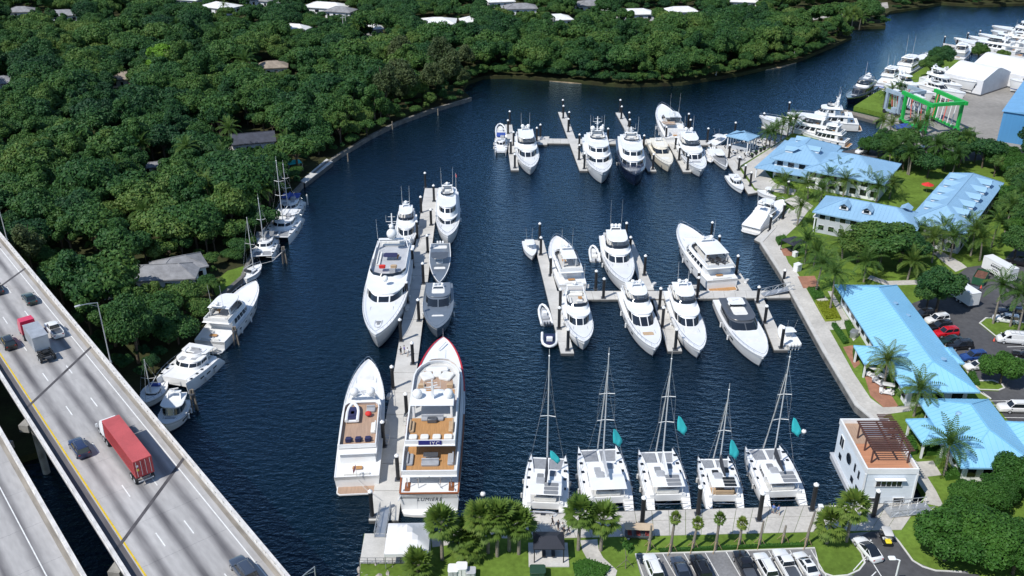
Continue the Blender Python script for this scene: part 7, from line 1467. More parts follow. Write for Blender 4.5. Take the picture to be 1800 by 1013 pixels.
# individually placed park trees
for kind, (bx, by), s_, lb in [(NEAR[0], (1660, 985), 1.15, 'big bushy tree at the bottom right, left part of the mass'), (NEAR[1], (1720, 985), 1.2, 'big bushy tree in the bottom right corner'), (NEAR[2], (1690, 960), 1.05, 'bushy tree in the middle of the bottom right mass'), (NEAR[0], (1640, 962), .8, 'smaller bushy tree at the left of the bottom right mass'), (NEAR[1], (1765, 975), .95, 'bushy tree at the right edge of the bottom right mass'), (NEAR[1], (1722, 902), .8, 'bushy tree on the lawn below the southern building'), (NEAR[0], (1700, 895), .7, 'tree left of the one below the southern building'), (NEAR[2], (1780, 870), 1.0, 'tree against the southern building at the right edge'), (NEAR[1], (1748, 880), .7, 'flecked tree between the two at the right edge'), (NEAR[2], (1780, 1010), 1.0, 'tree cut by the bottom right corner'),
    (NEARD[0], (1545, 468), 1.85, 'large dark spreading tree before the two-storey wing'), (NEARD[1], (1582, 460), 1.45, 'dark tree right of the largest one before the wing'), (NEARD[0], (1508, 462), 1.25, 'dark tree left of the largest one before the wing'), (NEARD[0], (1645, 548), 1.15, 'round dark tree shading the top of the car row'), (NEARD[1], (1628, 545), .8, 'smaller tree beside the round one over the car row'), (NEAR[2], (1757, 676), .95, 'round tree on the small island in the right car park'), (NEARD[1], (1782, 460), 1.0, 'dark tree over the dark pickup at the right edge'), (NEARD[1], (1800, 420), 1.2, 'tree at the right edge above the car park'),
    (NEARD[0], (1648, 132), 1.3, 'round tree by the fuel quay in front of the white sheds'), (NEARD[1], (1632, 138), 1.0, 'smaller tree left of the round one by the fuel quay'), (NEARD[1], (1718, 110), .9, 'tree between the white sheds and the far marina'), (NEARD[0], (1760, 114), .7, 'bush behind the larger white shed'), (NEARD[0], (1300, 78), .9, 'tree') ][:-1]:
    p = G(bx, by, ZR); tree(kind, p.x, p.y, ZR, s_, bx * .7, lb, None, sz=s_ * (.66 if 'before the wing' in lb or 'two-storey wing' in lb else 1))
# woods: scatter over the left and far land
rf_ = random.Random(11)
def visible(x, y, m=120):
    if y < 40: return False
    yc = y * cos(_P) + CAM_H * sin(_P); u = 900 + _F * x / yc; v = row_of(x, y, 4); return -m < u < 1800 + m and -70 < v < 1100
shore_line = GP(LEFT_SHORE, ZL)
def near_shore(x, y): return min(hypot(x - a, y - b_) for a, b_ in shore_line)
br_lo = [on_bridge(X0, -4)[:2], on_bridge(X1, -4)[:2], on_bridge(X1, 60)[:2], on_bridge(X0, 60)[:2]]
houses_px = [tuple(h) for h in HOUSES]
TREES = []; LIMS = []; y = 60
while y < 690:
    st = 5.6 + max(0, (y - 250)) * .004; x = -420
    while x < 330:
        X, Y = x + rf_.uniform(-.45, .45) * st * 1.1, y + rf_.uniform(-.45, .45) * st * 1.1; x += st
        if not visible(X, Y) or not inside(X, Y, left_poly) or inside(X, Y, br_lo): continue
        if any(inside(X, Y, c) for c in CLEAR): continue
        if any(hypot(X - hx, Y - hy) < hr * .95 for hx, hy, hr in houses_px): continue
        lim = 9.0
        for hx, hy, hr in houses_px:
            q = Y / hy; ds = hypot(hx, hy) - hypot(X, Y)
            if 0 < ds < 48 and abs(X - hx * q) < hr * .95 and rf_.random() < .93: lim = min(lim, (1.8 + ds * CAM_H / hypot(hx, hy) * .9) / 10.5)
        if lim < .22: continue
        if Y > 330 and rf_.random() < .08: continue
        TREES.append((X, Y)); LIMS.append(lim)
    y += st * .92
ns = [near_shore(*t) for t in TREES]
scored = sorted(range(len(TREES)), key=lambda i: hypot(TREES[i][0], TREES[i][1]))
def tree_kind(X, Y, r):
    q = G(1150, 100, ZL)
    if X < -95 and Y < 190 and X > -150 and r < .75 and Y > 130: return 'p'
    if Y > 300 and 0 < X + 45 < 40 and Y < 360 and r < .6: return 'p'
    return 'c' if r > (.96 if Y < 260 else .985) else 'b'
ind = 0; rest = []
for i in scored:
    X, Y = TREES[i]; r = rf_.random(); k = tree_kind(X, Y, rf_.random()); s_ = min(LIMS[i], rf_.choice((.7, .85, .95, 1.05, 1.2, 1.35)) * rf_.uniform(.92, 1.08) * (.55 if ns[i] < 4 else 1) * (1.0 if Y < 420 else .9)); rz = rf_.uniform(0, 6.28); d_ = rf_.uniform(.85, 1.15)
    if k == 'c':
        p = None
        if Y < 260:
            t = thing('woodland_palm', 'palm rising among the broadleaf trees of the left bank woods', 'palm', (X, Y, ZL), rz, 'palms in the woods'); h = rf_.uniform(7, 10); MB().tube([(0, 0, 0), (.2, .1, h)], .22, 6, .13).build('trunk', PBARK, t, 50); link('crown', COCO[i % 3], t, (.2, .1, h)); continue
    if ind < 290:
        ind += 1
        if k == 'p': tree(PINE[i % 2], X, Y, ZL, s_ * 1.0, rz, 'feathery olive-brown casuarina by the bridge in the left bank woods', 'casuarinas of the woods', 'casuarina_tree', s_ * 1.05)
        else: tree(BR[i % 7] if hypot(X, Y) > 165 else NEARD[i % 2], X, Y, ZL, s_ * (1 if hypot(X, Y) > 165 else .82), rz, 'broadleaf tree in the dense dark woods of the left bank', 'broadleaf trees of the left bank woods', 'broadleaf_tree', s_ * d_)
    else: rest.append((X, Y, s_, s_ * d_, rz, 7 + i % 2 if k == 'p' else (9 if k == 'c' and i % 2 else i % 7)))
y = 60          # undergrowth between the trunks and down to the banks
while y < 560:
    x = -420
    while x < 330:
        X, Y = x + rf_.uniform(-2.4, 2.4), y + rf_.uniform(-2.4, 2.4); x += 4.8
        if not visible(X, Y, 60) or not inside(X, Y, left_poly) or inside(X, Y, br_lo) or any(inside(X, Y, c) for c in CLEAR) or any(hypot(X - hx, Y - hy) < hr for hx, hy, hr in houses_px): continue
        n_ = near_shore(X, Y)
        if n_ < 22 or Y < 230 or rf_.random() < .35: s_ = rf_.uniform(.22, .42); rest.append((X, Y, s_ * 1.15, s_, rf_.uniform(0, 6), rf_.randrange(7)))
    y += 4.8
for a_, b_ in zip(shore_line[19:29], shore_line[20:30]):      # mangroves overhanging the far bank
    n_ = int(hypot(b_[0] - a_[0], b_[1] - a_[1]) / 1.7)
    for k in range(n_): q = (k + rf_.random()) / n_; s_ = rf_.uniform(.25, .5); rest.append((a_[0] + (b_[0] - a_[0]) * q + rf_.uniform(-.6, .6), a_[1] + (b_[1] - a_[1]) * q + rf_.uniform(.3, 2.0), s_ * 1.1, s_, rf_.uniform(0, 6), rf_.randrange(7)))
# a few trees that stand out
for kd, (bx, by), s_, lb in [(LIME, (293, 138), 1.5, 'bright lime green tree in the left woods'), (LIME, (275, 145), 1.0, 'smaller lime green tree beside the bright one'), (REDT, (619, 141), 1.15, 'tree with red flowers in the middle of the woods'), (LIME, (60, 118), .7, 'small lime green tree near the left edge')]:
    p = G(bx, by, ZL); tree(kd, p.x, p.y, ZL, s_, bx, lb, None)
# green belt on the right, individual trees
belt = GP([(1492, 276), (1548, 252), (1620, 272), (1700, 272), (1830, 272), (1850, 350), (1790, 352), (1752, 312), (1665, 298), (1612, 325), (1578, 300), (1515, 290)], ZR); bx0, bx1 = min(p[0] for p in belt), max(p[0] for p in belt); by0, by1 = min(p[1] for p in belt), max(p[1] for p in belt); y = by0
while y < by1:
    x = bx0
    while x < bx1:
        X, Y = x + rf_.uniform(-1.8, 1.8), y + rf_.uniform(-1.8, 1.8); x += 5.6
        if inside(X, Y, belt): tree((NEAR + BR[:3])[rf_.randrange(6)], X, Y, ZR, rf_.uniform(.7, 1.0), rf_.uniform(0, 6), 'broadleaf tree in the green belt between boatyard and marina buildings', 'trees of the green belt')
    y += 5.8
for i, (bx, by) in enumerate([(1782, 345), (1800, 362), (1775, 372), (1798, 392), (1812, 330), (1810, 410), (1768, 395), (1790, 425)]):
    p = G(bx, by, ZR); tree((NEARD + NEAR)[i % 5], p.x, p.y, ZR, .9 + .1 * (i % 3), i, 'leafy tree at the right edge beside the two-storey building', 'trees at the right edge', 'broadleaf_tree')
# the far wood as one mass
proto = bpy.data.collections.new('wood_prototypes')
for i, (c_, t_) in enumerate(BR + PINE + [(COCO[0], None)]):
    o = bpy.data.objects.new('proto_%02d' % i, c_); 
    if t_ is None: pass
    proto.objects.link(o)
far = bpy.data.meshes.new('distant_wood'); far.from_pydata([(x, y, ZL + (8.5 if k == 9 else 0)) for x, y, *_r, k in rest], [], [])
for nm, tp, vals in (('k', 'INT', [r_[5] for r_ in rest]), ('sc', 'FLOAT_VECTOR', [c for r_ in rest for c in (r_[2], r_[2], r_[3])]), ('ro', 'FLOAT_VECTOR', [c for r_ in rest for c in (0, 0, r_[4])])):
    at = far.attributes.new(nm, tp, 'POINT'); at.data.foreach_set('value' if tp == 'INT' else 'vector', vals)
fo = bpy.data.objects.new('distant_wood', far); COL.objects.link(fo); tag(fo, 'dense mass of dark green woodland beyond the river', 'woodland', None, 'stuff')
ng = bpy.data.node_groups.new('scatter_trees', 'GeometryNodeTree'); ng.interface.new_socket('Geometry', in_out='INPUT', socket_type='NodeSocketGeometry'); ng.interface.new_socket('Geometry', in_out='OUTPUT', socket_type='NodeSocketGeometry')
gi = ng.nodes.new('NodeGroupInput'); go = ng.nodes.new('NodeGroupOutput'); ip = ng.nodes.new('GeometryNodeInstanceOnPoints'); ci = ng.nodes.new('GeometryNodeCollectionInfo'); ci.inputs['Collection'].default_value = proto; ci.inputs['Separate Children'].default_value = True; ci.inputs['Reset Children'].default_value = True
def na(nm, tp): n = ng.nodes.new('GeometryNodeInputNamedAttribute'); n.data_type = tp; n.inputs['Name'].default_value = nm; return n.outputs[0]
ng.links.new(gi.outputs[0], ip.inputs['Points']); ng.links.new(ci.outputs[0], ip.inputs['Instance']); ip.inputs['Pick Instance'].default_value = True; ng.links.new(na('k', 'INT'), ip.inputs['Instance Index']); ng.links.new(na('ro', 'FLOAT_VECTOR'), ip.inputs['Rotation']); ng.links.new(na('sc', 'FLOAT_VECTOR'), ip.inputs['Scale']); ng.links.new(ip.outputs[0], go.inputs[0])
md = fo.modifiers.new('scatter', 'NODES'); md.node_group = ng
rest2 = []; y = 62           # planting that goes on past the right-hand side of the grounds
while y < 330:
    x = 60
    while x < 330:
        X, Y = x + rf_.uniform(-3, 3), y + rf_.uniform(-3, 3); x += 7.5; u = 900 + _F * X / (Y * cos(_P) + CAM_H * sin(_P)); v = row_of(X, Y, ZR)
        if u < 1840 or u > 2500 or v < 215 or (u < 2010 and 370 < v < 790) or not inside(X, Y, right_poly): continue
        s_ = rf_.uniform(.6, 1.1); rest2.append((X, Y, s_, s_, rf_.uniform(0, 6), rf_.randrange(7)))
    y += 7.5
far2 = bpy.data.meshes.new('roadside_wood'); far2.from_pydata([(x, y, ZR) for x, y, *_r in rest2], [], [])
for nm, tp, vals in (('k', 'INT', [r_[5] for r_ in rest2]), ('sc', 'FLOAT_VECTOR', [c for r_ in rest2 for c in (r_[2], r_[2], r_[3])]), ('ro', 'FLOAT_VECTOR', [c for r_ in rest2 for c in (0, 0, r_[4])])):
    at = far2.attributes.new(nm, tp, 'POINT'); at.data.foreach_set('value' if tp == 'INT' else 'vector', vals)
fo2 = bpy.data.objects.new('roadside_wood', far2); COL.objects.link(fo2); tag(fo2, 'mass of trees beyond the right-hand car park', 'woodland', None, 'stuff'); fo2.modifiers.new('scatter', 'NODES').node_group = ng
# hedges and shrubs: dense leafy masses on real volumes
def hedge(px, h, label, name='hedge', leaf=.14, dens=26, mat=None, cat='hedge'):
    poly = GP(px, ZR); g = np.random.default_rng(int(px[0][0])); xs = [p[0] for p in poly]; ys = [p[1] for p in poly]; A_ = (max(xs) - min(xs)) * (max(ys) - min(ys)); pts = []
    for _ in range(int(A_ * dens * 1.5)):
        x, y = g.uniform(min(xs), max(xs)), g.uniform(min(ys), max(ys))
        if inside(x, y, poly): pts.append((x, y, ZR + h * (g.uniform(.3, 1.0) if g.random() < .4 else g.uniform(.85, 1.12))))
    if not pts: return
    P = np.array(pts); n = len(P); nn = g.normal(size=(n, 3)) * .6 + np.array([0, 0, .8]); nn /= np.linalg.norm(nn, axis=1)[:, None]; t = np.cross(nn, g.normal(size=(n, 3))); t /= np.linalg.norm(t, axis=1)[:, None]; b_ = np.cross(nn, t); s_ = leaf * g.uniform(.6, 1.3, n)[:, None]
    c = P.mean(0); cx, cy = sum(xs) / len(xs), sum(ys) / len(ys); ex = MB().prism([(cx + (x - cx) * .93, cy + (y - cy) * .93) for x, y in poly], ZR, ZR + h * .85)
    o = link(name, quads_mesh(name, P, t * s_, b_ * s_ * .7, mat or LEAFN, g.uniform(0, 1, n), ex)); tag(o, label, cat); return o
COV = leaf_material('yellow_green_leaves', [(.16, .2, .015), (.25, .29, .02)])
hedge([(1433, 532), (1458, 531), (1478, 562), (1451, 564)], .5, 'bright yellow-green bed of groundcover beside the quay', 'groundcover', .13, 40, COV, 'groundcover')
for px, h, lb in [([(1418, 508), (1440, 507), (1450, 525), (1430, 528)], .6, 'low dark hedge bed beside the terracotta square'), ([(1460, 572), (1468, 571), (1492, 605), (1483, 607)], .8, 'narrow clipped hedge along the quay'), ([(1483, 568), (1494, 568), (1505, 590), (1492, 595)], .8, 'hedge bed by the main building wall'), ([(1498, 618), (1506, 618), (1508, 634), (1500, 635)], 1.4, 'round topiary bush by the porch of the main building'), ([(1515, 652), (1530, 652), (1532, 660), (1516, 661)], 1.2, 'round bush left of the golf carts'), ([(1556, 668), (1562, 665), (1602, 712), (1594, 716)], 1.4, 'hedge between the golf carts and the main building'),
    ([(1150, 972), (1250, 968), (1340, 964), (1428, 961), (1427, 957), (1340, 960), (1250, 964), (1148, 968)], .5, 'low brownish planting strip along the lower car park kerb'), ([(1362, 422), (1380, 418), (1384, 428), (1368, 433)], 1.0, 'bushes beside the quay gazebo'), ([(1390, 437), (1412, 436), (1418, 448), (1396, 450)], .6, 'low shrubs behind the quay gazebo'), ([(1345, 303), (1352, 303), (1395, 330), (1390, 333)], .9, 'hedge under the restaurant veranda'), ([(1700, 660), (1712, 658), (1722, 680), (1710, 680)], .9, 'shrubs at the side of the main building'), ([(1030, 985), (1075, 1000), (1060, 1020), (1010, 1020), (1005, 995)], .6, 'leafy shrub patch left of the curved path at the bottom edge'), ([(1590, 775), (1604, 775), (1612, 800), (1600, 802)], 1.3, 'bushes beside the houseboat walkway'), ([(1620, 790), (1650, 788), (1655, 800), (1628, 803)], 1.0, 'shrubs under the porch of the southern building'), ([(1655, 830), (1690, 828), (1695, 842), (1662, 846)], 1.0, 'shrubs below the southern building roof edge')]: hedge(px, h, lb)
# ================================================================== houseboat
c, l, w, rz = rect_from([(1482, 735), (1517, 878), (1616, 880), (1573, 735)], 5.8) if False else rect_from([(1478, 737), (1522, 826), (1618, 826), (1560, 737)], 7.6)
t = thing('houseboat', 'white two-storey houseboat with brown roof pergola moored in the corner of the basin', 'houseboat', (c.x, c.y, 0), rz); LW, LL = w, l
HB = pm('pale_blue_siding', (.66, .71, .76), .7, var=.05, scale=.4, stretch=(1, 1, 8))
hl, hw = l / 2, w / 2
MB().prism([(-hl - .4, -hw - .3), (hl + .4, -hw - .3), (hl + .4, hw + .3), (-hl - .4, hw + .3)], -.4, .75).build('pontoon', WALLG, t, 0); MB().prism([(-hl - .5, -hw - .4), (hl + .5, -hw - .4), (hl + .5, hw + .4), (-hl - .5, hw + .4)], .75, .95).build('side_deck', LGREY, t, 0)
MB().box(0, 0, 3.9, l - .2, w - .2, 5.9).build('wall', HB, t, 0)
MB().box(0, 0, 6.9, l - .3, w - .3, .12).build('roof_deck', TEAKP, t, 0); 
pr = MB()
for sy in (1, -1): pr.box(0, sy * (hw - .12), 7.25, l, .24, .95)
for sx in (1, -1): pr.box(sx * (hl - .12), 0, 7.25, .24, w - .5, .95)
pr.build('roof_parapet', WHITE, t, 0); MB().box(-hl * .62, hw * .25, 7.25, l * .28, w * .5, .7).build('roof_lounge', LGREY, t, 0)
MB().box(hl * .38, 0, 6.98, l * .5, w * .8, .06).build('terracotta_deck', pm('orange_decking', (.48, .22, .12), .8, var=.12, stretch=(6, .3, 1), fine=.2), t, 0)
pg = pm('brown_pergola', (.11, .05, .04), .7, var=.15)
for sx in (-.35, .15, .62):
    for sy in (-.6, .8): MB().box(sx * hl, sy * hw, 8.2, .2, .2, 2.5).build('pergola_post', pg, t, 0)
for sy in (-.62, .1, .82): MB().box(.13 * hl, sy * hw, 9.5, l * .58, .18, .25).build('pergola_beam', pg, t, 0)
for i in range(15): MB().box(-.42 * hl + i * l * .041, .1 * hw, 9.72, .13, w * .80, .18).build('pergola_slat', pg, t, 0)
for i in range(12): MB().box(-hl + .3 + i * .42, hw * .75, 8.6, .12, w * .3, .15).build('pergola_slat', pg, t, 0)
f = MB().box(hl + .02, -hw * .05, 5.2, .1, 3.9, 1.25).build('window', WHITE, t, 0)
for i in range(5): MB().box(hl + .08, -hw * .05 - 1.5 + i * .75, 5.2, .05, .62, 1.0).build('pane', GLASS, f, 0)
MB().box(hl + .3, -hw * .05, 6.05, .6, 4.4, .12).build('awning', WHITE, t, 0)
for y in (-.5, .45): MB().box(hl + .02, y * hw, 2.2, .1, 1.7, .9).build('window', WHITE, t, 0); MB().box(hl + .08, y * hw, 2.2, .05, 1.4, .65).build('pane', GLASS, t, 0)
o = MB().cone((0, 0, 0), .85, .85, .1, 20).build('porthole', GLASS, t, 40); o.location = (-hl * .05, -hw - .0, 4.6); o.rotation_euler = (pi / 2, 0, 0)
for x in (.35, .62): MB().box(x * hl, -hw + .06, 4.8, .5, .1, 1.3).build('window', GLASS, t, 0)
for x in (.3, .65, -.6): MB().box(x * hl, -hw + .06, 2.4, 1.0, .1, .9).build('window', GLASS, t, 0)
f = MB().box(-hl * .62, -hw + .05, 5.0, 1.6, .1, 1.9).build('window', WHITE, t, 0)
for i in (-.4, .4): MB().box(-hl * .62 + i, -hw - .01, 5.0, .6, .06, 1.6).build('pane', GLASS, f, 0)
for s_ in (1, -1): MB().box(hl - .05, s_ * (hw - .05), 3.9, .22, .22, 5.9).build('corner_trim', WHITE, t, 0)

# ================================================================== gangways
def gangway(label, a, b_, za, zb, w=1.5):
    A, B = G(*a, za), G(*b_, zb); d = B - A; L = hypot(d.x, d.y); t = thing('gangway', label, 'gangway', (A.x, A.y, 0), atan2(d.y, d.x))
    zf = lambda x: za + (zb - za) * x / L
    MB().add([(0, -w / 2, za), (L, -w / 2, zb), (L, w / 2, zb), (0, w / 2, za), (0, -w / 2, za + .08), (L, -w / 2, zb + .08), (L, w / 2, zb + .08), (0, w / 2, za + .08)], [(3, 2, 1, 0), (4, 5, 6, 7), (0, 1, 5, 4), (2, 3, 7, 6), (1, 2, 6, 5), (3, 0, 4, 7)]).build('ramp', ALU, t, 0)
    for sy in (1, -1):
        m = MB(); y = sy * w / 2; m.tube([(0, y, za + 1.1), (L, y, zb + 1.1)], .06, 5); n = max(4, int(L / 1.3))
        for i in range(n + 1):
            x = L * i / n; m.tube([(x, y, zf(x)), (x, y, zf(x) + 1.1)], .04, 4)
            if i < n: m.tube([(x, y, zf(x) + (1.1 if i % 2 else 0)), (L * (i + 1) / n, y, zf(L * (i + 1) / n) + (0 if i % 2 else 1.1))], .035, 4)
        m.build('truss_rail', ALU, t, 0)
gangway('aluminium gangway from the middle dock up to the quay', (1340, 519), (1392, 507), .7, ZR + .1)
gangway('aluminium gangway from the tent platform down to the long dock', (668, 945), (678, 893), ZR + .1, .7)
gangway('wide aluminium gangway lying by the houseboat on the bottom quay', (1558, 902), (1634, 893), ZR + .1, ZR + .35, 2.2)
# ================================================================== tent platform and bottom lawn things
t = thing('concrete_platform', 'concrete landing platform with railing at the bottom left of the lawn', 'platform'); MB().prism(GP([(641, 938), (757, 938), (757, 990), (632, 990)], ZR + .1), -1, ZR + .1).build('platform_slab', CONC, t, 0)
m = MB(); pts = [G(632 + i * 14.5, 992, ZR + .1) for i in range(9)]
for p in pts: m.tube([tuple(p), (p.x, p.y, ZR + 1.2)], .045, 5)
for h in (.4, .8, 1.2): m.tube([(pts[0].x, pts[0].y, ZR + h), (pts[-1].x, pts[-1].y, ZR + h)], .035, 5)
m.build('railing', DGREY, t, 0)
c, l, w, rz = rect_from([(676, 963), (684, 921), (757, 922), (753, 966)], 4.4) if False else rect_from([(675, 975), (683, 920), (757, 921), (753, 975)], 4.0)
t = thing('white_tent', 'white marquee tent with pitched top on the concrete platform', 'tent', (c.x, c.y, ZR + .1), rz); h = 2.6; hl, hw = l / 2, w / 2; vs = []; N_ = 8
for i in range(N_ + 1):
    for j in range(N_ + 1):
        u, v = i / N_ * 2 - 1, j / N_ * 2 - 1; r = max(abs(u), abs(v)); vs.append((u * hl, v * hw, h + 2.4 * (1 - r) ** 1.0 - .25 * sin(pi * r) * .5))
MB().add(vs, [(i * (N_ + 1) + j, (i + 1) * (N_ + 1) + j, (i + 1) * (N_ + 1) + j + 1, i * (N_ + 1) + j + 1) for i in range(N_) for j in range(N_)]).build('tent_top', CANV, t, 25)
va = MB()
for a_, b__ in (((-hl, -hw), (hl, -hw)), ((hl, -hw), (hl, hw)), ((hl, hw), (-hl, hw)), ((-hl, hw), (-hl, -hw))): va.add([(*a_, h), (*b__, h), (*b__, h - .5), (*a_, h - .5)], [(0, 1, 2, 3)])
va.build('tent_valance', CANV, t, 0)
for sx in (-1, 0, 1):
    for sy in (-1, 1): MB().tube([(sx * (hl - .1), sy * (hw - .1), 0), (sx * (hl - .1), sy * (hw - .1), h)], .06, 6).build('tent_pole', ALU, t, 0)
# riprap below the platform
rr = random.Random(8); RK = pm('riprap_stone', (.36, .33, .30), .95, var=.25, scale=.8, fine=.4, bump=.6, bscale=3)
rks = []
for k in range(4):
    m = MB(); m.ball((0, 0, 0), 1, 1, .75, 7, 4); m.v = [(x * rr.uniform(.75, 1.15), y * rr.uniform(.75, 1.15), z * rr.uniform(.75, 1.1)) for x, y, z in m.v]; rks.append(m.mesh('rock_body', RK, 0))
for i in range(60):
    p = G(633 + rr.uniform(-4, 75), 996 + rr.uniform(0, 40), .9); s_ = rr.uniform(.3, .75); o = link('rock', rks[i % 4], None, (p.x, p.y, .55 + rr.uniform(0, .5)), (rr.uniform(0, 3), rr.uniform(0, 3), rr.uniform(0, 3)), (s_, s_, s_ * .8)); tag(o, 'pale rock in the riprap below the concrete platform', 'rock', 'riprap rocks')
def gazebo(px, l, w, rz, label, h=2.6, slab=True, mat=None):
    p = G(*px, ZR); t = thing('gazebo', label, 'gazebo', (p.x, p.y, ZR), rz)
    if slab: MB().box(0, 0, .06, l + 1.2, w + 1.2, .14).build('base_slab', CONC, t, 0)
    for sx in (1, -1):
        for sy in (1, -1): MB().box(sx * (l / 2 - .15), sy * (w / 2 - .15), h / 2, .14, .14, h).build('post', BLACKM, t, 0)
    MB().add([(-l / 2, -w / 2, h), (l / 2, -w / 2, h), (l / 2, w / 2, h), (-l / 2, w / 2, h), (-l * .25, 0, h + .8), (l * .25, 0, h + .8), (-l / 2, -w / 2, h - .15), (l / 2, -w / 2, h - .15), (l / 2, w / 2, h - .15), (-l / 2, w / 2, h - .15)], [(0, 1, 5, 4), (1, 2, 5), (2, 3, 4, 5), (3, 0, 4), (0, 6, 7, 1), (1, 7, 8, 2), (2, 8, 9, 3), (3, 9, 6, 0), (9, 8, 7, 6)]).build('roof', mat or pm('charcoal_shingle', (.02, .023, .035), .75, var=.15, fine=.3), t, 0)
    MB().box(-l * .15, 0, .45, .5, w * .5, .1).box(l * .15, 0, .45, .5, w * .5, .1).box(-l * .15, 0, .22, .4, .1, .44).box(l * .15, 0, .22, .4, .1, .44).build('bench', BLACKM, t, 0)
gazebo((964, 976), 4.2, 3.4, 0, 'black-roofed gazebo on a concrete slab by the bottom quay'); gazebo((1393, 442), 4.0, 4.0, .5, 'dark gazebo on a brick pad beside the bend of the right quay', slab=False)
def cabinet(px, sx, sy, sz, rz, label, mat, name='utility_cabinet', lid=None):
    p = G(*px, ZR); t = thing(name, label, 'cabinet', (p.x, p.y, ZR), rz); MB().pad(0, 0, 0, sx, sy, sz, b=.03).build('cabinet_body', mat, t, 35); MB().pad(0, 0, sz - .02, sx + .1, sy + .1, .1, b=.02).build('cabinet_lid', lid or mat, t, 35); MB().box(0, -sy / 2 - .02, sz * .5, .04, .04, sz * .8).build('door_seam', DGREY, t, 0)
cabinet((812, 1010), 1.4, 1.4, 1.5, 0, 'white equipment cabinet at the bottom edge of the lawn', WHITE); cabinet((797, 1011), 1.3, 1.5, 1.2, 0, 'grey equipment cabinet left of the white one', LGREY, lid=WHITE); cabinet((828, 1012), 1.2, 1.3, .9, 0, 'low grey cabinet right of the white one', LGREY); cabinet((945, 1013), 2.0, 1.6, 1.2, 0, 'dark green utility box at the bottom edge of the lawn', pm('utility_green', (.02, .06, .035), .6)); cabinet((1401, 476), 1.6, 1.2, 1.6, .6, 'white equipment cabinet beside the right quay', WHITE); cabinet((1397, 451), 1.0, 1.0, 1.1, .5, 'small white cabinet beside the dark gazebo', WHITE)
cabinet((1500, 592), 1.6, 1.2, 1.2, .9, 'air conditioning unit by the main building', ALU, 'air_conditioner'); cabinet((1441, 900), .6, .6, 1.1, 0, 'small white power pedestal by the houseboat', WHITE, 'power_pedestal')
# beige parasol shelter over a golf cart by the quay
p = G(1122, 945, ZR); t = thing('canopy_cart', 'beige canopied shuttle cart beside the quay among the propped palms', 'cart', (p.x, p.y, ZR), -.05); MB().pad(0, 0, 1.9, 4.0, 1.5, .1, b=.04).build('canopy', pm('beige_canvas', (.50, .39, .27), .85, var=.08), t, 35); MB().pad(0, 0, .35, 3.9, 1.3, .45).build('body', DGREY, t, 35)
for x in (-1.8, -.6, .6, 1.8):
    for y in (-.6, .6): MB().tube([(x, y, .6), (x, y, 1.9)], .03, 4).build('canopy_post', BLACKM, t, 0)
for x in (-1.2, 0, 1.2): MB().pad(x, 0, .75, .5, 1.2, .2).pad(x - .25, 0, .8, .14, 1.2, .5).build('bench', pm('maroon_seat', (.2, .03, .03), .8), t, 35)
wheels(t, (-1.4, 1.4), .65, .28)
# lamp post of the lower car park
p = G(1566, 1050, ZR); t = thing('car_park_lamp', 'white car park lamp post with shoebox head near the bottom edge', 'street lamp', (p.x, p.y, ZR), 0); hh = height_to(p.x, p.y, 985) - ZR; MB().tube([(0, 0, 0), (0, 0, hh)], .14, 8, .1).build('pole', WHITE, t, 40); MB().tube([(0, 0, hh), (-.7, .2, hh + .1)], .07, 6).build('arm', WHITE, t, 40); MB().pad(-.9, .25, hh, .9, .7, .25).build('lamp_head', WHITE, t, 35)
# dock boxes, power pedestals, crates
db = MB().pad(0, 0, 0, 1.3, .6, .6, b=.06).mesh('dock_box', WHITE); dl = MB().pad(0, 0, .58, 1.36, .66, .1, b=.03).mesh('dock_box_lid', OFFW)
for bx, by, a, lb in [(716, 545, 1.5, 'white dock box beside the large white yacht'), (1030, 506, 0, 'white dock box on the middle dock behind the yachts'), (1222, 507, 0, 'white dock box on the middle dock near the long yacht'), (952, 245, 0, 'white dock box on the far dock landing'), (1312, 497, .9, 'white dock box on the upper right finger'), (1149, 503, .9, 'white dock box at the foot of the upper middle finger'), (684, 700, 1.4, 'small white pedestal box on the long dock edge')]:
    p = G(bx, by, .64); t = thing('dock_box', lb, 'dock box', (p.x, p.y, .64), a, 'dock boxes'); link('box_body', db, t); link('lid', dl, t)
t = thing('boarding_steps', 'grey boarding steps on the long dock beside the white yacht with teak deck', 'steps', tuple(G(677, 782, .64)), 1.45)
for k in range(4): MB().box(k * .4, 0, .25 + k * .25, .38, 1.0, .08).build('tread', LGREY, t, 0)
MB().tube([(0, .5, 0), (1.4, .5, 1.2), (1.4, .5, 2.1)], .04, 5).tube([(0, -.5, 0), (1.4, -.5, 1.2), (1.4, -.5, 2.1)], .04, 5).build('handrail', STEEL, t, 0)
t = thing('boarding_stairs', 'white boarding stairs between the long dock and the superyacht', 'steps', tuple(G(712, 748, .64)), .6)
for k in range(6): MB().box(k * .42, 0, .3 + k * .32, .4, .9, .06).build('tread', OFFW, t, 0)
for y in (-.5, .5):
    m = MB().tube([(0, y, .2), (2.4, y, 2.1)], .06, 5).tube([(0, y, 1.2), (2.4, y, 3.1)], .04, 5)
    for k in range(5): m.tube([(k * .6, y, .2 + k * .475), (k * .6, y, 1.2 + k * .475)], .03, 4)
    m.build('handrail', ALU, t, 0)
for bx, by, lb in [(849, 870, 'white mooring buoy on the water between the superyacht and the first catamaran'), (1413, 760, 'small white float on the dark water right of the last catamaran')]:
    p = G(bx, by, 0); t = thing('mooring_buoy', lb, 'buoy', (p.x, p.y, 0)); MB().ball((0, 0, .15), .42, .42, .4, 12, 8).build('buoy_ball', WHITE, t, 60); MB().cone((0, 0, .5), .08, .05, .18, 8).build('buoy_eye', DGREY, t, 40)
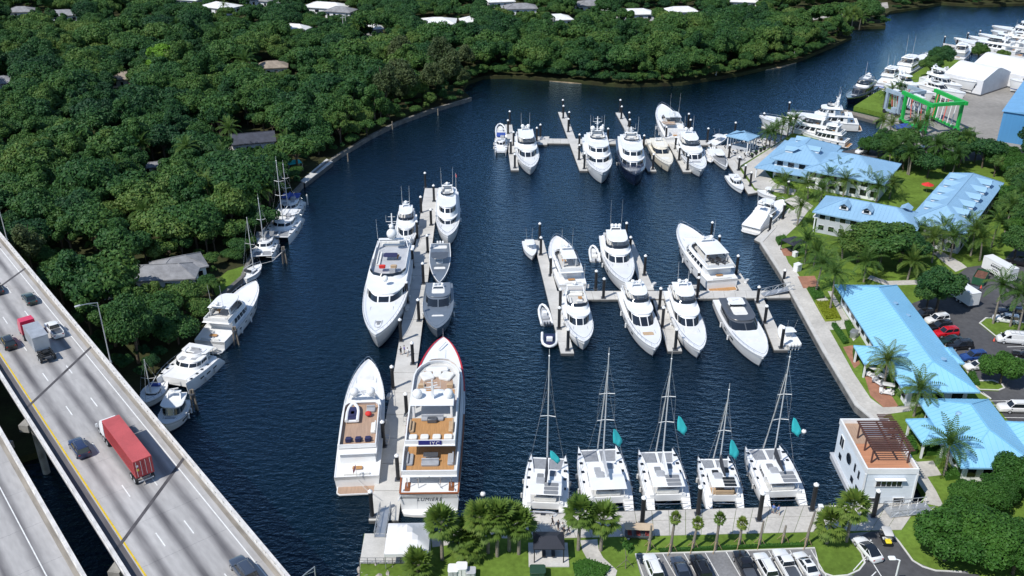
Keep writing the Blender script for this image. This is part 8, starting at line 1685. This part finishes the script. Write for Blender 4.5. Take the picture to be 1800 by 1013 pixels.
t = thing('traffic_cone', 'orange traffic cone beside the white van', 'cone', tuple(G(1747, 600, ZR + .03))); MB().box(0, 0, .03, .5, .5, .06).build('cone_base', RUBBER, t, 0); MB().cone((0, 0, .06), .2, .04, .7, 10).build('cone_body', pm('cone_orange', (.75, .12, .08), .6), t, 40)
t = thing('traffic_cone', 'orange traffic cone by the skip and white trailer', 'cone', tuple(G(1724, 507, ZR + .03))); MB().box(0, 0, .03, .5, .5, .06).build('cone_base', RUBBER, t, 0); MB().cone((0, 0, .06), .2, .04, .7, 10).build('cone_body', pm('cone_orange', (.75, .12, .08), .6), t, 40)
# benches, planters, umbrella
pl = MB().cone((0, 0, 0), .35, .5, .8, 10).mesh('planter_pot', BLACKM); pb = crown_mesh('planter_bush', 44, .55, .9, 1.0, 5, 120, .12, LEAFN)
for bx, by in [(1322, 277), (1329, 272), (1337, 267), (1343, 264)]:
    p = G(bx, by, ZR + .03); t = thing('planter', 'black planter in the row along the restaurant terrace edge', 'planter', (p.x, p.y, ZR + .03), 0, 'planters by the terrace'); link('pot', pl, t); link('plant', pb, t)
p = G(1457, 325, ZR); t = thing('parasol', 'bright blue parasol below the restaurant', 'parasol', (p.x, p.y, ZR)); MB().tube([(0, 0, 0), (0, 0, 2.6)], .04, 6).build('pole', ALU, t, 40); MB().cone((0, 0, 2.1), 1.7, .05, .7, 8).build('canopy', pm('parasol_blue', (.02, .3, .7), .8), t, 0)
p = G(1628, 338, ZR); t = thing('parasol', 'red parasol between the restaurant and the two-storey building', 'parasol', (p.x, p.y, ZR)); MB().tube([(0, 0, 0), (0, 0, 2.6)], .04, 6).build('pole', ALU, t, 40); MB().cone((0, 0, 2.1), 1.6, .05, .7, 8).build('canopy', REDF, t, 0)
p = G(1585, 226, ZR); t = thing('tarpaulin', 'crumpled blue tarpaulin by the travel lifts', 'tarpaulin', (p.x, p.y, ZR)); MB().pad(0, 0, 0, 6, 3, 1.2, .3, .5).build('tarpaulin_sheet', CANVB, t, 35)
t = thing('mooring_lines', 'pale mooring lines from the dolphin to the small sailboat', 'rope'); q = G(501, 464, 0)
for a in ((459, 464), (468, 452)): b_ = G(*a, 1.4); MB().tube([(q.x, q.y, 3.2), tuple((Vector((q.x, q.y, 3.2)) + b_) / 2 - Vector((0, 0, .9))), tuple(b_)], .05, 5).build('line', OFFW, t, 0)
LINES = [((1027, 892), (1040, 903)), ((1110, 892), (1095, 904)), ((1140, 888), (1160, 901)), ((1215, 888), (1195, 900)), ((1243, 888), (1262, 898)), ((1345, 882), (1365, 895)), ((1420, 882), (1400, 894)), ((918, 900), (908, 908))]
for i, (a, b_) in enumerate(LINES):
    A, B = G(*a, 1.3), G(*b_, ZR + .2); o = MB().tube([tuple(A), tuple((A + B) / 2 - Vector((0, 0, .35))), tuple(B)], .035, 4).build('mooring_line', OFFW, None, 0); tag(o, 'mooring line from a catamaran stern to the bottom quay', 'rope', 'stern lines of the catamarans')
A, B = G(628, 842, 1.6), G(652, 868, 3.0); o = MB().tube([tuple(A), tuple((A + B) / 2 - Vector((0, 0, .3))), tuple(B)], .04, 4).build('mooring_line', OFFW, None, 0); tag(o, 'taut mooring line from the white yacht with teak deck to a dock piling', 'rope')
# utility poles in the far residential streets
for bx, by, ty in [(493, 40, 2), (605, 70, 28), (610, 66, 25), (941, 115, 75), (972, 60, 30), (1025, 100, 70)]:
    p = G(bx, by, ZL); h = max(7, height_to(p.x, p.y, ty) - ZL); t = thing('utility_pole', 'pale utility pole or mast rising among the far trees', 'pole', (p.x, p.y, ZL), 0, 'poles in the woods'); MB().tube([(0, 0, 0), (0, 0, h)], .16, 7, .1).build('pole_shaft', OFFW, t, 40); MB().box(0, 0, h - .8, 2.0, .12, .12).build('cross_arm', OFFW, t, 0)

# ================================================================== people: one continuous skinned body, clothes by region
SKIN = pm('skin', (.42, .25, .17), .6, var=.06); HAIRM = pm('hair', (.03, .02, .015), .7)
_pm = {}
def person_mesh(pose, shirt, trousers):
    k = (pose, shirt.name, trousers.name)
    if k in _pm: return _pm[k]
    sw = {'stand': 0, 'walk': .32, 'talk': .12}[pose]
    V = [((0, 0, .95), .15), ((0, 0, 1.2), .135), ((0, 0, 1.42), .15), ((0, 0, 1.52), .06), ((.02, 0, 1.60), .075), ((.03, 0, 1.72), .085), ((.02, 0, 1.79), .05)]
    E_ = [(0, 1), (1, 2), (2, 3), (3, 4), (4, 5), (5, 6)]
    for sg in (1, -1):
        i = len(V); f = sw * sg; V += [((0, sg * .1, .88), .10), ((f * .5, sg * .1, .5), .068), ((f * .8 - .05 * abs(f) * 2, sg * .1, .1), .045), ((f * .8 + .13, sg * .11, .05), .04)]; E_ += [(0, i), (i, i + 1), (i + 1, i + 2), (i + 2, i + 3)]
        j = len(V); e = .3 if pose == 'talk' and sg > 0 else 0
        V += [((0, sg * .19, 1.40), .065), ((-f * .35, sg * .25, 1.14), .048), ((-f * .5 + .08 + e * .7, sg * .24, .92 + e), .036), ((-f * .55 + .1 + e * .85, sg * .24, .83 + e), .035)]; E_ += [(2, j), (j, j + 1), (j + 1, j + 2), (j + 2, j + 3)]
    me = bpy.data.meshes.new('p'); me.from_pydata([v[0] for v in V], E_, []); o = bpy.data.objects.new('tmp_person', me); COL.objects.link(o)
    o.modifiers.new('skin', 'SKIN'); 
    for sv, v in zip(me.skin_vertices[0].data, V): sv.radius = (v[1], v[1]); sv.use_root = False
    me.skin_vertices[0].data[0].use_root = True; su = o.modifiers.new('sub', 'SUBSURF'); su.levels = 1; su.render_levels = 1
    dg = bpy.context.evaluated_depsgraph_get(); out = bpy.data.meshes.new_from_object(o.evaluated_get(dg)); bpy.data.objects.remove(o); out.name = 'person_body'
    out.materials.clear(); 
    for m_ in (SKIN, shirt, trousers, RUBBER): out.materials.append(m_)
    for p_ in out.polygons:
        c_ = p_.center; p_.use_smooth = True
        p_.material_index = 3 if c_.z < .1 else 2 if (c_.z < .98 and abs(c_.y) < .21 and c_.z > .42) else 1 if (.95 < c_.z < 1.5 and (abs(c_.y) < .21 or c_.z > 1.12)) else 0
    _pm[k] = out; return out
HAIR = MB().ball((.0, 0, 1.76), .105, .098, .1, 8, 5, -.3, 1).mesh('hair', HAIRM, 60)
SHB, SHW, SHD, SHP, TRD, TRL = pm('shirt_blue', (.12, .2, .5), .85), pm('shirt_white', (.7, .7, .7), .85), pm('shirt_dark', (.03, .03, .035), .85), pm('shirt_purple', (.16, .13, .4), .85), pm('trousers_dark', (.03, .03, .04), .85), pm('shorts_pale', (.45, .42, .36), .85)
for bx, by, z, rz, pose, sh, trs, lb in [(971, 925, ZR + .09, 0, 'walk', SHD, TRD, 'person in dark clothes walking behind the black-roofed gazebo, leftmost'), (981, 932, ZR + .09, 1, 'talk', SHD, TRD, 'person in dark shirt with raised arm behind the gazebo'), (989, 936, ZR + .09, 2, 'stand', SHW, TRD, 'person in white top standing right of the gazebo group'), (999, 939, ZR + .09, 3, 'walk', SHD, TRD, 'rightmost dark-clothed person of the group by the gazebo'), (991, 944, ZR + .09, 4, 'talk', SHD, TRL, 'person in pale shorts nearest the gazebo roof'),
        (1358, 903, ZR + .09, 1, 'stand', SHB, TRL, 'person in blue shirt at the stern of the last catamaran, left one'), (1367, 905, ZR + .09, 2, 'walk', SHB, TRL, 'person in blue shirt at the stern of the last catamaran, right one'), (711, 622, .65, .5, 'stand', SHP, TRL, 'person in purple shirt on the long dock beside a piling'), (705, 624, .65, 2.5, 'talk', SHD, TRD, 'person in dark clothes on the long dock left of the purple shirt'), (717, 626, .65, 4, 'walk', SHW, TRL, 'person in white top on the long dock right of the purple shirt'), (1118, 936, ZR + .09, 3, 'stand', pm('shirt_red', (.6, .02, .06), .85), TRD, 'person in bright red top beside the thick black piling')]:
    p = G(bx, by, z); t = thing('person', lb, 'person', tuple(p), rz); link('body', person_mesh(pose, sh, trs), t); link('hair', HAIR, t)
